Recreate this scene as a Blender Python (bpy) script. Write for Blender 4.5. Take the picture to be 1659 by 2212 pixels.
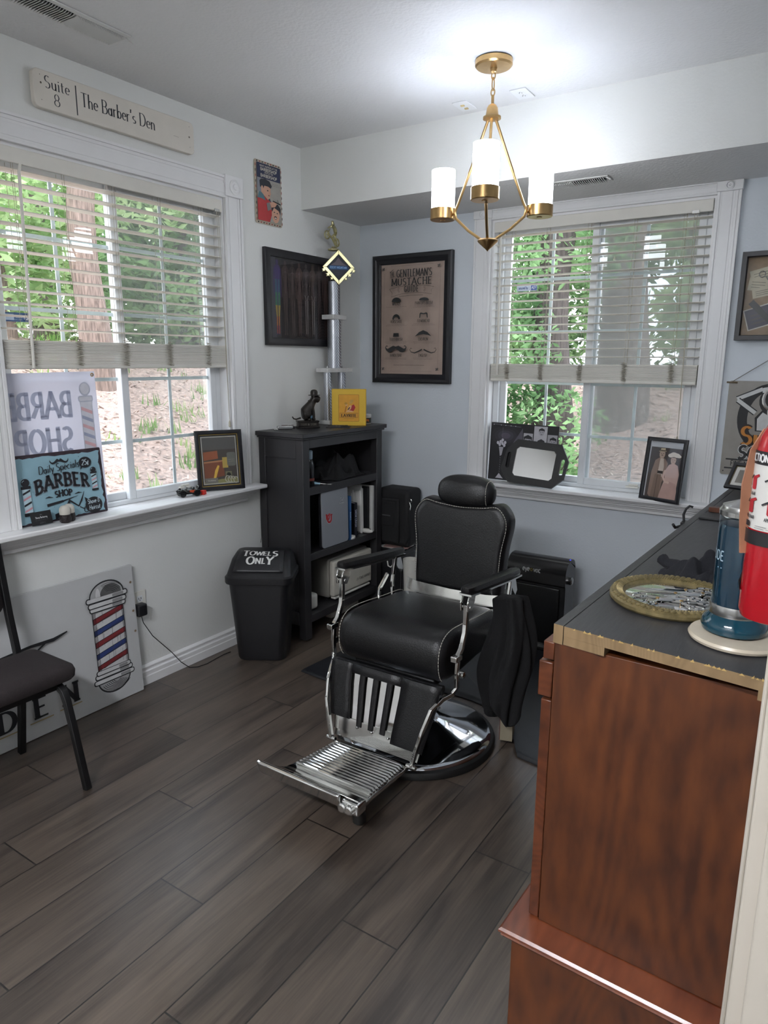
import bpy, bmesh, math, random
from mathutils import Vector, Matrix
R = random.Random(7)
PI = math.pi
SC = bpy.context.scene
COL = SC.collection
for o in list(bpy.data.objects): bpy.data.objects.remove(o)

# ---------------------------------------------------------------- camera, sky, exposure
cam = bpy.data.cameras.new('camera'); cam.sensor_fit = 'HORIZONTAL'; cam.sensor_width = 36.0
cam.lens = 36.0 * 1509.3 / 1659.0; cam.clip_start = 0.02
CAM = bpy.data.objects.new('camera', cam); COL.objects.link(CAM)
_f = Vector((-0.53979364, 0.81477101, -0.21159168)); _r = Vector((0.83296, 0.55330462, 0.00562428)); _u = Vector((-0.12165715, 0.17321145, 0.97734197))
CAM.matrix_world = Matrix(((_r.x, _u.x, -_f.x, 2.7632), (_r.y, _u.y, -_f.y, -3.8748), (_r.z, _u.z, -_f.z, 1.5759), (0, 0, 0, 1)))
SC.camera = CAM
SKY_STRENGTH = 4.4
LAMP_STRENGTH = 16.0
FILL_STRENGTH = 90.0  # strength of the unseen ceiling panel added as wall fill
world = bpy.data.worlds.new('world'); SC.world = world; world.use_nodes = True
wn = world.node_tree.nodes; wl = world.node_tree.links
bg = wn['Background']; bg.inputs[1].default_value = SKY_STRENGTH
_tc = wn.new('ShaderNodeTexCoord'); _no = wn.new('ShaderNodeTexNoise'); _no.inputs['Scale'].default_value = 2.5; _no.inputs['Detail'].default_value = 4
_ra = wn.new('ShaderNodeValToRGB'); _ra.color_ramp.elements[0].position = .35; _ra.color_ramp.elements[0].color = (.62, .76, 1, 1)
_ra.color_ramp.elements[1].position = .6; _ra.color_ramp.elements[1].color = (1, 1, 1, 1)
wl.new(_tc.outputs['Generated'], _no.inputs['Vector']); wl.new(_no.outputs['Fac'], _ra.inputs[0]); wl.new(_ra.outputs[0], bg.inputs[0])
SC.view_settings.view_transform = 'Standard'; SC.view_settings.look = 'None'
SC.view_settings.gamma = 1.0; SC.view_settings.use_curve_mapping = False
SC.view_settings.exposure = 0.35
try:
    SC.cycles.max_bounces = 8; SC.cycles.diffuse_bounces = 5; SC.cycles.transparent_max_bounces = 24
    SC.cycles.sample_clamp_indirect = 6.0; SC.cycles.use_denoising = True
    SC.cycles.caustics_reflective = False; SC.cycles.caustics_refractive = False
except Exception: pass

def portal(loc, rot, sx, sy):
    l = bpy.data.lights.new('window_daylight', 'AREA'); l.shape = 'RECTANGLE'; l.size = sx; l.size_y = sy
    l.cycles.is_portal = True
    o = bpy.data.objects.new('window_daylight', l); COL.objects.link(o); o.location = loc; o.rotation_euler = rot
portal((-.16, -1.79, 1.63), (0, -PI/2, 0), 1.5, 1.25)
portal((1.517, .16, 1.63), (-PI/2, 0, 0), 1.25, 1.5)

# ---------------------------------------------------------------- materials
def lin(h):
    if not isinstance(h, str): return tuple(h)[:3]
    h = h.lstrip('#'); v = [int(h[i:i+2], 16)/255 for i in (0, 2, 4)]
    return tuple(c/12.92 if c <= .04045 else ((c+.055)/1.055)**2.4 for c in v)
_M = {}
def mat(name, col, rough=.5, metal=0., var=.08, scale=12., bump=0., bscale=60., stretch=(1, 1, 1), emit=0., coat=0., spec=.5, alpha=None):
    """procedural principled material: noise mottled base colour and optional noise bump"""
    if name in _M: return _M[name]
    m = bpy.data.materials.new(name); m.use_nodes = True
    n = m.node_tree.nodes; l = m.node_tree.links; b = n['Principled BSDF']; c = lin(col)
    tc = n.new('ShaderNodeTexCoord'); mp = n.new('ShaderNodeMapping'); mp.inputs['Scale'].default_value = stretch
    l.new(tc.outputs['Object'], mp.inputs[0])
    no = n.new('ShaderNodeTexNoise'); no.inputs['Scale'].default_value = scale; no.inputs['Detail'].default_value = 3
    l.new(mp.outputs[0], no.inputs['Vector'])
    ra = n.new('ShaderNodeValToRGB')
    ra.color_ramp.elements[0].position = .3; ra.color_ramp.elements[0].color = tuple(max(0, x*(1-var)) for x in c)+(1,)
    ra.color_ramp.elements[1].position = .7; ra.color_ramp.elements[1].color = tuple(min(1, x*(1+var)) for x in c)+(1,)
    l.new(no.outputs['Fac'], ra.inputs[0]); l.new(ra.outputs[0], b.inputs['Base Color'])
    b.inputs['Roughness'].default_value = rough; b.inputs['Metallic'].default_value = metal
    b.inputs['Specular IOR Level'].default_value = spec
    if coat: b.inputs['Coat Weight'].default_value = coat; b.inputs['Coat Roughness'].default_value = .08
    if emit: l.new(ra.outputs[0], b.inputs['Emission Color']); b.inputs['Emission Strength'].default_value = emit
    if bump:
        n2 = n.new('ShaderNodeTexNoise'); n2.inputs['Scale'].default_value = bscale; n2.inputs['Detail'].default_value = 3
        l.new(mp.outputs[0], n2.inputs['Vector'])
        bp = n.new('ShaderNodeBump'); bp.inputs['Strength'].default_value = bump; bp.inputs['Distance'].default_value = .01
        l.new(n2.outputs['Fac'], bp.inputs['Height']); l.new(bp.outputs[0], b.inputs['Normal'])
    _M[name] = m; return m
def ink(h, rough=.6):
    return mat('print_%s_%d' % (h.lstrip('#'), int(rough*100)), h, rough, var=.06, scale=30)
def glassy(name, tint=(1, 1, 1), gloss=.08, rough=.0):
    if name in _M: return _M[name]
    m = bpy.data.materials.new(name); m.use_nodes = True; n = m.node_tree.nodes; l = m.node_tree.links; n.clear()
    out = n.new('ShaderNodeOutputMaterial'); t = n.new('ShaderNodeBsdfTransparent'); g = n.new('ShaderNodeBsdfGlossy'); mx = n.new('ShaderNodeMixShader')
    fr = n.new('ShaderNodeLayerWeight'); fr.inputs[0].default_value = .5
    pw = n.new('ShaderNodeMath'); pw.operation = 'POWER'; pw.inputs[1].default_value = 5; l.new(fr.outputs['Facing'], pw.inputs[0])
    ml = n.new('ShaderNodeMath'); ml.operation = 'MULTIPLY_ADD'; ml.inputs[1].default_value = .5; ml.inputs[2].default_value = gloss*.5; l.new(pw.outputs[0], ml.inputs[0])
    t.inputs[0].default_value = tuple(tint)+(1,); g.inputs['Roughness'].default_value = rough
    l.new(ml.outputs[0], mx.inputs[0]); l.new(t.outputs[0], mx.inputs[1]); l.new(g.outputs[0], mx.inputs[2]); l.new(mx.outputs[0], out.inputs[0])
    _M[name] = m; return m
def veil(name, col, cover, trans=0.):
    """fine mesh or thin cloth: part see-through, part diffuse (optionally translucent)"""
    if name in _M: return _M[name]
    m = bpy.data.materials.new(name); m.use_nodes = True; n = m.node_tree.nodes; l = m.node_tree.links; n.clear()
    out = n.new('ShaderNodeOutputMaterial'); t = n.new('ShaderNodeBsdfTransparent'); d = n.new('ShaderNodeBsdfDiffuse'); mx = n.new('ShaderNodeMixShader')
    d.inputs[0].default_value = lin(col)+(1,); mx.inputs[0].default_value = cover
    s = d
    if trans:
        tr = n.new('ShaderNodeBsdfTranslucent'); tr.inputs[0].default_value = lin(col)+(1,); m2 = n.new('ShaderNodeMixShader'); m2.inputs[0].default_value = trans
        l.new(d.outputs[0], m2.inputs[1]); l.new(tr.outputs[0], m2.inputs[2]); s = m2
    l.new(t.outputs[0], mx.inputs[1]); l.new(s.outputs[0], mx.inputs[2]); l.new(mx.outputs[0], out.inputs[0])
    _M[name] = m; return m
def wood(name, c1, c2, axis='z', rough=.4, scale=3.0, coat=0.):
    if name in _M: return _M[name]
    m = bpy.data.materials.new(name); m.use_nodes = True; n = m.node_tree.nodes; l = m.node_tree.links; b = n['Principled BSDF']
    tc = n.new('ShaderNodeTexCoord'); mp = n.new('ShaderNodeMapping')
    s = {'z': (1, 1, .3), 'y': (1, .25, 1), 'x': (.25, 1, 1)}[axis]; mp.inputs['Scale'].default_value = s
    l.new(tc.outputs['Object'], mp.inputs[0])
    a = n.new('ShaderNodeTexNoise'); a.inputs['Scale'].default_value = scale*.9; a.inputs['Detail'].default_value = .4; a.inputs['Distortion'].default_value = .5
    l.new(mp.outputs[0], a.inputs['Vector'])
    k = n.new('ShaderNodeMath'); k.operation = 'MULTIPLY'; k.inputs[1].default_value = 190; l.new(a.outputs['Fac'], k.inputs[0])
    si = n.new('ShaderNodeMath'); si.operation = 'SINE'; l.new(k.outputs[0], si.inputs[0])
    f = n.new('ShaderNodeTexNoise'); f.inputs['Scale'].default_value = 25; f.inputs['Detail'].default_value = 4; l.new(mp.outputs[0], f.inputs['Vector'])
    bl = n.new('ShaderNodeTexNoise'); bl.inputs['Scale'].default_value = scale*.6; l.new(mp.outputs[0], bl.inputs['Vector'])
    m1 = n.new('ShaderNodeMath'); m1.operation = 'MULTIPLY_ADD'; m1.inputs[1].default_value = .075; l.new(si.outputs[0], m1.inputs[0]); l.new(f.outputs['Fac'], m1.inputs[2])
    m2 = n.new('ShaderNodeMath'); m2.operation = 'ADD'; l.new(m1.outputs[0], m2.inputs[0]); l.new(bl.outputs['Fac'], m2.inputs[1])
    ra = n.new('ShaderNodeValToRGB'); ra.color_ramp.elements[0].position = .35; ra.color_ramp.elements[1].position = .68
    hf = n.new('ShaderNodeMath'); hf.operation = 'MULTIPLY'; hf.inputs[1].default_value = .5; l.new(m2.outputs[0], hf.inputs[0]); l.new(hf.outputs[0], ra.inputs[0])
    ra.color_ramp.elements[0].color = lin(c1)+(1,); ra.color_ramp.elements[1].color = lin(c2)+(1,)
    l.new(ra.outputs[0], b.inputs['Base Color']); b.inputs['Roughness'].default_value = rough
    if coat: b.inputs['Coat Weight'].default_value = coat; b.inputs['Coat Roughness'].default_value = .15
    _M[name] = m; return m
def leafmat(name, c1, c2):
    if name in _M: return _M[name]
    m = bpy.data.materials.new(name); m.use_nodes = True; n = m.node_tree.nodes; l = m.node_tree.links; n.clear()
    out = n.new('ShaderNodeOutputMaterial'); d = n.new('ShaderNodeBsdfDiffuse'); t = n.new('ShaderNodeBsdfTranslucent'); mx = n.new('ShaderNodeMixShader'); mx.inputs[0].default_value = .45
    tc = n.new('ShaderNodeTexCoord'); no = n.new('ShaderNodeTexNoise'); no.inputs['Scale'].default_value = 1.7; no.inputs['Detail'].default_value = 6; l.new(tc.outputs['Object'], no.inputs['Vector'])
    ra = n.new('ShaderNodeValToRGB'); ra.color_ramp.elements[0].position = .38; ra.color_ramp.elements[1].position = .62
    ra.color_ramp.elements[0].color = lin(c1)+(1,); ra.color_ramp.elements[1].color = lin(c2)+(1,)
    l.new(no.outputs['Fac'], ra.inputs[0])
    for s in (d, t): l.new(ra.outputs[0], s.inputs[0])
    l.new(d.outputs[0], mx.inputs[1]); l.new(t.outputs[0], mx.inputs[2]); l.new(mx.outputs[0], out.inputs[0])
    _M[name] = m; return m
def floormat():
    m = bpy.data.materials.new('grey_oak_planks'); m.use_nodes = True; n = m.node_tree.nodes; l = m.node_tree.links; b = n['Principled BSDF']
    def mth(op, a, b_=None, c=None):
        k = n.new('ShaderNodeMath'); k.operation = op
        for i, v in enumerate((a, b_, c)):
            if v is None: continue
            if isinstance(v, (int, float)): k.inputs[i].default_value = v
            else: l.new(v, k.inputs[i])
        return k.outputs[0]
    tc = n.new('ShaderNodeTexCoord'); sp = n.new('ShaderNodeSeparateXYZ'); l.new(tc.outputs['Object'], sp.inputs[0])
    PW, PL = .1885, 1.25
    xr = mth('DIVIDE', mth('SUBTRACT', sp.outputs[0], 1.153), PW); row = mth('FLOOR', xr); fx = mth('SUBTRACT', xr, row)
    off = mth('MULTIPLY', mth('FRACT', mth('ADD', mth('MULTIPLY', row, .618), 10.0)), PL)
    yr = mth('DIVIDE', mth('ADD', mth('ADD', sp.outputs[1], 2.687), off), PL); cl = mth('FLOOR', yr); fy = mth('SUBTRACT', yr, cl)
    ex = mth('MINIMUM', fx, mth('SUBTRACT', 1.0, fx)); ey = mth('MINIMUM', fy, mth('SUBTRACT', 1.0, fy))
    gap = mth('MAXIMUM', mth('LESS_THAN', ex, .011), mth('LESS_THAN', ey, .0019))
    cx = n.new('ShaderNodeCombineXYZ'); l.new(row, cx.inputs[0]); l.new(cl, cx.inputs[1])
    wnz = n.new('ShaderNodeTexWhiteNoise'); l.new(cx.outputs[0], wnz.inputs['Vector'])
    mp = n.new('ShaderNodeMapping'); mp.inputs['Scale'].default_value = (14, 1.3, 1); l.new(tc.outputs['Object'], mp.inputs[0])
    ad = n.new('ShaderNodeVectorMath'); ad.operation = 'ADD'; l.new(mp.outputs[0], ad.inputs[0])
    sc2 = n.new('ShaderNodeVectorMath'); sc2.operation = 'SCALE'; sc2.inputs['Scale'].default_value = 17; l.new(wnz.outputs['Color'], sc2.inputs[0]); l.new(sc2.outputs[0], ad.inputs[1])
    g1 = n.new('ShaderNodeTexNoise'); g1.inputs['Scale'].default_value = 1.1; g1.inputs['Detail'].default_value = 5; g1.inputs['Distortion'].default_value = .8; l.new(ad.outputs[0], g1.inputs['Vector'])
    mp2 = n.new('ShaderNodeMapping'); mp2.inputs['Scale'].default_value = (160, 5, 1); l.new(tc.outputs['Object'], mp2.inputs[0])
    g2 = n.new('ShaderNodeTexNoise'); g2.inputs['Scale'].default_value = 1.0; g2.inputs['Detail'].default_value = 3; l.new(mp2.outputs[0], g2.inputs['Vector'])
    s = mth('ADD', mth('ADD', mth('MULTIPLY', g1.outputs['Fac'], .75), mth('MULTIPLY', g2.outputs['Fac'], .35)), mth('MULTIPLY', wnz.outputs['Value'], .22))
    ra = n.new('ShaderNodeValToRGB'); ra.color_ramp.elements[0].position = .45; ra.color_ramp.elements[1].position = .92
    ra.color_ramp.elements[0].color = lin('#2c241f')+(1,); ra.color_ramp.elements[1].color = lin('#64584d')+(1,)
    l.new(s, ra.inputs[0])
    mx = n.new('ShaderNodeMix'); mx.data_type = 'RGBA'; l.new(gap, mx.inputs[0]); l.new(ra.outputs[0], mx.inputs[6]); mx.inputs[7].default_value = lin('#120f0d')+(1,)
    l.new(mx.outputs[2], b.inputs['Base Color'])
    b.inputs['Roughness'].default_value = .38; b.inputs['Specular IOR Level'].default_value = .8; b.inputs['Coat Weight'].default_value = .2; b.inputs['Coat Roughness'].default_value = .28
    bp = n.new('ShaderNodeBump'); bp.inputs['Strength'].default_value = .25; bp.inputs['Distance'].default_value = .002
    l.new(mth('SUBTRACT', mth('MULTIPLY', g2.outputs['Fac'], .4), gap), bp.inputs['Height']); l.new(bp.outputs[0], b.inputs['Normal'])
    return m

WALLW = mat('off_white_wall_paint', '#dfe0dd', .6, var=.02, scale=2, bump=.1, bscale=90)
WALLB = mat('pale_blue_grey_wall_paint', '#d3d9df', .6, var=.02, scale=2, bump=.1, bscale=90)
CEILM = mat('textured_white_ceiling_paint', '#dcdcdc', .65, var=.02, scale=2, bump=.3, bscale=70)
TRIM = mat('glossy_white_trim_paint', '#e6e6e6', .3, var=.01)
VINYL = mat('white_vinyl', '#dfe2e4', .4, var=.02)
SLAT = mat('cream_white_blind_slat', '#dcd9d0', .45, var=.03)
BLK = mat('satin_black_paint', '#1b1a1c', .35, var=.15)
BLKP = mat('black_plastic', '#17171a', .4, var=.1, bump=.1, bscale=400)
BLKF = mat('black_frame_paint', '#16161b', .4, var=.3, scale=20)
CHROME = mat('polished_chrome', '#d8d8d6', .06, 1., var=.03)
STEEL = mat('brushed_steel', '#b8b8b6', .25, 1., var=.05)
BRASS = mat('brushed_brass', '#b89868', .3, 1., var=.06, scale=40)
LEATHER = mat('black_leather', '#0f0f11', .36, var=.2, scale=8, bump=.18, bscale=220)
STITCH = mat('white_thread', '#b9b4aa', .7)
CLOTH = mat('black_cloth', '#0b0b0d', .85, var=.2, bump=.2, bscale=300)
PANE = glassy('window_glass', (.96, .98, .98), .05)
PGLASS = glassy('picture_glass', (.98, .98, .98), .055)
PGLASS2 = glassy('matte_picture_glass', (.98, .98, .98), .012)
MIRROR = mat('mirror_silver', '#e8e8e8', .01, 1., var=.0)
CHERRY = wood('cherry_veneer', '#391b0b', '#683819', 'z', .45, 3.2)
CHERRYX = wood('cherry_edge', '#42200f', '#6c3a22', 'y', .35, 3.)
PAPER = mat('white_paper', '#e4e3df', .7, var=.03)
WHITEP = mat('white_plastic', '#dcdad2', .4, var=.03)
DKWOOD = mat('black_brown_furniture_paint', '#262527', .42, var=.1, scale=20, stretch=(1, 1, .2))

# ---------------------------------------------------------------- object helpers
def put(o, label=None, cat=None, group=None, kind=None):
    if label: o['label'] = label
    if cat: o['category'] = cat
    if group: o['group'] = group
    if kind: o['kind'] = kind
    return o
def thing(name, label, cat, loc=(0, 0, 0), rz=0., group=None):
    o = bpy.data.objects.new(name, None); COL.objects.link(o); o.location = loc; o.rotation_euler = (0, 0, rz); o.empty_display_size = .05
    return put(o, label, cat, group)
def wloc(o):
    v = Vector((0, 0, 0))
    while o is not None: v += o.location; o = o.parent
    return v
class MB:
    """collects geometry; build() links it as ONE mesh object"""
    def __init__(s): s.v = []; s.f = []; s.m = []; s.mi = 0
    def add(s, vs, fs, M=None):
        b = len(s.v)
        for p in vs: s.v.append(tuple(M @ Vector(p)) if M is not None else tuple(p))
        for q in fs: s.f.append(tuple(b+i for i in q)); s.m.append(s.mi)
        return s
    def box(s, x0, x1, y0, y1, z0, z1, M=None):
        vs = [(x, y, z) for z in (z0, z1) for y in (y0, y1) for x in (x0, x1)]
        return s.add(vs, [(0, 2, 3, 1), (4, 5, 7, 6), (0, 1, 5, 4), (2, 6, 7, 3), (0, 4, 6, 2), (1, 3, 7, 5)], M)
    def prism(s, poly, d, M=None):
        """poly: 3D points, extruded by vector d"""
        n = len(poly); d = Vector(d); a = [Vector(p) for p in poly]
        return s.add(a+[p+d for p in a], [tuple(range(n))[::-1], tuple(range(n, 2*n))]+[(i, (i+1) % n, n+(i+1) % n, n+i) for i in range(n)], M)
    def tube(s, pts, r, n=10, cap=True, flat=None):
        """sweep; r number or list; flat=(a,b) rectangular-ish scale of section"""
        P = [Vector(p) for p in pts]; k = len(P); vs = []; fs = []
        t0 = (P[1]-P[0]).normalized(); up = Vector((0, 0, 1)) if abs(t0.z) < .95 else Vector((1, 0, 0))
        x = t0.cross(up).normalized(); y = x.cross(t0).normalized()
        for i in range(k):
            t = (P[min(i+1, k-1)]-P[max(i-1, 0)]).normalized()
            x = (x-t*x.dot(t)).normalized(); y = t.cross(x)
            rr = r[i] if isinstance(r, (list, tuple)) else r
            for j in range(n):
                a = 2*PI*j/n; vs.append(P[i]+x*(rr*math.cos(a))+y*(rr*math.sin(a)))
        for i in range(k-1):
            for j in range(n): fs.append((i*n+j, i*n+(j+1) % n, (i+1)*n+(j+1) % n, (i+1)*n+j))
        if cap: fs += [tuple(range(n))[::-1], tuple(range((k-1)*n, k*n))]
        return s.add(vs, fs)
    def strip(s, pts, side, w, t):
        """flat bar along pts: width w along side vector, thickness t"""
        P = [Vector(p) for p in pts]; sd = Vector(side).normalized(); k = len(P); vs = []; fs = []
        for i in range(k):
            tg = (P[min(i+1, k-1)]-P[max(i-1, 0)]).normalized(); nn = tg.cross(sd).normalized()
            ww = w[i] if isinstance(w, (list, tuple)) else w
            for a, b in ((-1, -1), (1, -1), (1, 1), (-1, 1)): vs.append(P[i]+sd*(a*ww/2)+nn*(b*t/2))
        for i in range(k-1):
            for j in range(4): fs.append((i*4+j, i*4+(j+1) % 4, (i+1)*4+(j+1) % 4, (i+1)*4+j))
        fs += [(3, 2, 1, 0), tuple(range((k-1)*4, k*4))]
        return s.add(vs, fs)
    def lathe(s, prof, c=(0, 0, 0), n=32, M=None, sx=1., sy=1.):
        c = Vector(c); vs = []; fs = []; k = len(prof)
        for r, z in prof:
            for j in range(n): vs.append((c.x+sx*r*math.cos(2*PI*j/n), c.y+sy*r*math.sin(2*PI*j/n), c.z+z))
        for i in range(k-1):
            for j in range(n): fs.append((i*n+j, i*n+(j+1) % n, (i+1)*n+(j+1) % n, (i+1)*n+j))
        fs += [tuple(range(n))[::-1], tuple(range((k-1)*n, k*n))]
        return s.add(vs, fs, M)
    def ball(s, c, rx, ry=None, rz=None, n=20, m=12, e=1., M=None):
        """superellipsoid, e<1 boxier"""
        ry = ry or rx; rz = rz or rx; vs = []; fs = []; pw = lambda v: math.copysign(abs(v)**e, v)
        for i in range(m+1):
            ph = -PI/2+PI*i/m
            for j in range(n):
                th = 2*PI*j/n
                vs.append((c[0]+rx*pw(math.cos(ph))*pw(math.cos(th)), c[1]+ry*pw(math.cos(ph))*pw(math.sin(th)), c[2]+rz*pw(math.sin(ph))))
        for i in range(m):
            for j in range(n): fs.append((i*n+j, i*n+(j+1) % n, (i+1)*n+(j+1) % n, (i+1)*n+j))
        return s.add(vs, fs, M)
    def loft(s, poly, W, e, f, n=6):
        """pillow: 2D profile swept from -W..W, its last e rounded; f(a,b,w)->xyz"""
        ca = sum(p[0] for p in poly)/len(poly); cb = sum(p[1] for p in poly)/len(poly)
        ra = max(abs(p[0]-ca) for p in poly); rb = max(abs(p[1]-cb) for p in poly); st = []
        for i in range(n+1):
            q = math.sin(PI/2*i/n)*.999; st.append((W-e+e*q, e*(1-math.sqrt(max(0, 1-q*q)))))
        st = [(-w, o) for w, o in st[::-1]]+st; vs = []; fs = []; k = len(poly)
        for w, o in st:
            for a, b in poly: vs.append(f(ca+(a-ca)*(1-min(o, ra*.9)/ra), cb+(b-cb)*(1-min(o, rb*.9)/rb), w))
        for i in range(len(st)-1):
            for j in range(k): fs.append((i*k+j, i*k+(j+1) % k, (i+1)*k+(j+1) % k, (i+1)*k+j))
        fs += [tuple(range(k))[::-1], tuple(range((len(st)-1)*k, len(st)*k))]
        return s.add(vs, fs)
    def grid(s, nu, nv, f):
        vs = [f(i/nu, j/nv) for j in range(nv+1) for i in range(nu+1)]
        return s.add(vs, [(j*(nu+1)+i, j*(nu+1)+i+1, (j+1)*(nu+1)+i+1, (j+1)*(nu+1)+i) for j in range(nv) for i in range(nu)])
    def build(s, name, mats, parent=None, bevel=0., smooth=True, world=True, sub=0, solid=0., seg=2, fix=True):
        me = bpy.data.meshes.new(name)
        off = wloc(parent) if (parent is not None and world) else Vector((0, 0, 0))
        me.from_pydata([(v[0]-off.x, v[1]-off.y, v[2]-off.z) for v in s.v], [], s.f)
        for m in (mats if isinstance(mats, (list, tuple)) else [mats]): me.materials.append(m)
        me.polygons.foreach_set('material_index', s.m)
        if fix:
            bm = bmesh.new(); bm.from_mesh(me); bmesh.ops.recalc_face_normals(bm, faces=bm.faces); bm.to_mesh(me); bm.free()
        if smooth:
            me.polygons.foreach_set('use_smooth', [True]*len(me.polygons)); me.set_sharp_from_angle(angle=math.radians(38))
        me.update()
        o = bpy.data.objects.new(name, me); COL.objects.link(o)
        if parent is not None: o.parent = parent
        if solid: md = o.modifiers.new('solid', 'SOLIDIFY'); md.thickness = solid; md.offset = 0
        if bevel: md = o.modifiers.new('bevel', 'BEVEL'); md.width = bevel; md.segments = seg; md.limit_method = 'ANGLE'
        if sub: md = o.modifiers.new('sub', 'SUBSURF'); md.levels = sub; md.render_levels = sub
        return o
def frame(o, n, tilt=0., roll=0.):
    """right/up/normal axes of an upright panel at o facing horizontal n, leaning back by tilt"""
    n = Vector((n[0], n[1], 0)).normalized(); up = Vector((0, 0, 1)); r = up.cross(n)
    n2 = n*math.cos(tilt)+up*math.sin(tilt); u2 = up*math.cos(tilt)-n*math.sin(tilt)
    r3 = r*math.cos(roll)+u2*math.sin(roll); u3 = u2*math.cos(roll)-r*math.sin(roll); o = Vector(o)
    return Matrix(((r3.x, u3.x, n2.x, o.x), (r3.y, u3.y, n2.y, o.y), (r3.z, u3.z, n2.z, o.z), (0, 0, 0, 1)))
def skin(name, pts, edges, mt, parent, sub=2):
    """pts: (x,y,z,r) world coordinates; one continuous skinned surface"""
    off = wloc(parent) if parent is not None else Vector((0, 0, 0))
    me = bpy.data.meshes.new(name); me.from_pydata([(p[0]-off.x, p[1]-off.y, p[2]-off.z) for p in pts], edges, []); me.materials.append(mt)
    o = bpy.data.objects.new(name, me); COL.objects.link(o); o.parent = parent
    md = o.modifiers.new('skin', 'SKIN'); md.use_smooth_shade = True
    for i, p in enumerate(pts): me.skin_vertices[0].data[i].radius = (p[3], p[3])
    me.skin_vertices[0].data[0].use_root = True
    md = o.modifiers.new('sub', 'SUBSURF'); md.levels = sub; md.render_levels = sub
    return o
def copy_tree(o, parent=None):
    c = o.copy(); COL.objects.link(c); c.parent = parent
    for ch in list(o.children): copy_tree(ch, c)
    return c

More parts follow.
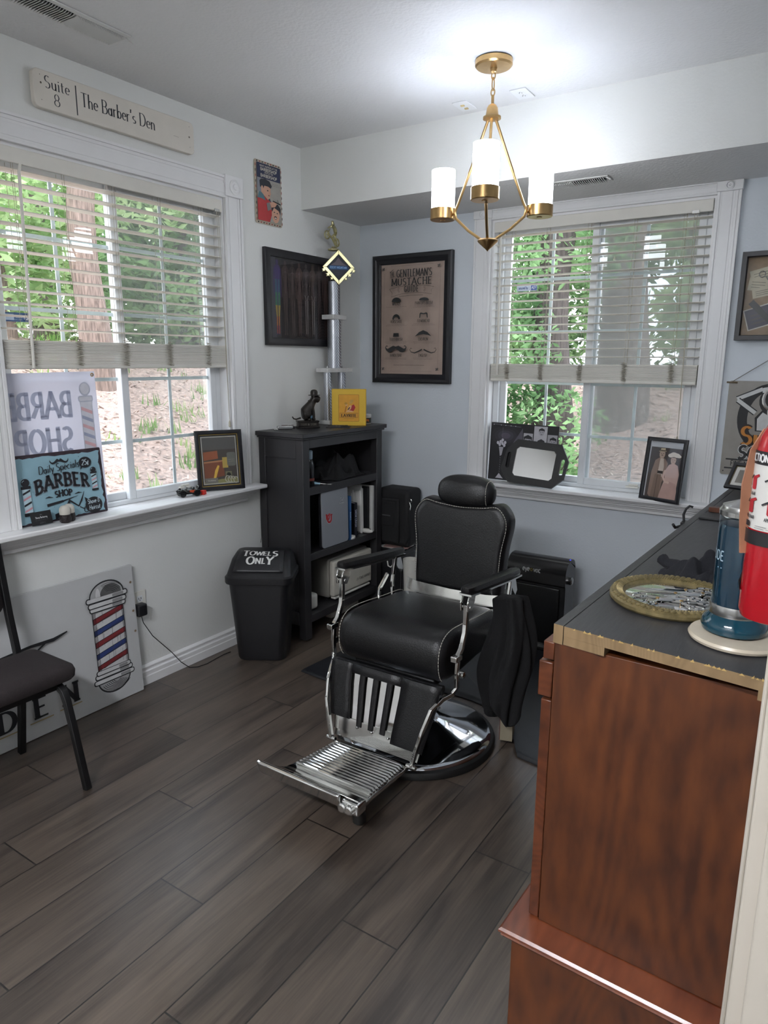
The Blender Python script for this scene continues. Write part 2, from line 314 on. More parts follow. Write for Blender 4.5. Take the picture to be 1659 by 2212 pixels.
# ---------------------------------------------------------------- lettering and flat prints
def A(cx, cy, rx, ry, a0, a1, n=10): return [(cx+rx*math.cos(math.radians(a0+(a1-a0)*i/n)), cy+ry*math.sin(math.radians(a0+(a1-a0)*i/n))) for i in range(n+1)]
G = {
 'A': (.86, [[(.04, 0), (.43, 1)], [(.43, 1), (.82, 0)], [(.18, .34), (.68, .34)]]),
 'B': (.7, [[(.12, 0), (.12, 1)], [(.12, 1), (.36, 1)]+A(.36, .76, .22, .24, 90, -90)+[(.12, .52)], [(.36, .52)]+A(.38, .26, .26, .26, 90, -90)+[(.12, 0)]]),
 'C': (.8, [A(.45, .5, .37, .5, 50, 310, 16)]),
 'D': (.82, [[(.12, 0), (.12, 1)], [(.12, 1), (.34, 1)]+A(.34, .5, .4, .5, 90, -90, 14)+[(.12, 0)]]),
 'E': (.66, [[(.12, 0), (.12, 1)], [(.12, 1), (.6, 1)], [(.12, .52), (.5, .52)], [(.12, 0), (.62, 0)]]),
 'F': (.62, [[(.12, 0), (.12, 1)], [(.12, 1), (.58, 1)], [(.12, .52), (.48, .52)]]),
 'G': (.84, [A(.45, .5, .37, .5, 50, 330, 16), [(.5, .42), (.78, .42)], [(.77, .42), (.77, .1)]]),
 'H': (.82, [[(.12, 0), (.12, 1)], [(.7, 0), (.7, 1)], [(.12, .52), (.7, .52)]]),
 'I': (.3, [[(.15, 0), (.15, 1)]]),
 'J': (.5, [[(.36, 1), (.36, .22)]+A(.2, .22, .16, .22, 0, -150, 8)]),
 'K': (.78, [[(.12, 0), (.12, 1)], [(.12, .4), (.68, 1)], [(.3, .56), (.72, 0)]]),
 'L': (.62, [[(.12, 0), (.12, 1)], [(.12, 0), (.58, 0)]]),
 'M': (1., [[(.1, 0), (.14, 1)], [(.14, 1), (.5, .12)], [(.5, .12), (.86, 1)], [(.86, 1), (.9, 0)]]),
 'N': (.84, [[(.12, 0), (.12, 1)], [(.12, 1), (.72, 0)], [(.72, 0), (.72, 1)]]),
 'O': (.9, [A(.45, .5, .37, .5, 90, 450, 22)]),
 'P': (.66, [[(.12, 0), (.12, 1)], [(.12, 1), (.34, 1)]+A(.34, .74, .24, .26, 90, -90)+[(.12, .48)]]),
 'R': (.74, [[(.12, 0), (.12, 1)], [(.12, 1), (.34, 1)]+A(.34, .75, .24, .25, 90, -90)+[(.12, .5)], [(.34, .5), (.68, 0)]]),
 'S': (.64, [A(.32, .75, .22, .25, 40, 270, 10)+A(.32, .25, .24, .25, 90, -140, 10)]),
 'T': (.74, [[(.37, 0), (.37, 1)], [(.04, 1), (.7, 1)]]),
 'U': (.8, [[(.12, 1), (.12, .3)]+A(.4, .3, .28, .3, 180, 360, 12)+[(.68, 1)]]),
 'V': (.8, [[(.04, 1), (.4, 0)], [(.4, 0), (.76, 1)]]),
 'W': (1.1, [[(.04, 1), (.3, 0)], [(.3, 0), (.55, .9)], [(.55, .9), (.8, 0)], [(.8, 0), (1.06, 1)]]),
 'X': (.8, [[(.06, 1), (.74, 0)], [(.06, 0), (.74, 1)]]),
 'Y': (.78, [[(.04, 1), (.39, .46)], [(.74, 1), (.39, .46)], [(.39, .46), (.39, 0)]]),
 'Z': (.7, [[(.06, 1), (.64, 1)], [(.64, 1), (.06, 0)], [(.06, 0), (.64, 0)]]),
 'a': (.56, [A(.24, .26, .18, .26, 90, 450, 16), [(.44, .56), (.44, 0)]]),
 'b': (.58, [[(.1, 1), (.1, 0)], A(.3, .28, .2, .28, 180, 540, 16)]),
 'c': (.5, [A(.28, .28, .2, .28, 50, 310, 12)]),
 'd': (.58, [[(.46, 1), (.46, 0)], A(.26, .28, .2, .28, 0, 360, 16)]),
 'e': (.52, [[(.07, .3), (.46, .3)]+A(.27, .28, .2, .28, 5, 310, 14)]),
 'g': (.56, [A(.26, .28, .2, .28, 0, 360, 16), [(.46, .56), (.46, -.12)]+A(.28, -.12, .18, .16, 0, -150, 8)]),
 'h': (.58, [[(.1, 1), (.1, 0)], [(.1, .36)]+A(.28, .36, .18, .2, 180, 0, 8)+[(.46, 0)]]),
 'i': (.26, [[(.13, .56), (.13, 0)], [(.13, .74), (.13, .82)]]),
 'l': (.26, [[(.13, 1), (.13, 0)]]),
 'n': (.58, [[(.1, .56), (.1, 0)], [(.1, .36)]+A(.28, .36, .18, .2, 180, 0, 8)+[(.46, 0)]]),
 'o': (.58, [A(.29, .28, .21, .28, 90, 450, 18)]),
 'p': (.58, [[(.1, .56), (.1, -.3)], A(.3, .28, .2, .28, 180, 540, 16)]),
 'r': (.42, [[(.1, .56), (.1, 0)], [(.1, .34)]+A(.28, .36, .18, .2, 180, 60, 6)]),
 's': (.46, [A(.23, .42, .14, .14, 40, 270, 8)+A(.23, .14, .16, .14, 90, -140, 8)]),
 't': (.38, [[(.16, .8), (.16, .12)]+A(.26, .12, .1, .12, 180, 300, 5), [(.03, .56), (.34, .56)]]),
 'u': (.58, [[(.1, .56), (.1, .2)]+A(.28, .2, .18, .2, 180, 360, 8)+[(.46, .56)], [(.46, .56), (.46, 0)]]),
 'v': (.52, [[(.04, .56), (.26, 0)], [(.26, 0), (.48, .56)]]),
 'y': (.52, [[(.04, .56), (.27, .02)], [(.48, .56), (.2, -.3)]]),
 '8': (.6, [A(.3, .74, .2, .25, 90, 450, 16), A(.3, .26, .25, .25, 90, 450, 16)]),
 '2': (.6, [A(.3, .72, .22, .27, 160, -40, 10)+[(.06, 0)], [(.06, 0), (.56, 0)]]),
 '5': (.6, [[(.52, 1), (.14, 1)], [(.14, 1), (.12, .56)]+A(.28, .32, .24, .3, 120, -140, 12)]),
 '$': (.5, [A(.27, .3, .2, .28, 50, 310, 12), [(.27, .75), (.27, -.1)]]),
 '&': (.7, [A(.34, .76, .2, .24, -60, 230, 10)+A(.34, .26, .26, .26, 120, 400, 10)]),
 "'": (.24, [[(.13, 1), (.1, .74)]]), '.': (.25, [[(.12, .0), (.12, .09)]]), ' ': (.34, []), '-': (.4, [[(.06, .4), (.34, .4)]]),
}
class Print:
    """a flat printed face: shapes are laid in thin layers on a panel, all in one mesh"""
    def __init__(s): s.mb = MB(); s.mats = []; s.k = 0
    def _mi(s, h, rough=.6):
        m = ink(h, rough) if isinstance(h, str) else h
        if m not in s.mats: s.mats.append(m)
        s.mb.mi = s.mats.index(m)
    def poly(s, pts, h, step=1):
        s._mi(h); s.k += step; z = s.k*.00012
        s.mb.add([(x, y, z) for x, y in pts], [tuple(range(len(pts)))]); return s
    def rect(s, x0, y0, x1, y1, h): return s.poly([(x0, y0), (x1, y0), (x1, y1), (x0, y1)], h)
    def rrect(s, x0, y0, x1, y1, r, h):
        p = A(x1-r, y0+r, r, r, -90, 0, 5)+A(x1-r, y1-r, r, r, 0, 90, 5)+A(x0+r, y1-r, r, r, 90, 180, 5)+A(x0+r, y0+r, r, r, 180, 270, 5)
        return s.poly(p, h)
    def ell(s, x, y, rx, ry, h, n=24, rot=0.):
        c, q = math.cos(rot), math.sin(rot)
        return s.poly([(x+rx*math.cos(2*PI*i/n)*c-ry*math.sin(2*PI*i/n)*q, y+rx*math.cos(2*PI*i/n)*q+ry*math.sin(2*PI*i/n)*c) for i in range(n)], h)
    def stroke(s, pts, a, h, b=None, step=1):
        """pen stroke: half width a (horizontal), b (vertical)"""
        s._mi(h); s.k += step; s._st(pts, a, b if b else a, s.k*.00012); return s
    def _st(s, pts, a, b, z):
        k = len(pts); vs = []; fs = []
        for i in range(k):
            aa = a[i] if isinstance(a, list) else a; bb = b[i] if isinstance(b, list) else b
            p, q = pts[max(i-1, 0)], pts[min(i+1, k-1)]; dx, dy = q[0]-p[0], q[1]-p[1]; L = math.hypot(dx, dy) or 1; nx, ny = -dy/L, dx/L
            m = math.sqrt((aa*nx)**2+(bb*ny)**2) or 1e-9; ox, oy = aa*aa*nx/m, bb*bb*ny/m
            x, y = pts[i]; vs += [(x+ox, y+oy, z), (x-ox, y-oy, z)]
        for i in range(k-1): fs.append((2*i, 2*i+1, 2*i+3, 2*i+2))
        s.mb.add(vs, fs)
    def text(s, t, x, y, h, col, a=.06, b=None, serif=0., align='c', ws=1., rot=0., arch=0., track=.06, mirror=False, slant=0., xh=None):
        """x,y baseline anchor, h cap height; a/b pen half widths in cap heights"""
        b = b if b else a; s._mi(col); s.k += 1; z = s.k*.00012
        W = sum(G.get(c, G[' '])[0]+track for c in t)-track; W *= ws*h
        x0 = {'c': -W/2, 'l': 0, 'r': -W}[align]; cr, sr = math.cos(rot), math.sin(rot); pen = x0
        for c in t:
            w, st = G.get(c, G[' '])
            def T(p, pen=pen):
                X = pen+(p[0]*ws+slant*p[1])*h; Y = p[1]*h+(arch*(1-(2*X/W)**2) if arch else 0)
                if mirror: X = -X
                return (x+X*cr-Y*sr, y+X*sr+Y*cr)
            for q in st:
                s._st([T(p) for p in q], a*h*(1 if ws > .8 else ws*1.15), b*h, z)
                if serif:
                    for e, d in ((q[0], q[1]), (q[-1], q[-2])):
                        if abs(e[0]-d[0]) < .55*abs(e[1]-d[1]) and len(q) < 12 and (e[1] < .02 or e[1] > .9 or abs(e[1]-.56) < .01):
                            sl = serif*(1. if a > .05 else .8); lo = e[0]-sl; hi = e[0]+sl
                            if abs(e[1]-.56) < .01: hi = e[0]+.01
                            s._st([T((lo, e[1])), T((hi, e[1]))], b*h*1.1, b*h*1.1, z)
            pen += (w+track)*ws*h
        return s
    def lines(s, x, y, w, n, dy, h, t=.0012, rnd=True):
        s._mi(h); s.k += 1; z = s.k*.00012
        for i in range(n):
            ww = w*(R.uniform(.75, 1) if rnd else 1); xx = x-ww/2; yy = y-i*dy
            while xx < x+ww/2-.002:
                l = min(R.uniform(.006, .018), x+ww/2-xx); s.mb.add([(xx, yy, z), (xx+l, yy, z), (xx+l, yy+t, z), (xx, yy+t, z)], [(0, 1, 2, 3)]); xx += l+.003
        return s
    def build(s, name, M, parent=None):
        s.mb.v = [tuple(M @ Vector(p)) for p in s.mb.v]
        o = s.mb.build(name, s.mats, parent, smooth=False, fix=False)
        bm = bmesh.new(); bm.from_mesh(o.data); bmesh.ops.triangulate(bm, faces=[f for f in bm.faces if len(f.verts) > 4])
        n = Vector((M[0][2], M[1][2], M[2][2]))
        bm.normal_update()
        bmesh.ops.reverse_faces(bm, faces=[f for f in bm.faces if f.normal.dot(n) < 0]); bm.to_mesh(o.data); bm.free()
        return o
def moustache(p, x, y, w, h, col):
    """handlebar style silhouette"""
    for sg in (1, -1):
        pts = [(0, .55), (.1, .8), (.22, .85), (.36, .62), (.55, .32), (.75, .22), (.9, .4), (1, .8), (1.02, .45), (.92, .08), (.72, -.12), (.5, -.05), (.3, .12), (.12, .3), (0, .25)]
        p.poly([(x+sg*q[0]*w/2, y+q[1]*h) for q in pts], col)
def pole(p, x, y, w, h, dark, red, blue, white, ang=.35):
    """striped barber pole drawing, (x,y) centre bottom"""
    p.rrect(x-w*.62, y, x+w*.62, y+h*.09, w*.1, dark); p.rect(x-w*.5, y+h*.09, x+w*.5, y+h*.73, white)
    n = 4; yy = y+h*.1; dy = h*.62/n
    for i in range(n):
        p.poly([(x-w*.48, yy+i*dy), (x+w*.48, yy+i*dy+dy*.55), (x+w*.48, yy+i*dy+dy*.9), (x-w*.48, yy+i*dy+dy*.35)], red if i % 2 == 0 else blue)
    p.rrect(x-w*.62, y+h*.72, x+w*.62, y+h*.8, w*.1, dark); p.ell(x, y+h*.89, w*.52, h*.11, dark)
    p.stroke(A(x-w*.1, y+h*.89, w*.28, h*.06, 90, 170, 6), w*.03, white)
# ================================================================ the setting
CH, SZ, SD = 2.74, 2.416, .579
def struct(name, mb, m, **k):
    o = mb.build(name, m, None, **k); o['kind'] = 'structure'; return o
struct('floor', MB().box(-.02, 4.3, -5.4, .02, -.1, 0), floormat(), smooth=False)
struct('ceiling', MB().box(-.3, 4.4, -5.5, .3, CH, CH+.15), CEILM, smooth=False)
W1 = (-2.39, -1.19, .90, 2.37); W2 = (.93, 2.105, .868, 2.36)
mb = MB()
mb.box(-.15, 0, -5.5, W1[0], 0, CH).box(-.15, 0, W1[1], .15, 0, CH).box(-.15, 0, W1[0], W1[1], 0, W1[2]-.02).box(-.15, 0, W1[0], W1[1], W1[3], CH)
struct('wall_left', mb, WALLW, smooth=False)
mb = MB()
mb.box(0, W2[0], 0, .15, 0, CH).box(W2[1], 2.9, 0, .15, 0, CH).box(W2[0], W2[1], 0, .15, 0, W2[2]-.02).box(W2[0], W2[1], 0, .15, W2[3], CH)
struct('wall_back', mb, WALLB, smooth=False)
mb = MB(); mb.box(0, 2.75, -SD, 0, SZ, CH)
mb.mi = 0; so = struct('wall_soffit', mb, [WALLW, CEILM], smooth=False)
for p in so.data.polygons:
    if p.normal.z < -.5: p.material_index = 1
struct('wall_right', MB().box(2.75, 2.87, -3.0, .02, 0, CH), WALLB, smooth=False)
struct('wall_hall', MB().box(4.2, 4.35, -5.5, .15, 0, CH), WALLW, smooth=False)
struct('wall_front', MB().box(-.15, 4.35, -5.5, -5.35, 0, CH), WALLW, smooth=False)
struct('wall_corridor', MB().box(2.87, 4.2, -2.2, -2.05, 0, CH), WALLW, smooth=False)
# door casing at the end of the right wall
mb = MB()
mb.box(2.722, 2.75, -3.0, -2.89, 0, 2.1).box(2.716, 2.722, -2.99, -2.965, 0, 2.1).box(2.716, 2.722, -2.915, -2.9, 0, 2.1).box(2.74, 2.88, -3.015, -3.0, 0, 2.1)
struct('door_1', mb, mat('cream_trim_paint', '#b9b2a6', .35, var=.02), bevel=.003)
# baseboards: stepped profile
def base_prof(h=.1): return [(0, 0), (.02, 0), (.02, h*.42), (.017, h*.46), (.017, h*.66), (.011, h*.72), (.011, h*.8), (.014, h*.84), (.014, h*.9), (.004, h), (0, h)]
mb = MB(); mb.prism([(a, -5.35, b) for a, b in base_prof()], (0, 5.35, 0)); struct('baseboard_left', mb, TRIM, smooth=False)
mb = MB(); mb.prism([(0.02, -a, b) for a, b in base_prof()], (2.73, 0, 0)); struct('baseboard_back', mb, TRIM, smooth=False)

def window(name, U, ptf, cw, head_top, horn):
    """U=(u0,u1,v0,v1); ptf(u,v,w)->xyz, w into the room"""
    u0, u1, v0, v1 = U; um = (u0+u1)/2
    def bx(mb, a, b, c, d, e, f):
        p, q = ptf(a, c, e), ptf(b, d, f)
        return mb.box(min(p[0], q[0]), max(p[0], q[0]), min(p[1], q[1]), max(p[1], q[1]), min(p[2], q[2]), max(p[2], q[2]))
    root = thing(name, None, None, ptf(um, v0, 0)); root['kind'] = 'structure'
    # fluted casings
    def fl(mb, a, b, c, d):
        bx(mb, a, b, c, d, 0, .016)
        vert = (d-c) > (b-a)
        for k, hh in ((.0, .021), (.2, .0185), (.74, .0185), (.88, .023)):
            if vert: s = a+(b-a)*k; bx(mb, s, s+(b-a)*(.12 if k != .2 else .44), c, d, .016, hh)
            else: s = c+(d-c)*k; bx(mb, a, b, s, s+(d-c)*(.12 if k != .2 else .44), .016, hh)
    for a, b in ((u0-cw, u0), (u1, u1+cw)):
        m_ = MB(); fl(m_, a, b, v0, v1+.01); m_.build('side_casing', TRIM, root, bevel=.003)
    m_ = MB(); fl(m_, u0, u1, v1, head_top); m_.build('head_casing', TRIM, root, bevel=.003)
    for a, b in ((u0-cw-.004, u0+.004), (u1-.004, u1+cw+.004)):
        m_ = MB(); bx(m_, a, b, v1+.01, head_top+(.006 if head_top > 2.45 else -.001), 0, .03)
        ob = m_.build('corner_block', TRIM, root, bevel=.003)
        c = ptf((a+b)/2, min((v1+head_top)/2+.005, head_top-.03 if head_top > 2.45 else head_top-.012), .03); m2 = MB()
        n = Vector(ptf(0, 0, 1))-Vector(ptf(0, 0, 0)); rgt = Vector(ptf(1, 0, 0))-Vector(ptf(0, 0, 0))
        M = Matrix(((rgt.x, 0, n.x, c[0]), (rgt.y, 0, n.y, c[1]), (rgt.z, 1, n.z, c[2]), (0, 0, 0, 1)))
        m2.lathe([(.036, 0), (.036, .004), (.028, .008), (.024, .004), (.016, .004), (.012, .009), (.002, .011)] if head_top > 2.45 else [(.02, 0), (.02, .004), (.014, .008), (.012, .004), (.006, .004), (.002, .009)], n=24, M=M)
        m2.build('rosette', TRIM, ob)
    # jamb lining
    m_ = MB(); bx(m_, u0-.002, u0+.012, v0, v1, -.15, 0); bx(m_, u1-.012, u1+.002, v0, v1, -.15, 0); bx(m_, u0+.012, u1-.012, v1-.012, v1+.002, -.15, 0); m_.build('jamb_lining', TRIM, root)
    # stool and apron
    m_ = MB(); bx(m_, u0-cw-horn, u1+cw+horn, v0-.022, v0, .0, .10); bx(m_, u0, u1, v0-.022, v0, -.07, .0); m_.build('sill', TRIM, root, bevel=.006, seg=3)
    m_ = MB(); e = cw+horn-.04
    for (t0, t1, d, x) in ((.022, .034, .078, 0), (.034, .046, .062, .006), (.046, .06, .046, .016), (.06, .072, .03, .026), (.072, .092, .02, .036)):
        bx(m_, u0-e+x, u1+e-x, v0-t1, v0-t0, 0, d)
    m_.build('apron', TRIM, root, bevel=.004)
    # vinyl frame, two sashes
    m_ = MB(); t = .035
    bx(m_, u0+.012, u0+.012+t, v0, v1-.012, -.13, -.06); bx(m_, u1-.012-t, u1-.012, v0, v1-.012, -.13, -.06)
    bx(m_, u0+.012+t, u1-.012-t, v0, v0+t*.6, -.13, -.06); bx(m_, u0+.012+t, u1-.012-t, v1-.012-t, v1-.012, -.13, -.06); m_.build('outer_frame', VINYL, root, bevel=.003)
    for i, (a, b, w) in enumerate(((u0+.045, um+.025, -.1155), (um-.025, u1-.045, -.085))):
        s0, s1 = v0+.02, v1-.045; q = .038; m_ = MB()
        bx(m_, a, a+q, s0, s1, w, w+.03); bx(m_, b-q, b, s0, s1, w, w+.03); bx(m_, a+q, b-q, s0, s0+q, w, w+.03); bx(m_, a+q, b-q, s1-q, s1, w, w+.03)
        sash = m_.build('sash', VINYL, root, bevel=.004)
        m_ = MB(); bx(m_, a+q, b-q, s0+q, s1-q, w+.012, w+.014); m_.build('pane', PANE, sash, smooth=False)
        m_ = MB(); c = (a+b)/2; bx(m_, c-.008, c+.008, s0+q, s1-q, w+.004, w+.01)
        for k in range(1, 5):
            v = v0+.30+(k-1)*.29-.005; bx(m_, a+q, b-q, v-.008, v+.008, w+.0045, w+.0095)
        m_.build('muntin_grid', mat('grey_white_grille', '#dfe6e8', .4), sash)
    m_ = MB(); c = u1-.3; bx(m_, c-.035, c+.035, v0+.028, v0+.04, -.06, -.04); bx(m_, c-.02, c+.03, v0+.04, v0+.05, -.055, -.045); m_.build('sash_latch', WHITEP, root, bevel=.003)
    m_ = MB(); bx(m_, um+.01, u1-.05, v0+.03, v1-.05, -.124, -.1235); m_.build('insect_screen', veil('grey_insect_screen_%s' % name, '#b4b4b2', .25 if horn < .05 else .5), root, smooth=False)
    return root, bx
pt1 = lambda u, v, w: (w, u, v)
pt2 = lambda u, v, w: (u, -w, v)
win1, bx1 = window('window_1', W1, pt1, .115, 2.475, .045)
win2, bx2 = window('window_2', W2, pt2, .107, 2.416, .055)

def blind(label, U, ptf, bx, zbot, nstack, ntop, ntilt, w0, wand_u, cord_u, wand_z, cordz):
    u0, u1, v0, v1 = U; u0 += .018; u1 -= .018
    root = thing('window_blind', label, 'blind', ptf((u0+u1)/2, v1, w0))
    m_ = MB(); bx(m_, u0-.004, u1+.004, v1-.07, v1-.013, w0+.028, w0+.036); bx(m_, u0, u1, v1-.05, v1-.013, w0-.025, w0+.028); m_.build('valance', SLAT, root, bevel=.003)
    m_ = MB(); top = v1-.085; st = zbot+.02+nstack*.0062; dz = (top-st)/ntop
    for i in range(ntop):
        z = top-i*dz-.004; d = .025
        a = [ptf(u0, z+math.sin(ntilt)*q, w0+math.cos(ntilt)*q) for q in (-d, 0, d)]; a[1] = (a[1][0], a[1][1], a[1][2]+.002)
        b = [ptf(u1, z+math.sin(ntilt)*q, w0+math.cos(ntilt)*q) for q in (-d, 0, d)]; b[1] = (b[1][0], b[1][1], b[1][2]+.002)
        vs = a+b+[(p[0], p[1], p[2]-.0028) for p in a+b]
        m_.add(vs, [(0, 1, 4, 3), (1, 2, 5, 4), (6, 9, 10, 7), (7, 10, 11, 8), (0, 3, 9, 6), (2, 8, 11, 5), (0, 6, 7, 1), (1, 7, 8, 2), (3, 4, 10, 9), (4, 5, 11, 10)])
    m_.build('slats', SLAT, root, smooth=False)
    m_ = MB()
    for i in range(nstack):
        z = zbot+.02+i*.0062; j = R.uniform(-.0025, .0025); bx(m_, u0, u1, z+.0002, z+.0059, w0-.026+j, w0+.026+j)
    m_.build('slat_stack', SLAT, root, bevel=.001, seg=1)
    m_ = MB(); bx(m_, u0, u1, zbot, zbot+.02, w0-.027, w0+.027); m_.build('bottom_rail', SLAT, root, bevel=.004)
    us = [u0+(u1-u0)*k for k in (.09, .27, .47, .68, .89)]
    for u in us:
        m_ = MB()
        for w in (w0+.027, w0-.027): m_.tube([ptf(u, v1-.06, w), ptf(u, st, w)], .0009, 5)
        m_.tube([ptf(u+.008, v1-.06, w0), ptf(u+.008, zbot+.02, w0)], .0009, 5)
        m_.build('ladder_cord', mat('cream_cord', '#a9a392', .8), root)
        m_ = MB(); n = nstack*2
        for q in (0, .006):
            m_.tube([ptf(u+(.012 if i % 2 else -.012)*R.uniform(.6, 1.3)+q, st+.01-i*(st-zbot)/n, w0+.032+R.uniform(0, .006)) for i in range(n)], .0017, 5)
        m_.build('cord_bundle', _M['cream_cord'], root)
        m_ = MB(); p = ptf(u, zbot-.001, w0+.012); m_.ball((p[0], p[1], p[2]+.001), .005, .005, .004, 10, 6); m_.build('rail_button', SLAT, root)
    m_ = MB(); m_.tube([ptf(wand_u, v1-.07, w0+.04), ptf(wand_u-.01, v1-.1, w0+.045), ptf(wand_u-.03 if wand_u < 0 else wand_u, wand_z, w0+.05)], .006, 8); m_.build('tilt_wand', SLAT, root)
    m_ = MB()
    for k in (0, .012): m_.tube([ptf(cord_u+k, v1-.07, w0+.038), ptf(cord_u+k*.4+.01, (v1+cordz)/2, w0+.05), ptf(cord_u+.018, cordz, w0+.052)], .0013, 5)
    p = ptf(cord_u+.018, cordz, w0+.052); m_.lathe([(.003, .012), (.006, .0), (.007, -.02), (.001, -.024)], p, 10)
    m_.build('lift_cord', _M['cream_cord'], root)
    m_ = MB(); bx(m_, cord_u-.012, cord_u+.02, v1-.073, v1-.06, w0+.028, w0+.04); m_.build('cord_lock', STEEL, root)
    return root
blind('cream slatted blind half lowered over the left window', W1, pt1, bx1, 1.535, 15, 13, math.radians(4), -.028, -2.245, -1.245, 1.54, 1.25)
blind('cream slatted blind half lowered over the window behind the barber chair', W2, pt2, bx2, 1.462, 13, 16, math.radians(3), -.028, 1.0, 2.01, 1.50, 1.19)

# ---------------------------------------------------------------- outside: slope, trees, plants
def ss(x): x = max(0., min(1., x)); return x*x*(3-2*x)
def gh(x, y):
    dl, db = -x, y
    hl = .1+1.75*ss((dl-.5)/6.0) if dl > 0 else 0
    hb = .1+1.35*ss((db-.5)/6.5) if db > 0 else 0
    return max(hl, hb)+.07*math.sin(1.7*x+.6)*math.sin(1.3*y)+.04*math.sin(4.1*x)*math.cos(3.7*y)-.05
def groundmat():
    m = bpy.data.materials.new('bark_mulch_slope'); m.use_nodes = True; n = m.node_tree.nodes; l = m.node_tree.links; b = n['Principled BSDF']
    tc = n.new('ShaderNodeTexCoord'); v = n.new('ShaderNodeTexVoronoi'); v.inputs['Scale'].default_value = 48; v.inputs['Randomness'].default_value = 1
    d = n.new('ShaderNodeTexNoise'); d.inputs['Scale'].default_value = 9; d.inputs['Detail'].default_value = 4
    mxv = n.new('ShaderNodeMix'); mxv.data_type = 'VECTOR'; mxv.inputs[0].default_value = .12
    l.new(tc.outputs['Object'], d.inputs['Vector']); l.new(tc.outputs['Object'], mxv.inputs[4]); l.new(d.outputs['Color'], mxv.inputs[5]); l.new(mxv.outputs[1], v.inputs['Vector'])
    ra = n.new('ShaderNodeValToRGB'); e = ra.color_ramp.elements
    e[0].position = .0; e[0].color = lin('#83706a')+(1,); e[1].position = 1.; e[1].color = lin('#c3ab9f')+(1,)
    for p, c in ((.3, '#a08a80'), (.55, '#a88e82'), (.75, '#b59a8e')): k = e.new(p); k.color = lin(c)+(1,)
    sp = n.new('ShaderNodeSeparateColor'); l.new(v.outputs['Color'], sp.inputs[0]); l.new(sp.outputs[0], ra.inputs[0])
    l.new(ra.outputs[0], b.inputs['Base Color']); b.inputs['Roughness'].default_value = .9
    return m
mb = MB(); xs = [-16+i*.35 for i in range(64)]; ys = [-9+i*.35 for i in range(72)]
for i in range(len(xs)-1):
    for j in range(len(ys)-1):
        if xs[i+1] > -.16 and ys[j] < .16: continue
        q = [(xs[i], ys[j]), (xs[i+1], ys[j]), (xs[i+1], ys[j+1]), (xs[i], ys[j+1])]
        mb.add([(a, b, gh(a, b)) for a, b in q], [(0, 1, 2, 3)])
g = mb.build('ground', groundmat(), None); g['kind'] = 'structure'
BARK1 = mat('pinkish_brown_bark', '#7f6d64', .95, var=.45, scale=9, stretch=(6, 6, .7), bump=1., bscale=9)
BARK2 = mat('grey_brown_bark', '#6e645e', .95, var=.45, scale=9, stretch=(6, 6, .7), bump=1., bscale=9)
BARK3 = mat('dark_bark', '#4a423e', .95, var=.4, scale=9, stretch=(6, 6, .7), bump=1., bscale=9)
LV = [leafmat('bright_leaves', '#6d8f55', '#c3d8a4'), leafmat('mid_leaves', '#4d6b45', '#94b47c'), leafmat('dark_needles', '#2c4429', '#587a48'), leafmat('ivy_leaves', '#4c7044', '#a3c58e')]
def leaves(mb, c, rx, ry, rz, n, size, shell=.5):
    for _ in range(n):
        v = Vector((R.gauss(0, 1), R.gauss(0, 1), R.gauss(0, 1))).normalized()*(shell+(1-shell)*R.random())
        p = Vector((c[0]+v.x*rx, c[1]+v.y*ry, c[2]+v.z*rz)); s = size*R.uniform(.6, 1.3)
        a = Vector((R.gauss(0, 1), R.gauss(0, 1), R.gauss(0, .6))).normalized(); b = a.cross(Vector((R.gauss(0, 1), R.gauss(0, 1), R.gauss(0, 1)))).normalized()
        nrm = a.cross(b)*s*.12
        b0 = len(mb.v); mb.v += [tuple(p-a*s), tuple(p+b*s*.42+nrm), tuple(p+a*s), tuple(p-b*s*.42+nrm)]; mb.f.append((b0, b0+1, b0+2, b0+3)); mb.m.append(0)
def tree(name, label, cat, x, y, tr, th, bark, crown, lm, group=None, lean=0.):
    z = gh(x, y); root = thing(name, label, cat, (x, y, z), 0, group)
    mb = MB(); k = 10
    mb.tube([(x+lean*i/k+.04*math.sin(i*1.3), y+.03*math.cos(i), z-.15+th*i/k) for i in range(k+1)], [tr*(1.35-.35*min(1, i/2))*(1-.35*i/k) for i in range(k+1)], 18); mb.build('trunk', bark, root)
    mb = MB()
    for (dx, dy, dz, rx, rz, n, s) in crown: leaves(mb, (x+dx, y+dy, z+dz), rx, rx, rz, n, s)
    mb.build('foliage', lm, root, smooth=False, fix=False); return root
# seen through the left window
tree('tree', 'thick pinkish trunk with light green crown outside the left window, nearest the glass', 'tree', -4.5, 1.1, .17, 5., BARK1, [(-.5, -1.2, 2.0, .8, .9, 700, .075), (.0, .7, 2.3, .7, .7, 600, .075), (-.4, -.2, 3.0, 1., .6, 700, .08)], LV[0], None, .02)
tree('conifer', 'dark green conifer outside the right half of the left window', 'tree', -6.3, 4.0, .16, 5.5, BARK3, [(0, 0, .6, 1.2, .7, 2600, .085), (0, 0, 1.5, 1.2, .8, 2600, .085), (.2, -.5, 2.4, 1.1, .8, 1600, .085), (.3, -1.0, .8, .9, .6, 1200, .085)], LV[1])
tree('tree', 'pale leafy tree outside the left edge of the left window', 'tree', -6.4, 1.1, .12, 4.5, BARK1, [(0, 0, .8, .9, .8, 1100, .085), (.2, .5, 1.7, 1., .8, 1300, .085), (0, -.3, 2.4, 1., .7, 900, .085)], LV[0])
tree('tree', 'mid green tree far up the slope behind the conifer', 'tree', -9.5, 6.4, .2, 6., BARK2, [(0, 0, 1.0, 1.9, 1.2, 2200, .12), (.4, -1.4, 2.2, 1.6, 1.1, 1300, .12), (.2, 1.2, 2.6, 1.5, 1., 900, .12)], LV[1])
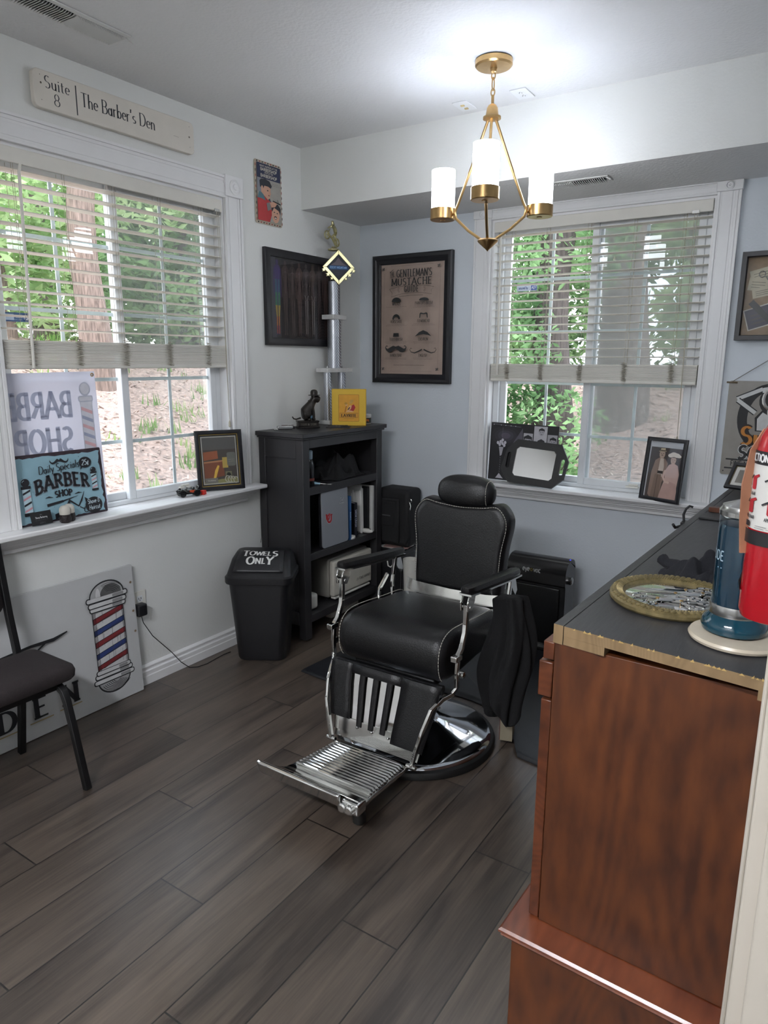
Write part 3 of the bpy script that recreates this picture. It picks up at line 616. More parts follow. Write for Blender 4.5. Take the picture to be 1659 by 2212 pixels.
tree('tree', 'bright far tree between trunk and conifer outside the left window', 'tree', -9.2, 3.4, .2, 6., BARK2, [(0, 0, .9, 1.6, 1., 1700, .12), (0, .6, 2.4, 1.6, 1., 1300, .12)], LV[0])
# seen through the back window
tree('tree', 'thick grey trunk standing outside the right half of the back window', 'tree', .47, 4.5, .27, 6.5, BARK2, [(.9, .6, 2.6, .7, .6, 500, .07), (-.8, .4, 2.7, .7, .6, 600, .07)], LV[0])
tree('tree', 'slim grey trunk at the far right outside the back window', 'tree', .98, 5.8, .14, 6., BARK2, [(.1, .2, 2.2, .8, .9, 1300, .085), (.2, 0, .9, .7, .6, 900, .085)], LV[0])
tree('tree', 'dark ivy-wrapped trunk outside the left half of the back window', 'tree', .10, 3.3, .2, 5., BARK3, [(-.25, -.3, 1.0, .45, .7, 1300, .05), (-.35, -.1, 1.9, .5, .8, 1400, .055), (.35, .2, 2.2, .4, .5, 700, .055), (.1, -.3, .4, .6, .4, 800, .045)], LV[3])
tree('tree', 'leafy far tree between the trunks outside the back window', 'tree', -1.7, 7.6, .2, 6., BARK2, [(0, 0, .9, 1.5, 1., 2300, .1), (1.4, 0, 2.2, 1.2, .9, 1500, .1), (-.6, 0, 2.5, 1.3, .9, 1300, .1)], LV[1])
tree('tree', 'bright yellow green tree behind the grey trunk outside back window', 'tree', .9, 8.6, .2, 6., BARK2, [(0, 0, .8, 1.4, 1., 1700, .1), (-.3, 0, 2.6, 1.3, .9, 1300, .1)], LV[0])
def bush(label, x, y, rx, rz, n, s, lm, group=None):
    z = gh(x, y); r_ = thing('bush', label, 'bush', (x, y, z), 0, group); mb = MB(); leaves(mb, (x, y, z+rz*.7), rx, rx, rz, n, s, .3); mb.build('foliage', lm, r_, smooth=False, fix=False)
    mb = MB()
    for _ in range(9): a = R.uniform(0, 6.28); mb.tube([(x, y, z-.1), (x+.4*rx*math.cos(a), y+.4*rx*math.sin(a), z+rz*.7), (x+.8*rx*math.cos(a), y+.8*rx*math.sin(a), z+rz*1.2)], .006, 5)
    mb.build('stems', BARK3, r_)
bush('bright green bush outside the back window by the meeting rail', .55, 2.1, .36, .42, 800, .05, LV[3])
bush('dense dark green bush outside the left edge of back window', -.1, 2.2, .34, .5, 900, .05, LV[1])
# grass tufts and weeds on the slope
mb = MB()
for _ in range(520):
    if R.random() < .72: x, y = -R.uniform(1.2, 7), R.uniform(-3.5, 3.2)
    else: x, y = R.uniform(-2.5, 2.6), R.uniform(1.2, 7)
    if R.random() > .5+.5*math.sin(2.1*x+1)*math.sin(1.7*y): continue
    z = gh(x, y)
    for _ in range(R.randint(6, 14)):
        a = R.uniform(0, 6.28); h = R.uniform(.05, .16); d = R.uniform(.02, .08); px, py = x+R.gauss(0, .05), y+R.gauss(0, .05); w = R.uniform(.005, .014)
        c, q = math.cos(a), math.sin(a)
        mb.add([(px-q*w, py+c*w, z-.01), (px+q*w, py-c*w, z-.01), (px+c*d, py+q*d, z+h)], [(0, 1, 2)])
put(mb.build('grass_tufts', leafmat('weed_green', '#5f8a45', '#a3bf75'), None, smooth=False, fix=False), 'green weeds and grass tufts growing on the mulch slope outside', 'grass', kind='stuff')
mb = MB()
for _ in range(9000):
    if R.random() < .6: x, y = -R.uniform(.9, 7), R.uniform(-3.5, 3.4)
    else: x, y = R.uniform(-2.8, 2.7), R.uniform(.9, 7)
    z = gh(x, y)+.004; a = R.uniform(0, 6.28); l, w = R.uniform(.012, .04), R.uniform(.004, .012); c, q = math.cos(a), math.sin(a); t = R.uniform(-.4, .4)
    mb.mi = R.randint(0, 2)
    mb.add([(x+c*l-q*w, y+q*l+c*w, z+t*l), (x+c*l+q*w, y+q*l-c*w, z+t*l), (x-c*l+q*w, y-q*l-c*w, z-t*l+.006), (x-c*l-q*w, y-q*l+c*w, z-t*l+.006)], [(0, 1, 2, 3)])
put(mb.build('leaf_litter', [mat('pale_litter', '#d3c0b2', .9), mat('tan_litter', '#a98b7c', .9), mat('dark_litter', '#6b544b', .9)], None, smooth=False, fix=False), 'dry leaf and bark litter scattered over the slope outside', 'leaf litter', kind='stuff')
# ================================================================ ceiling things
GLOW = mat('lit_opal_glass', '#f4f8ff', .3, var=.0, emit=LAMP_STRENGTH)
def chandelier():
    cx, cy = 1.42, -1.08
    root = thing('chandelier', 'brass three-light chandelier with lit white glass cylinders hanging from the ceiling', 'lamp', (cx, cy, CH))
    MB().lathe([(.068, 0), (.074, -.004), (.074, -.022), (.068, -.028), (.05, -.03), (.014, -.031), (.012, -.045), (.006, -.05), (.001, -.05)][::-1], (cx, cy, CH-.0005), 40).build('canopy', BRASS, root)
    mb = MB()
    def link(z, ax, h, w):
        pts = []
        for i in range(21):
            a = 2*PI*i/20; u = w*math.cos(a); v = h*math.sin(a); pts.append((cx+(u if ax == 0 else 0), cy+(u if ax else 0), z+v))
        mb.tube(pts, .0025, 6)
    link(CH-.058, 0, .014, .008); link(CH-.088, 1, .024, .01); link(CH-.118, 0, .014, .008); mb.tube([(cx, cy, CH-.128), (cx, cy, CH-.165)], .006, 10)
    mb.build('chain', BRASS, root)
    MB().lathe([(.008, .055), (.016, .05), (.022, .04), (.026, .012), (.036, .008), (.036, .0), (.02, -.004)][::-1], (cx, cy, CH-.215), 32).build('hub', BRASS, root)
    zt, zk, zb = CH-.215, 2.19, 2.085
    base = math.atan2(-.9, .433)-math.radians(4)
    for k in range(3):
        a = base+k*2*PI/3; dx, dy = math.cos(a), math.sin(a); P = lambda r, z: (cx+dx*r, cy+dy*r, z)
        mb = MB(); mb.tube([P(.018, zt), P(.087, 2.373), P(.157, zk+.035), P(.168, zk+.016), P(.172, zk+.004), P(.165, zk-.02), P(.1, zb+.03), P(.025, zb-.018)], .0058, 10); mb.tube([P(.168, zk), P(.2, zk)], .005, 8)
        arm = mb.build('arm', BRASS, root)
        c = P(.237, 0); ho = MB().lathe([(.054, .046), (.054, .003), (.051, 0), (.012, 0), (.01, -.003), (.001, -.003)][::-1], (c[0], c[1], 2.172), 36).build('shade_holder', BRASS, arm)
        gl = MB().lathe([(.046, .03), (.05, .045), (.05, .2), (.047, .2), (.046, .06)], (c[0], c[1], 2.172), 36).build('glass_shade', GLOW, ho)
    MB().lathe([(.001, -.042), (.006, -.036), (.04, -.006), (.043, 0), (.036, .006), (.02, .006), (.001, .006)], (cx, cy, zb-.02), 32).build('finial', BRASS, root)
chandelier()
def vent(label, x, y, L, W, z, rz):
    root = thing('ceiling_vent', label, 'vent', (x, y, z), rz); VM = mat('white_vent_enamel', '#d4d4d2', .4, var=.03)
    mb = MB(); t = .022
    mb.box(-L/2, L/2, -W/2, -W/2+t, -.006, -.0005).box(-L/2, L/2, W/2-t, W/2, -.006, -.0005).box(-L/2, -L/2+t, -W/2+t, W/2-t, -.006, -.0005).box(L/2-t, L/2, -W/2+t, W/2-t, -.006, -.0005).box(-.006, .006, -W/2+t, W/2-t, -.0055, -.0005)
    mb.build('flange', VM, root, world=False, bevel=.002)
    mb = MB(); n = int(L/.011)
    for i in range(n):
        x_ = -L/2+t+(L-2*t)*(i+.5)/n; M = Matrix.Translation((x_, 0, -.009))@Matrix.Rotation(.7 if x_ < 0 else -.7, 4, 'Y'); mb.box(-.0008, .0008, -W/2+t, W/2-t, -.008, .008, M)
    mb.build('louvres', VM, root, world=False, smooth=False)
    MB().box(-L/2+t, L/2-t, -W/2+t, W/2-t, -.0012, -.0005).build('duct_opening', mat('dark_duct', '#2b2b2b', .8), root, world=False)
    mb = MB(); mb.lathe([(.004, -.008), (.004, -.002)], (L/2-.008, -W/2+.02, 0), 10); mb.tube([(L/2-.008, -W/2+.02, -.008), (L/2+.012, -W/2+.01, -.02)], .002, 6); mb.build('damper_lever', VM, root, world=False)
vent('white louvred ceiling vent above the suite sign', .33, -2.2, .42, .13, CH, PI/2+.03)
vent('white louvred vent under the soffit above the back window', 1.52, -.385, .36, .1, SZ, .02)
def outlet(label, name, cat, x, y, kind):
    root = thing(name, label, cat, (x, y, CH), .02); P_ = mat('white_cover_plate', '#dfe1e2', .35, var=.02)
    MB().box(-.037, .037, -.06, .06, -.006, -.0003).build('cover_plate', P_, root, world=False, bevel=.002)
    if kind:
        for s in (-.021, .021): MB().box(-.008, .008, s-.006, s+.006, -.011, -.006).build('jack', mat('ivory_jack', '#c9b583', .4), root, world=False)
    else:
        for s in (-.02, .02):
            mb = MB(); mb.lathe([(.0165, -.0065), (.0165, -.006)], (0, s, 0), 20); f_ = mb.build('receptacle', P_, root, world=False)
            mb = MB(); mb.box(-.007, -.005, s-.004, s+.004, -.0072, -.0064).box(.005, .007, s-.004, s+.004, -.0072, -.0064).lathe([(.0025, -.0072), (.0025, -.0064)], (0, s-.01, 0), 8); mb.build('slots', BLK, f_, world=False)
outlet('white ceiling plate with two ivory jacks left of the chandelier', 'jack_plate', 'wall plate', 1.09, -.69, 1)
outlet('white power outlet on the ceiling right of the chandelier', 'ceiling_outlet', 'outlet', 1.376, -.69, 0)
# added fill light, out of view behind the camera, to brighten the walls
root = thing('added_fill_panel', 'flush white panel lamp on the hall ceiling', 'lamp', (2.0, -4.75, CH))
MB().box(1.4, 2.6, -4.9, -4.6, CH-.05, CH-.001).build('housing', VINYL, root, bevel=.005)
MB().box(1.42, 2.58, -4.88, -4.62, CH-.054, CH-.05).build('diffuser', mat('fill_diffuser', '#f6f8ff', .4, var=0, emit=FILL_STRENGTH), root)

# ================================================================ left wall
def board(name, parent, M, w, h, t, r, m, bevel=.002):
    """rounded board, front face at M's origin plane"""
    mb = MB(); p = A(w/2-r, -h/2+r, r, r, -90, 0, 6)+A(w/2-r, h/2-r, r, r, 0, 90, 6)+A(-w/2+r, h/2-r, r, r, 90, 180, 6)+A(-w/2+r, -h/2+r, r, r, 180, 270, 6)
    mb.prism([tuple(M @ Vector((x, y, -t))) for x, y in p], tuple((M.to_3x3() @ Vector((0, 0, t)))))
    return mb.build(name, m, parent, bevel=bevel)
def suite_sign():
    M = frame((.03, -1.779, 2.588), (1, 0)); root = thing('suite_sign', 'cream suite board lettered in black serif above the left window', 'sign', (0, -1.779, 2.588))
    w, h = .785, .137; board('board', root, M, w, h, .026, .022, mat('cream_sign_paint', '#dad4ca', .5, var=.03), .003)
    p = Print(); K = '#2e3238'; ser = dict(a=.06, b=.022, serif=.09)
    p.text('Suite', -.295, .008, .043, K, ws=.95, **ser); p.text('8', -.3, -.048, .043, K, a=.05, b=.02); p.rect(-.217, -.056, -.212, .052, K)
    p.text("The Barber's", -.195, -.016, .05, K, align='l', ws=.82, track=.03, **ser); p.text('Den', .085, -.016, .05, K, align='l', ws=.85, track=.03, **ser)
    for x in (-.37, .37):
        p.ell(x*.98, .02 if x < 0 else .003, .004, .004, '#5a5246', 12)
        for dy in (-.04, .048): p.ell(x*.985, dy, .0016, .0016, '#5a5246', 8)
    p.stroke([(.27, -.012), (.3, -.013)], .0006, '#8d877d'); p.build('lettering', M, root)
suite_sign()
def barbershop_tin():
    M = frame((.006, -.857, 2.449), (1, 0)); root = thing('tin_sign', 'small tin sign of boys cutting hair on the left wall beside the soffit', 'sign', (0, -.857, 2.449))
    w, h = .208, .315; board('plate', root, M, w, h, .003, .012, mat('tin_sign_cream', '#b9ae9c', .4), .0005)
    p = Print(); X = lambda u: (u-.5)*w; Y = lambda v: (.5-v)*h; pp = lambda L, c: p.poly([(X(a), Y(b)) for a, b in L], c)
    for i in range(9):
        c = '#23262e' if i % 2 == 0 else '#93403c'
        for v in (.012, .97): p.poly([(X(.07+i*.1), Y(v+.018)), (X(.12+i*.1), Y(v+.018)), (X(.13+i*.1), Y(v)), (X(.08+i*.1), Y(v))], c)
    for i in range(11):
        c = '#23262e' if i % 2 else '#93403c'
        for u in (.01, .97): p.rect(X(u), Y(.07+i*.085), X(u+.022), Y(.11+i*.085), c)
    p.rect(X(.06), Y(.95), X(.94), Y(.05), '#a39f98'); p.rect(X(.06), Y(.28), X(.94), Y(.045), '#262d4a')
    T = '#cfcabb'; p.text('WHAT HAPPENS AT THE', 0, Y(.098), .0085, T, a=.09, ws=1.1); p.text('BARBERSHOP', 0, Y(.158), .0145, T, a=.1, ws=1.1); p.text('STAYS AT THE', 0, Y(.193), .0075, T, a=.09, ws=1.0); p.text('BARBERSHOP', 0, Y(.256), .0145, T, a=.1, ws=1.1)
    p.lines(X(.76), Y(.33), .07, 2, .008, '#6c6862', .0012); pp([(.06, .5), (.06, .29), (.3, .29), (.26, .5)], '#868a92')
    RED = '#b23a3c'; SK = '#c79a83'; HR = '#2b2c34'
    pp([(.06, .95), (.06, .6), (.18, .53), (.42, .56), (.56, .62), (.6, .8), (.5, .95)], RED); pp([(.06, .6), (.12, .5), (.26, .5), (.36, .62), (.22, .6)], '#4d7480'); pp([(.4, .54), (.5, .55), (.56, .63), (.46, .6)], '#2f4a58')
    pp([(.2, .5), (.19, .38), (.3, .35), (.5, .36), (.55, .42), (.54, .46), (.56, .5), (.53, .53), (.52, .57), (.44, .6), (.34, .56)], SK)
    pp([(.16, .42), (.14, .33), (.2, .29), (.36, .28), (.52, .3), (.6, .37), (.56, .41), (.46, .39), (.32, .39), (.28, .44)], HR); p.ell(X(.235), Y(.44), .009, .014, SK); p.ell(X(.44), Y(.455), .006, .003, HR); p.ell(X(.48), Y(.53), .006, .003, '#7c4642')
    pp([(.5, .95), (.56, .85), (.8, .8), (.94, .9), (.94, .95)], '#9a978e'); p.ell(X(.72), Y(.79), .032, .05, SK); pp([(.58, .78), (.56, .68), (.66, .64), (.82, .64), (.92, .7), (.9, .8), (.84, .74), (.66, .7)], HR)
    p.ell(X(.67), Y(.775), .006, .0025, HR); p.ell(X(.78), Y(.785), .006, .0025, HR); p.ell(X(.71), Y(.86), .012, .008, '#4b2626'); p.ell(X(.71), Y(.866), .009, .003, '#d8d2c8')
    pp([(.38, .66), (.5, .63), (.56, .74), (.42, .78)], '#7d7b7a'); pp([(.5, .64), (.7, .6), (.78, .63), (.7, .69), (.56, .71)], SK); p.stroke([(X(.62), Y(.6)), (X(.92), Y(.63))], .003, '#1d1e22'); p.stroke([(X(.84), Y(.63)), (X(.8), Y(.56))], .0015, '#1d1e22')
    p.ell(X(.52), Y(.05), .003, .003, '#d6d0c2', 10); p.build('printed_face', M, root)
barbershop_tin()
def picture(name, label, cat, M, w, h, fw, depth, fm, glass=True, inner=None, loc=None, step=False):
    """mitred frame hung with its back at M's plane; returns root and the matrix of the picture face"""
    root = thing(name, label, cat, loc or M.to_translation()); mb = MB(); D = M.to_3x3()
    prof = [(0, 0), (0, depth*.8), (fw*.15, depth), (fw*.45, depth), (fw*.62, depth*.78), (fw*.9, depth*.7), (fw, depth*.55), (fw, 0)] if step else [(0, 0), (0, depth*.92), (fw*.08, depth), (fw*.9, depth), (fw, depth*.92), (fw, 0)]
    cs = [(-w/2, -h/2, 1, 1), (w/2, -h/2, -1, 1), (w/2, h/2, -1, -1), (-w/2, h/2, 1, -1)]; k = len(prof); vs = []
    for x, y, sx, sy in cs:
        for a, b in prof: vs.append(tuple(M @ Vector((x+sx*a, y+sy*a, b))))
    fs = [(i*k+j, i*k+(j+1) % k, ((i+1) % 4)*k+(j+1) % k, ((i+1) % 4)*k+j) for i in range(4) for j in range(k)]
    mb.add(vs, fs); mb.build('picture_frame', fm, root)
    iw, ih = w/2-fw+.002, h/2-fw+.002
    if glass:
        gm = PGLASS if glass is True else glass
        mb = MB(); mb.add([tuple(M @ Vector(p)) for p in ((-iw, -ih, depth*.5), (iw, -ih, depth*.5), (iw, ih, depth*.5), (-iw, ih, depth*.5), (-iw, -ih, depth*.5+.0015), (iw, -ih, depth*.5+.0015), (iw, ih, depth*.5+.0015), (-iw, ih, depth*.5+.0015))], [(0, 3, 2, 1), (4, 5, 6, 7), (0, 1, 5, 4), (1, 2, 6, 5), (2, 3, 7, 6), (3, 0, 4, 7)]); mb.build('glass', gm, root, smooth=False)
    return root, M @ Matrix.Translation((0, 0, depth*.25)), iw, ih
def anatomy():
    M = frame((.002, -.582, 1.917), (1, 0)); w, h = .665, .517
    root, F, iw, ih = picture('framed_picture', 'black framed dark print of standing figures behind the trophy', 'picture', M, w, h, .042, .022, BLKF)
    p = Print(); p.rect(-iw, -ih, iw, ih, '#241f20'); p.rect(-iw, -ih, -iw+.055, ih, '#3f3f47')
    def figure(x, c1, c2, bands=None):
        k = 1.0; body = [(-.024, .165), (-.012, .178), (.012, .178), (.024, .165), (.02, .12), (.015, .075), (.021, .03), (.019, -.03), (.012, -.09), (.014, -.12), (.009, -.185), (.016, -.2), (.004, -.2), (.003, -.12), (.001, -.02), (-.001, -.02), (-.003, -.12), (-.004, -.2), (-.016, -.2), (-.009, -.185), (-.014, -.12), (-.012, -.09), (-.019, -.03), (-.021, .03), (-.015, .075), (-.02, .12)]
        p.poly([(x+u, v) for u, v in body], c1); p.ell(x, .192, .0105, .014, c1)
        for s_ in (-1, 1): p.stroke([(x+s_*.024, .16), (x+s_*.029, .1), (x+s_*.028, .03), (x+s_*.027, .005)], [.0055, .0045, .0035, .003], c1)
        if bands:
            for (v0, v1, c) in bands:
                q = [(u, v) for u, v in body]
                for s_ in (-1, 1): p.poly([(x+s_*.003, v0), (x+s_*(.02 if v0 > -.05 else .013), v0), (x+s_*(.02 if v1 > -.05 else .013), v1), (x+s_*.003, v1)], c)
        else: p.stroke([(x, .165), (x+.001, .03)], .001, c2); p.stroke([(x-.012, .14), (x, .148), (x+.012, .14)], .001, c2)
    figure(-.225, '#3a2a5c', None, [(.10, .16, '#3d2c66'), (.03, .10, '#2f4f6c'), (-.04, .03, '#2f6a52'), (-.10, -.04, '#9a8434'), (-.15, -.10, '#a0622e'), (-.195, -.15, '#8a3a38')])
    for i, x in enumerate((-.16, -.1, -.04, .02, .08, .14, .2)): figure(x, ('#453836', '#3b3130', '#4a3a37', '#40383a')[i % 4], '#6a5f5d')
    for x in (.02, .08):
        for s_ in (-1, 1): p.stroke([(x+s_*.009, .0), (x+s_*.008, -.09), (x+s_*.007, -.19)], .0018, '#8f8a86'); p.stroke([(x+s_*.016, .03), (x+s_*.004, .0)], .0016, '#7d7774')
    for x in (-.1, -.04): 
        for s_ in (-1, 1): p.stroke([(x+s_*.009, -.01), (x+s_*.007, -.19)], .001, '#635a59')
    p.ell(.26, -.17, .018, .026, '#77757a'); p.build('print', F, root)
anatomy()

# ================================================================ back wall
def mustache_guide():
    w, h = .572, .782; M = frame((.4035, -.002, 1.829), (0, -1))
    root, F, iw, ih = picture('framed_poster', 'black framed brown moustache guide poster on the blue-grey back wall', 'poster', M, w, h, .056, .034, BLKF, step=True)
    p = Print(); PB = mat('aged_kraft_paper', '#b5a093', .8, var=.1, scale=9); K = '#2a2b2c'
    p.rect(-iw, -ih, iw, ih, PB); X = lambda u: -iw+2*iw*u; Y = lambda v: ih-2*ih*v
    for i in range(30):
        for v in (.022, .972): p.rect(X(.16+i*.0225), Y(v), X(.16+i*.0225)+.004, Y(v)+.0018, K)
    for i in range(64):
        for u in (.065, .935): p.rect(X(u), Y(.09+i*.0133), X(u)+.0018, Y(.09+i*.0133)+.003, K)
    for u, v in ((.07, .045), (.93, .045), (.07, .95), (.93, .95)): p.ell(X(u), Y(v), .012, .005, '#4a4644', rot=.8); p.ell(X(u), Y(v), .012, .004, '#5a5450', rot=-.6)
    p.text('THE', X(.215), Y(.115), .028, K, a=.1, b=.05, ws=.5, rot=.12); p.stroke([(X(.18), Y(.075)), (X(.23), Y(.055))], .0015, K); p.stroke([(X(.18), Y(.125)), (X(.24), Y(.12))], .0012, K)
    p.text("GENTLEMAN'S", X(.555), Y(.122), .042, K, a=.085, b=.04, serif=.1, ws=.7, track=.07)
    p.text('MUSTACHE', X(.515), Y(.194), .039, K, a=.09, b=.05, serif=.13, ws=1.06, track=.1)
    bn = [(X(.17), Y(.225)), (X(.35), Y(.205)), (X(.52), Y(.2)), (X(.7), Y(.205)), (X(.86), Y(.222)), (X(.82), Y(.25)), (X(.83), Y(.285)), (X(.7), Y(.27)), (X(.52), Y(.265)), (X(.35), Y(.272)), (X(.2), Y(.295)), (X(.215), Y(.26)), (X(.17), Y(.225))]
    p.stroke(bn, .0008, K); p.text('GUIDE', X(.515), Y(.256), .034, K, a=.1, b=.05, serif=.08, ws=.66, track=.3)
    for s, u in ((-1, .34), (1, .7)):
        for a in range(-60, 61, 30): c = math.radians(a); p.stroke([(X(u)+s*.008*math.cos(c), Y(.236)+.008*math.sin(c)), (X(u)+s*.02*math.cos(c), Y(.236)+.02*math.sin(c))], .0008, K)
    p.stroke([(X(.33), Y(.293)), (X(.52), Y(.288)), (X(.7), Y(.29))], .001, K)
    a_, b_ = X(.285), X(.715); nm = dict(a=.08, b=.04, serif=.06, ws=.66)
    p.poly([(a_+x, y) for x, y in A(0, Y(.337), .034, .024, 0, 180, 14)]+[(a_-.03, Y(.342)), (a_+.03, Y(.342))], K); p.poly([(b_+x, y) for x, y in A(0, Y(.333), .034, .014, 0, 180, 14)]+[(b_-.034, Y(.336)), (b_+.034, Y(.336))], K)
    p.text('WALRUS', a_, Y(.372), .018, K, **nm); p.text("PAINTER'S BRUSH", b_, Y(.372), .018, K, **nm); p.lines(a_, Y(.386), .17, 1, .008, '#5b534f'); p.lines(b_, Y(.384), .17, 2, .008, '#5b534f')
    p.poly(A(a_, Y(.495), .029, .03, 0, 180, 14)+[(a_-.024, Y(.5))]+A(a_, Y(.5), .018, .018, 180, 0, 14), K)
    p.poly([(b_-.03, Y(.49)), (b_-.028, Y(.452)), (b_-.02, Y(.443)), (b_, Y(.45)), (b_+.02, Y(.443)), (b_+.028, Y(.452)), (b_+.03, Y(.49)), (b_+.024, Y(.49)), (b_+.02, Y(.457)), (b_, Y(.46)), (b_-.02, Y(.457)), (b_-.024, Y(.49))], K)
    p.text('HORSESHOE', a_, Y(.53), .018, K, **nm); p.text('FU MANCHU', b_, Y(.53), .018, K, **nm); p.lines(a_, Y(.543), .17, 2, .008, '#5b534f'); p.lines(b_, Y(.543), .17, 2, .008, '#5b534f')
    p.poly([(a_-.022, Y(.655)), (a_-.018, Y(.622)), (a_+.02, Y(.622)), (a_+.022, Y(.655))], K)
    p.poly([(b_-.06, Y(.655)), (b_-.03, Y(.617)), (b_, Y(.6)), (b_+.03, Y(.617)), (b_+.06, Y(.655)), (b_+.03, Y(.642)), (b_, Y(.636)), (b_-.03, Y(.642))], K)
    p.text('TOOTHBRUSH', a_, Y(.692), .018, K, **nm); p.text('CHEVRON', b_, Y(.692), .018, K, **nm); p.lines(a_, Y(.703), .17, 2, .008, '#5b534f'); p.lines(b_, Y(.703), .17, 2, .008, '#5b534f')
    for s in (-1, 1):
        p.poly([(a_+s*x, Y(v)) for x, v in ((0, .745), (.02, .737), (.04, .75), (.06, .765), (.07, .76), (.074, .75), (.07, .742), (.062, .745), (.06, .741), (.068, .734), (.077, .742), (.08, .757), (.074, .778), (.055, .797), (.035, .795), (.015, .775), (0, .765))], K)
        pts = [(b_+s*x, Y(v)) for x, v in ((.006, .772), (.03, .788), (.06, .803), (.085, .795), (.095, .775), (.088, .758), (.078, .765))]; p.stroke(pts, [.004, .0042, .003, .002, .0015, .0015, .001], K)
    p.text('HANDLEBAR', a_, Y(.838), .018, K, **nm); p.text('ENGLISH', b_, Y(.838), .018, K, **nm); p.lines(a_, Y(.85), .17, 2, .008, '#5b534f'); p.lines(b_, Y(.85), .17, 2, .008, '#5b534f')
    p.stroke([(X(.25), Y(.915)), (X(.74), Y(.915))], .0008, K); p.build('print', F, root)
mustache_guide()
def shadow_box():
    w, h = .36, .405; M = frame((2.246+w/2, -.002, 1.884), (0, -1))
    root, F, iw, ih = picture('shadow_box', 'black shadow box of paper scraps and a razor strop right of the back window', 'picture', M, w, h, .024, .045, BLKF)
    p = Print(); p.rect(-iw, -ih, iw, ih, mat('burlap', '#8a7358', .9, var=.12, scale=60)); T = '#b9b197'
    def card(x, y, a, b, r, c=T, t=True):
        q = [(x+u*math.cos(r)-v*math.sin(r), y+u*math.sin(r)+v*math.cos(r)) for u, v in ((-a, -b), (a, -b), (a, b), (-a, b))]; p.poly(q, c)
        if t:
            for k in (-.5, -.1, .3): p.stroke([(x-a*.7*math.cos(r)-k*b*math.sin(r), y-a*.7*math.sin(r)+k*b), (x+a*.6*math.cos(r)-k*b*math.sin(r), y+a*.6*math.sin(r)+k*b)], .0012, '#57503f')
    card(-.09, .1, .05, .028, .25); card(-.1, .055, .045, .03, -.12); card(-.08, .02, .045, .022, .2); card(-.07, -.09, .075, .05, .3, '#c9c4b8', False); card(-.07, -.09, .07, .045, .3, '#3d3a4a', True); p.ell(-.03, .05, .016, .03, '#857f70')
    p.build('scraps', F, root)
    mb = MB(); mb.prism([tuple(F @ Vector(q)) for q in ((-.135, -.035, .002), (-.115, -.015, .002), (.02, -.15, .002), (0, -.165, .002))], tuple(F.to_3x3() @ Vector((0, 0, .008)))); mb.build('strop', mat('dark_leather_strop', '#26262a', .6), root)
    mb = MB(); q = lambda x, y: tuple(F @ Vector((x, y, .006))); mb.tube([q(-.075, .09), q(-.05, .055), q(-.04, .045)], .003, 6); mb.tube([q(-.04, .045), q(-.042, -.01)], [.004, .0015], 6); mb.tube([q(-.035, .1), q(-.04, .045)], .002, 6); mb.tube([q(-.09+.014*math.cos(a*.7), .1+.014*math.sin(a*.7)) for a in range(10)], .002, 6); mb.build('scissors', STEEL, root)
shadow_box()
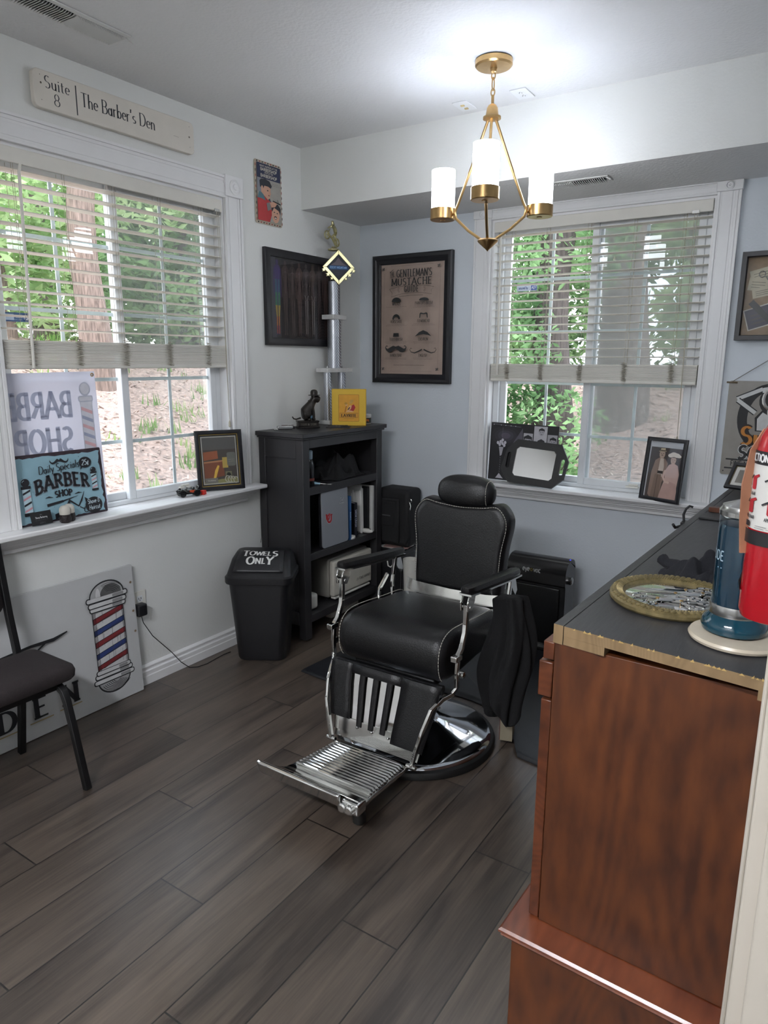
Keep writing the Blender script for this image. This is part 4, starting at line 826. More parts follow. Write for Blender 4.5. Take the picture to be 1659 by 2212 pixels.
def skull_sign():
    w, h = .36, .465; M = frame((2.243+w/2, -.006, 1.257), (0, -1)); root = thing('tin_sign', 'grey tin sign of a combing skeleton hung by string above the counter', 'sign', (2.42, 0, 1.257))
    board('plate', root, M, w, h, .003, .012, mat('tin_sign_grey', '#8a857f', .4), .0005)
    p = Print(); K = '#1c1c1e'; Wt = '#c9c9c8'; X = lambda u: (u-.5)*w; Y = lambda v: (.5-v)*h; pp = lambda L, c: p.poly([(X(a), Y(b)) for a, b in L], c)
    p.ell(X(.52), Y(.38), .135, .165, K, 40); p.ell(X(.54), Y(.38), .098, .13, '#8a857f', 40)
    p.ell(X(.6), Y(.2), .075, .075, K); pp([(.38, .52), (.36, .38), (.44, .3), (.58, .36), (.78, .38), (.8, .52)], K); pp([(.4, .51), (.39, .39), (.45, .32), (.58, .38), (.76, .4), (.78, .51)], Wt)
    for a, b in (((.12, .19), (.42, .08)), ((.13, .2), (.36, .33))):
        p.stroke([(X(a[0]), Y(a[1])), (X(b[0]), Y(b[1]))], .014, K); p.stroke([(X(a[0]), Y(a[1])), (X(b[0]), Y(b[1]))], .009, Wt)
    for k in range(4): p.stroke([(X(.42), Y(.075+k*.012)), (X(.52), Y(.06+k*.018))], .003, Wt)
    p.ell(X(.64), Y(.31), .05, .055, Wt); pp([(.58, .36), (.72, .36), (.7, .43), (.6, .43)], Wt); p.ell(X(.59), Y(.3), .014, .013, K); p.ell(X(.68), Y(.3), .014, .013, K); pp([(.63, .34), (.65, .34), (.64, .32)], K)
    for k in range(6): p.stroke([(X(.6+k*.018), Y(.385)), (X(.6+k*.018), Y(.415))], .0012, K)
    pp([(.46, .22), (.5, .14), (.72, .1), (.84, .18), (.8, .24), (.6, .21), (.5, .26)], K); pp([(.5, .2), (.56, .16), (.72, .14), (.7, .17), (.58, .19)], '#9a9a9c')
    p.text('Su', X(.36), Y(.66), .085, '#2a1c14', a=.16, serif=.12); p.text('Su', X(.36), Y(.66), .085, '#b8772e', a=.1, b=.06, serif=.1)
    p.text('SOLI', X(.42), Y(.815), .062, Wt, a=.16, slant=.12); p.text('SOLI', X(.42), Y(.815), .062, K, a=.11, slant=.12)
    p.stroke([(X(.06), Y(.83)), (X(.94), Y(.83))], .0035, K); p.text("FINE MEN'S GROOMING", X(.5), Y(.9), .026, K, a=.07, ws=.75); p.stroke([(X(.05), Y(.925)), (X(.95), Y(.925))], .0035, K)
    for a, b in ((.04, .96), (.96, .96)): p.ell(X(a), Y(b), .003, .003, K, 10)
    p.build('printed_face', M, root)
    mb = MB(); mb.tube([(2.232, -.01, 1.482), (2.28, -.01, 1.481)], .004, 8); mb.tube([(2.56, -.01, 1.482), (2.6, -.01, 1.481)], .004, 8); mb.build('rod_end', mat('twine', '#6f614c', .9), root)
    MB().tube([(2.255, -.012, 1.484), (2.42, -.012, 1.60), (2.585, -.012, 1.484)], .0018, 6).build('string', mat('grey_string', '#6f6a62', .9), root)
skull_sign()
def sticker(label, M, mirrored):
    root = thing('window_sticker', label, 'sticker', M.to_translation()); p = Print(); p.rect(-.062, -.018, .062, .018, '#c9d4e6' if not mirrored else '#46628c')
    if mirrored: p.rect(-.055, -.012, -.01, .012, '#b9c9e0'); p.lines(.02, .004, .06, 3, .007, '#b9c9e0')
    else:
        p.text('secured by', -.022, -.008, .017, '#2d4b8c', a=.08, ws=.62, track=.04)
    p.poly([(.026, -.014), (.06, -.014), (.06, .014), (.026, .014)], '#2d52a0' if not mirrored else '#2a4676'); p.text('ADT', .043, -.008, .016, '#e3e8f2', a=.09, ws=.72, mirror=mirrored, slant=.1); p.build('decal', M, root)
sticker('small blue decal stuck on the left window glass', frame((-.098, -2.258, 1.74), (1, 0)), True)
sticker('pale blue security decal on the back window glass', frame((1.113, .098, 1.993), (0, -1)), False)
# ================================================================ bookcase and what it carries
BX, BY0, BY1, BZ = .33, -.997, -.23, 1.19
def bookcase():
    root = thing('bookcase', 'black-brown open bookcase standing against the left wall in the corner', 'bookcase', (.165, (BY0+BY1)/2, 0)); e = .055
    MB().box(.004, BX+.022, BY0-.022, BY1+.022, BZ-.024, BZ).build('top', DKWOOD, root, bevel=.003)
    mb = MB(); mb.box(.006, BX+.012, BY0-.012, BY1+.012, BZ-.036, BZ-.024); mb.build('cornice', DKWOOD, root, bevel=.004)
    for y0, y1 in ((BY0, BY0+.022), (BY1-.022, BY1)):
        mb = MB(); s = 1 if y0 == BY0 else -1
        mb.box(.012, BX-.012, min(y0+s*.008, y1) if s > 0 else y0, y1 if s > 0 else y1-.008, .09, BZ-.036)
        ya, yb = (y0, y0+.012) if s > 0 else (y1-.012, y1)
        mb.box(.008, .055, ya, yb, 0, BZ-.036).box(.055, BX-.05, ya, yb, BZ-.14, BZ-.036).box(.055, BX-.05, ya, yb, .09, .17)
        mb.build('side_panel', DKWOOD, root, bevel=.002)
    for y0, y1 in ((BY0, BY0+e), (BY1-e, BY1)): MB().box(BX-.05, BX, y0, y1, .008, BZ-.036).build('corner_post', DKWOOD, root, bevel=.003)
    MB().box(BX-.022, BX-.001, BY0+e, BY1-e, BZ-.085, BZ-.036).build('top_rail', DKWOOD, root, bevel=.002)
    for zt, th in ((.888, .045), (.51, .042), (.148, .045)): MB().box(.012, BX-.003, BY0+.02, BY1-.02, zt-th, zt).build('shelf', DKWOOD, root, bevel=.002)
    MB().box(.004, .012, BY0+.01, BY1-.01, .1, BZ-.036).build('back_panel', DKWOOD, root)
    for y in (BY0+.028, BY1-.028): MB().lathe([(.016, 0), (.016, .009)], (BX-.025, y, 0), 14).build('foot_pad', mat('clear_foot_pad', '#6b6257', .5), root)
bookcase()
TS = BZ
def trophy():
    x, y = .072, -.375; root = thing('trophy', 'tall silver column trophy with a gold rider on the bookcase', 'trophy', (x, y, TS))
    m = bpy.data.materials.new('holographic_silver_foil'); m.use_nodes = True; n = m.node_tree.nodes; l = m.node_tree.links; b = n['Principled BSDF']
    tc = n.new('ShaderNodeTexCoord'); mp = n.new('ShaderNodeMapping'); mp.inputs['Rotation'].default_value = (.6, .6, 0); wv = n.new('ShaderNodeTexWave'); wv.inputs['Scale'].default_value = 38; l.new(tc.outputs['Object'], mp.inputs[0]); l.new(mp.outputs[0], wv.inputs[0])
    ra = n.new('ShaderNodeValToRGB'); ra.color_ramp.elements[0].color = lin('#8e9096')+(1,); ra.color_ramp.elements[1].color = lin('#dfe2ea')+(1,); l.new(wv.outputs[0], ra.inputs[0]); l.new(ra.outputs[0], b.inputs['Base Color']); b.inputs['Metallic'].default_value = .85; b.inputs['Roughness'].default_value = .3
    FOIL = m; WM = mat('white_marble', '#cfcfcd', .25, var=.08, scale=30); GOLD = mat('shiny_gold_plastic', '#d0c89a', .3, 1., var=.03)
    MB().box(x-.04, x+.04, y-.105, y+.105, TS, TS+.025).build('base', WM, root, bevel=.003)
    for s in (-.072, .072):
        MB().lathe([(.024, TS+.025), (.024, 1.505)], (x, y+s, 0), 24).build('short_column', FOIL, root)
        MB().lathe([(.004, 1.531), (.004, 1.54), (.002, 1.543)], (x, y+s, 0), 10).build('nut', STEEL, root)
    MB().box(x-.045, x+.045, y-.125, y+.125, 1.505, 1.53).build('lower_plate', WM, root, bevel=.002)
    MB().lathe([(.042, 1.53), (.042, 1.818)], (x, y, 0), 36).build('main_column', FOIL, root)
    MB().box(x-.045, x+.045, y-.064, y+.064, 1.818, 1.845).build('upper_plate', WM, root, bevel=.002)
    MB().lathe([(.033, 1.845), (.033, 2.035), (.034, 2.04)], (x, y, 0), 32).build('upper_column', FOIL, root)
    M = frame((x+.035, y, 2.118), (.8, -.6)); T = lambda u, v, w=0: tuple(M @ Vector((u, v, w)))
    mb = MB(); k = .1; i_ = .074
    for a in range(4):
        p = [(0, 1), (1, 0), (0, -1), (-1, 0)]; (ax, ay), (bx_, by) = p[a], p[(a+1) % 4]
        mb.prism([T(ax*k, ay*k), T(bx_*k, by*k), T(bx_*i_, by*i_), T(ax*i_, ay*i_)], tuple(M.to_3x3() @ Vector((0, 0, .012))))
    for s in (-1, 1):
        for q, r in ((.092, .015), (.066, .017), (.043, .013)):
            c = (s*q, -.017-(.092-q)*.95)
            star = [T(c[0]+(r if j % 2 == 0 else r*.45)*math.sin(j*PI/5), c[1]+(r if j % 2 == 0 else r*.45)*math.cos(j*PI/5), .004) for j in range(10)]; mb.prism(star, tuple(M.to_3x3() @ Vector((0, 0, .01))))
    mb.build('diamond_frame', GOLD, root, bevel=.0015)
    p = Print(); p.poly([(0, .078), (.078, 0), (0, -.078), (-.078, 0)], '#34363f'); p.poly([(-.02, .03), (0, .055), (.022, .03), (.05, .012), (-.05, .012)], '#6b6268'); p.poly([(-.055, .01), (.055, .01), (.066, -.012), (-.066, -.012)], '#2a4d78'); p.text('ROCKY MOUNTAIN', 0, -.006, .012, '#8ab0d8', a=.1, ws=.75); p.lines(0, -.03, .05, 2, .012, '#55525c'); p.build('emblem', M @ Matrix.Translation((0, 0, .004)), root)
    MB().lathe([(.02, 2.213), (.032, 2.216), (.034, 2.224), (.014, 2.23), (.01, 2.238)], (x, y, 0), 24).build('figure_plinth', GOLD, root)
    z = 2.235; ya = lambda u: y+u
    mb = MB(); mb.tube([(x, ya(-.055), z+.07), (x, ya(.0), z+.045), (x, ya(.04), z+.01)], .006, 8); mb.tube([(x, ya(-.05), z+.075), (x, ya(-.03), z+.1)], .003, 6); mb.tube([(x, ya(-.02), z+.055), (x, ya(.03), z), (x, ya(.02), z-.005)], .004, 6); mb.build('motorcycle', GOLD, root)
    for u, h_ in ((-.06, .062), (.035, .03)):
        mb = MB(); mb.tube([(x, ya(u)+.022*math.cos(a*PI/10), z+h_+.022*math.sin(a*PI/10)) for a in range(21)], .004, 8)
        for a in range(4): mb.tube([(x, ya(u)+.02*math.cos(a*PI/4), z+h_+.02*math.sin(a*PI/4)), (x, ya(u)-.02*math.cos(a*PI/4), z+h_-.02*math.sin(a*PI/4))], .001, 5)
        mb.build('wheel', GOLD, root)
    skin('rider', [(x, ya(.03), z+.075, .011), (x, ya(.018), z+.1, .012), (x, ya(.0), z+.122, .01), (x, ya(-.006), z+.133, .006), (x, ya(-.01), z+.148, .0125), (x+.012, ya(-.015), z+.115, .005), (x+.015, ya(-.035), z+.102, .004), (x-.012, ya(-.015), z+.115, .005), (x-.015, ya(-.035), z+.102, .004), (x+.01, ya(.0), z+.062, .007), (x+.01, ya(.022), z+.035, .005), (x-.01, ya(.0), z+.062, .007), (x-.01, ya(.022), z+.035, .005)], [(0, 1), (1, 2), (2, 3), (3, 4), (2, 5), (5, 6), (2, 7), (7, 8), (0, 9), (9, 10), (0, 11), (11, 12)], GOLD, root, 1)
trophy()
def gift_box():
    rz = math.radians(32)   # faces the room
    root = thing('product_box', 'bright yellow product box standing on the bookcase in front of the trophy', 'box', (.222, -.428, TS), rz); Yl = mat('yellow_card', '#d9b02c', .5, var=.02)
    w, d, h = .205, .055, .218
    MB().box(-w/2, w/2, -d/2, d/2, 0, h).build('carton', Yl, root, world=False, bevel=.002)
    p = Print(); K = '#2a1a10'
    p.rrect(-.062, .025-h/2+.0, .062, .187-h/2, .006, '#7e5a1c'); p.rrect(-.0605, .0265-h/2, .0605, .1855-h/2, .005, '#d89b2c'); o = -h/2
    p.rect(-.055, o+.048, .055, o+.076, K); p.rect(-.054, o+.049, .054, o+.075, '#d2942c'); p.text('LAYRITE', 0, o+.053, .017, K, a=.14, b=.05, serif=.14, ws=1.0, track=.1)
    p.stroke([(-.03, o+.043), (.03, o+.043)], .0006, K); SK = '#d9a878'
    p.poly([(.005, o+.082), (.03, o+.09), (.04, o+.11), (.03, o+.128), (.014, o+.12), (.004, o+.1)], '#a8232a'); p.poly([(-.01, o+.09), (.012, o+.098), (.018, o+.12), (.006, o+.124), (-.006, o+.105)], SK); p.poly([(-.02, o+.08), (.03, o+.082), (.02, o+.09), (-.006, o+.094)], SK); p.ell(-.015, o+.127, .007, .009, SK); p.ell(-.018, o+.133, .009, .007, '#b98a2c'); p.ell(.018, o+.148, .011, .009, '#c79a48'); p.ell(.012, o+.138, .01, .006, '#c9a050'); p.stroke([(-.014, o+.118), (-.02, o+.1), (-.024, o+.08)], .0016, '#7a1c20'); p.stroke([(-.006, o+.096), (.006, o+.11)], .003, K)
    Ml = Matrix(((1, 0, 0, 0), (0, 0, -1, -d/2-.0003), (0, 1, 0, h/2), (0, 0, 0, 1)))
    ob = p.build('printed_front', Ml, None); ob.parent = root
    for sx in (-1, 1): MB().box(sx*w/2-.0008, sx*w/2+.0008, -d/2+.006, d/2-.006, h*.55, h*.8).build('flap_tab', Yl, root, world=False)
gift_box()
def dog():
    x0, y0 = .12, -.70; rz = math.radians(52); root = thing('dog_statue', 'black iron dog statue wearing a bowler hat on the bookcase', 'statue', (x0, y0, TS))
    BZM = mat('bronzed_black_iron', '#2b2724', .38, .5, var=.35, scale=40)
    c, s = math.cos(rz), math.sin(rz); P = lambda u, v, z: (x0+u*c-v*s, y0+u*s+v*c, TS+z)
    mb = MB(); M = Matrix.Translation((x0, y0, TS))@Matrix.Rotation(rz, 4, 'Z')
    mb.box(-.066, .066, -.034, .034, 0, .008, M).box(-.06, .06, -.029, .029, .008, .034, M).box(-.064, .064, -.032, .032, .034, .042, M); ped = mb.build('pedestal', BZM, root, bevel=.002)
    p = Print(); p.text('CIGAR', -.028, -.005, .011, '#5c564e', a=.09, ws=.8); p.ell(0, 0, .005, .006, '#5c564e'); p.text('STORE', .03, -.005, .011, '#5c564e', a=.09, ws=.8)
    p.build('raised_lettering', M @ Matrix(((1, 0, 0, 0), (0, 0, -1, -.0295), (0, 1, 0, .021), (0, 0, 0, 1))), ped)
    Z = .042
    pts = [P(-.028, 0, Z+.028)+(0.0346,), P(-.012, 0, Z+.05)+(0.0346,), P(.006, 0, Z+.073)+(0.0320,), P(.022, 0, Z+.095)+(0.0256,), P(.034, 0, Z+.112)+(0.0218,), P(.043, 0, Z+.128)+(.029,), P(.062, 0, Z+.122)+(.0235,), P(.076, 0, Z+.116)+(.018,),
           P(.026, .016, Z+.07)+(0.0141,), P(.032, .017, Z+.035)+(0.0102,), P(.034, .017, Z+.008)+(0.0090,), P(.044, .017, Z+.005)+(0.0077,), P(.026, -.016, Z+.07)+(0.0141,), P(.032, -.017, Z+.035)+(0.0102,), P(.034, -.017, Z+.008)+(0.0090,), P(.044, -.017, Z+.005)+(0.0077,),
           P(-.012, .022, Z+.024)+(0.0218,), P(.006, .025, Z+.007)+(0.0102,), P(.02, .025, Z+.005)+(0.0077,), P(-.012, -.022, Z+.024)+(0.0218,), P(.006, -.025, Z+.007)+(0.0102,), P(.02, -.025, Z+.005)+(0.0077,)]
    ed = [(0, 1), (1, 2), (2, 3), (3, 4), (4, 5), (5, 6), (6, 7), (2, 8), (8, 9), (9, 10), (10, 11), (2, 12), (12, 13), (13, 14), (14, 15), (0, 16), (16, 17), (17, 18), (0, 19), (19, 20), (20, 21)]
    b_ = skin('body', pts, ed, BZM, root, 2)
    mb = MB(); mb.tube([P(-.04, 0, Z+.016), P(-.068, 0, Z+.008), P(-.082, 0, Z+.012), P(-.09, 0, Z+.024)], [.005, .0045, .004, .003], 8); mb.build('tail', BZM, root)
    for v in (-.014, .014): mb = MB(); mb.ball(P(.034, v*1.3, Z+.138), .008, .005, .011, 10, 8); mb.build('ear', BZM, root)
    mb = MB(); mb.tube([P(.03+.02*math.cos(a*PI/10)*.6, .02*math.sin(a*PI/10), Z+.104-.008*math.cos(a*PI/10)) for a in range(21)], .0035, 6); mb.ball(P(.01, 0, Z+.112), .006); mb.build('collar', BZM, root)
    hx = P(.041, 0, Z+.1445); MB().lathe([(.034, .003), (.035, .0), (.03, -.001), (.021, .004), (.021, .02), (.017, .029), (.009, .033), (.001, .034)], hx, 24).build('bowler_hat', BZM, root)
    MB().ball(P(.018, -.02, Z+.022), .008, .008, .012, 10, 8, 1).build('blue_chip', mat('blue_paint_chip', '#4c6a80', .5), root)
dog()
def jar():
    x, y = .235, -.27; root = thing('pomade_jar', 'small pomade jar with white lid on the bookcase right of the yellow box', 'jar', (x, y, TS))
    MB().lathe([(.03, 0), (.0325, .003), (.0325, .04), (.03, .042)], (x, y, TS), 32).build('jar_body', WHITEP, root); MB().lathe([(.033, 0), (.034, .002), (.034, .015), (.031, .017), (.001, .017)], (x, y, TS+.042), 32).build('lid', mat('white_lid', '#dedfdc', .35), root)
    mb = MB(); vs = []; n = 24
    for j, z in enumerate((.006, .038)):
        for i in range(n+1): a = -2.4+3.4*i/n; vs.append((x+.0328*math.cos(a), y+.0328*math.sin(a), TS+z))
    mb.add(vs, [(i, i+1, n+2+i, n+1+i) for i in range(n)]); lb = mb.build('label_wrap', mat('dark_olive_label', '#2f332c', .5), root)
    mb = MB(); vs = []
    for j, z in enumerate((.016, .03)):
        for i in range(13): a = -1.35+1.0*i/12; vs.append((x+.0331*math.cos(a), y+.0331*math.sin(a), TS+z+.002*math.sin(i)))
    mb.add(vs, [(i, i+1, 14+i, 13+i) for i in range(12)]); mb.build('orange_lettering', mat('orange_ink', '#c06a30', .5), lb)
jar()
def small_top():
    rz = math.radians(34); root = thing('clipper_guard_tray', 'flat black ridged comb tray on the bookcase in front of the yellow box', 'tray', (.255, -.585, TS), rz)
    MB().box(-.07, .07, -.022, .022, 0, .006).build('tray', BLKP, root, world=False, bevel=.002); mb = MB()
    for i in range(18): mb.box(-.058+i*.0065, -.054+i*.0065, -.008, .02, .006, .014)
    mb.build('teeth', BLKP, root, world=False, smooth=False); MB().ball((.045, -.012, .007), .03, .008, .004, 14, 8).build('handle', mat('glossy_black', '#101012', .15), root, world=False)
    root = thing('hair_clipper', 'small silver hair clipper lying on the bookcase behind the dog statue', 'clipper', (.12, -.90, TS), math.radians(55))
    MB().box(-.045, .045, -.013, .013, .004, .026).build('body', STEEL, root, world=False, bevel=.006); MB().box(-.062, -.043, -.015, .015, 0, .012).build('blade', CHROME, root, world=False, bevel=.002); MB().box(-.02, .05, -.004, .004, .026, .031).build('lever', CHROME, root, world=False, bevel=.001); MB().box(.04, .058, -.009, .009, .006, .022).build('end_cap', BLKP, root, world=False, bevel=.003)
small_top()
S1, S2, S3 = .888, .51, .148
def bottle():
    x, y = .275, -.885; root = thing('spray_bottle', 'dark bottle with clear cap on the top shelf of the bookcase', 'bottle', (x, y, S1))
    MB().lathe([(.03, 0), (.032, .004), (.032, .12), (.024, .145), (.02, .15)], (x, y, S1), 24).build('bottle_body', mat('dark_bottle', '#17191c', .2), root); MB().lathe([(.022, .15), (.024, .154), (.024, .195), (.018, .2), (.001, .2)], (x, y, S1), 24).build('cap', mat('pale_clear_cap', '#93a6b4', .2), root)
    mb = MB(); mb.lathe([(.0323, .03), (.0323, .045)], (x, y, S1), 24); mb.build('red_band', mat('red_band_ink', '#7c3a30', .5), root)
    root = thing('scissors', 'pale blue handled scissors lying at the left front of the bookcase top shelf', 'scissors', (.29, -.83, S1), .3); Bl = mat('pale_blue_plastic', '#a6cbe0', .35)
    mb = MB()
    for s in (-1, 1):
        mb.tube([(-.03+.02*math.cos(a*PI/8), s*.018+.013*math.sin(a*PI/8), .006) for a in range(17)], .0042, 8); mb.tube([(-.012, s*.012, .006), (.02, 0, .006)], .005, 8)
    mb.build('handles', Bl, root, world=False); mb = MB(); mb.tube([(.02, .003, .006), (.09, -.004, .004)], [.005, .001], 8); mb.tube([(.02, -.003, .006), (.09, .004, .005)], [.005, .001], 8); mb.build('blades', STEEL, root, world=False)
bottle()
def heap(name, label, cat, cx, cy, z0, rx, ry, h, m, seed, drop=None):
    rr = random.Random(seed); ph = [rr.uniform(0, 6.28) for _ in range(8)]
    def f(u, v):
        a = (u-.5)*2; b = (v-.5)*2; r = math.hypot(a, b)
        w = .5+.25*math.sin(5*a+ph[0]+2*math.sin(3*b+ph[1]))+.2*math.sin(7*b+4*a+ph[2])+.12*math.sin(13*a-6*b+ph[3])
        k = max(0, 1-r**2.2); z = z0+.004+h*k**.6*w
        e = 1+.12*math.sin(4*math.atan2(b, a)+ph[4])+.08*math.sin(9*math.atan2(b, a)+ph[5])
        sq = max(abs(a), abs(b))/r if r > 1e-6 else 1
        return (cx+a*rx*e*sq, cy+b*ry*e*sq, z)
    mb = MB(); mb.grid(44, 44, f); return put(mb.build(name, m, None, solid=.003, sub=1), label, cat)
heap('folded_cape', 'crumpled black cape filling the top shelf of the bookcase', 'cape', .2, -.53, S1, .12, .2, .17, CLOTH, 3)
def laptop():
    root = thing('laptop', 'silver laptop with red and white stickers standing on edge on the middle shelf', 'laptop', (.318, -.705, S2+.001)); M = frame((.322, -.705, S2+.001+.17), (1, 0), .02)
    w, h = .25, .335; board('lid', root, M, w, h, .007, .022, mat('silver_aluminium', '#92959a', .4, .25, var=.02), .0015)
    M2 = frame((.313, -.700, S2+.001+.17), (1, 0), .02); board('base', root, M2, w+.016, h, .012, .02, BLKP, .001)
    p = Print(); Rd = '#a5262c'; Wt = '#cfd2d6'
    def U(x, y, k, c, t):
        p.stroke([(x-k, y+k*1.2), (x-k, y-k*.2)]+A(x, y-k*.2, k, k, 180, 360, 10)[1:-1]+[(x+k, y-k*.2), (x+k, y+k*1.2)], t, c)
        p.rect(x-k*1.6, y+k*.95, x-k*.4, y+k*1.45, c); p.rect(x+k*.4, y+k*.95, x+k*1.6, y+k*1.45, c)
    for t, c in ((.009, Wt), (.0068, Rd)): U(-.057, .0, .017, c, t); U(-.072, .012, .013, c, t*.8)
    p.build('red_sticker', M, root); p = Print(); p.text('Tall', .066, .085, .02, '#22242a', a=.16, slant=.15); p.text('Tall', .066, .085, .02, Wt, a=.08, slant=.15); p.text('Sunday', .062, .068, .014, '#22242a', a=.18, slant=.15); p.text('Sunday', .062, .068, .014, Wt, a=.08, slant=.15)
    p.build('script_sticker', M, root)
laptop()
def book(label, y, th, h, d, col, title=None, tc='#d8dce6', x1=.295, pages=True, group=None, nm='book'):
    root = thing(nm, label, 'book' if nm == 'book' else 'folder', (x1-d/2, y, S2), 0, group); m = mat('cover_%s' % col.lstrip('#'), col, .45)
    MB().box(-d/2, d/2, -th/2, -th/2+.0025, 0, h).box(-d/2, d/2, th/2-.0025, th/2, 0, h).box(d/2-.003, d/2, -th/2, th/2, 0, h).build('cover', m, root, world=False, bevel=.0008)
    if pages: MB().box(-d/2+.004, d/2-.003, -th/2+.0025, th/2-.0025, .004, h-.004).build('pages', PAPER, root, world=False)
    if title:
        p = Print(); p.text(title, 0, -.4*th*.6, th*.55, tc, a=.09, ws=.75, track=.12); ob = p.build('spine_title', Matrix(((0, 0, 1, d/2+.0004), (0, 1, 0, 0), (-1, 0, 0, h*.55), (0, 0, 0, 1))), None); ob.parent = root
book('tall blue book standing against the silver laptop', -.556, .02, .27, .2, '#2c5a8c', 'BUSINESS', '#9fc2e0', .322)
book('black novel with white spine lettering among the papers', -.478, .03, .215, .14, '#14161f', 'SNOW CRASH', '#c9cfe0', .305)
def sheets(label, y, th, h, d, lean, x1=.28):
    root = thing('paper_stack', label, 'papers', (x1-d/2, y, S2)); mb = MB(); n = 6
    for i in range(n):
        t = th/n; M = Matrix.Translation((x1-d/2+R.uniform(-.008, .008), y-th/2+t*i, S2))@Matrix.Rotation(lean+R.uniform(-.015, .015), 4, 'X'); mb.box(-d/2, d/2, 0, t*.7, .001, h+R.uniform(-.025, .012), M)
    mb.build('sheets', PAPER, root, smooth=False)
sheets('tall white papers standing behind the black novel', -.425, .03, .285, .21, .03, .25)
sheets('white loose papers standing right of the black novel', -.368, .034, .295, .21, .02)
book('slim white folder standing at the right end of middle shelf', -.292, .012, .295, .22, '#cfcfcb', None, nm='folder', x1=.31)
book('dark binder standing between loose papers and the white folder', -.322, .022, .29, .2, '#1c1d20', None, nm='folder', x1=.29)
def gadget():
    root = thing('charging_stand', 'white plastic charging stand with black cable on the middle shelf', 'charger', (.296, -.523, S2), .4)
    MB().lathe([(.03, 0), (.032, .004), (.03, .014), (.012, .018)], (0, 0, 0), 24, sx=1., sy=1.25).build('puck', WHITEP, root, world=False); MB().box(-.006, .004, -.028, .012, .01, .13).build('upright', WHITEP, root, world=False, bevel=.003)
    mb = MB(); mb.tube([(.02+.02*math.sin(i*.9), .05+.006*i+.016*math.cos(i*.9), .006+.01*abs(math.sin(i*.7))) for i in range(16)], .0022, 6); mb.build('cable', BLKP, root, world=False)
    root = thing('computer_mouse', 'white computer mouse at the right of the coiled cable on middle shelf', 'mouse', (.30, -.352, S2)); MB().ball((.30, -.352, S2+.014), .045, .025, .014, 18, 10, .9).build('shell', WHITEP, root); MB().box(.318, .33, -.354, -.35, S2+.022, S2+.029).build('wheel', BLKP, root)
gadget()
def warmer():
    root = thing('towel_warmer', 'cream towel warmer cabinet on the bottom shelf of the bookcase', 'towel warmer', (.165, -.485, S3)); y0, y1, z1 = -.70, -.292, .41; G1 = mat('warm_grey_steel', '#8c8982', .4, .1)
    MB().box(.02, .262, y0, y1, S3+.018, z1).build('case', G1, root, bevel=.012, seg=3)
    d_ = MB().box(.262, .30, y0+.004, y1-.004, S3+.03, z1-.01).build('door', mat('cream_door', '#c6c2b6', .35), root, bevel=.012, seg=3)
    p = Print(); p.text('UV TOWEL WARMER', 0, 0, .017, '#33322f', a=.06, ws=.72, slant=.12); p.build('door_lettering', frame((.3005, -.39, S3+.075), (1, 0)), d_)
    MB().box(.262, .296, y0+.02, y1-.02, S3+.012, S3+.026).build('drip_tray', WHITEP, root, bevel=.003)
    for y in (y0+.04, y1-.04): mb = MB(); mb.lathe([(.014, 0), (.014, .018)], (.22, y, S3), 12).lathe([(.014, 0), (.014, .018)], (.06, y, S3), 12); mb.build('foot', BLKP, root)
    root = thing('power_brick', 'rounded cream power brick at the left end of bottom shelf', 'adapter', (.24, -.87, S3)); MB().box(.2, .285, -.93, -.825, S3+.001, S3+.095).build('brick', WHITEP, root, bevel=.018, seg=4); MB().tube([(.21, -.9, S3+.09), (.2, -.9, S3+.14), (.1, -.9, S3+.12), (.03, -.9, S3+.04)], .003, 6).build('cord', WHITEP, root)
    root = thing('power_strip', 'white power strip on the floor beneath the bookcase', 'power strip', (.2, -.46, 0)); MB().box(.17, .22, -.62, -.33, .001, .04).build('body', WHITEP, root, bevel=.006)
    for i in range(4): MB().lathe([(.014, 0), (.014, .0015)], (.195, -.58+i*.065, .04), 14).build('socket', mat('grey_socket', '#a9a69f', .5), root)
    for i, y in enumerate((-.58, -.45)): MB().box(.185, .215, y-.015, y+.015, .042, .065).build('plug', WHITEP, root, bevel=.004)
warmer()

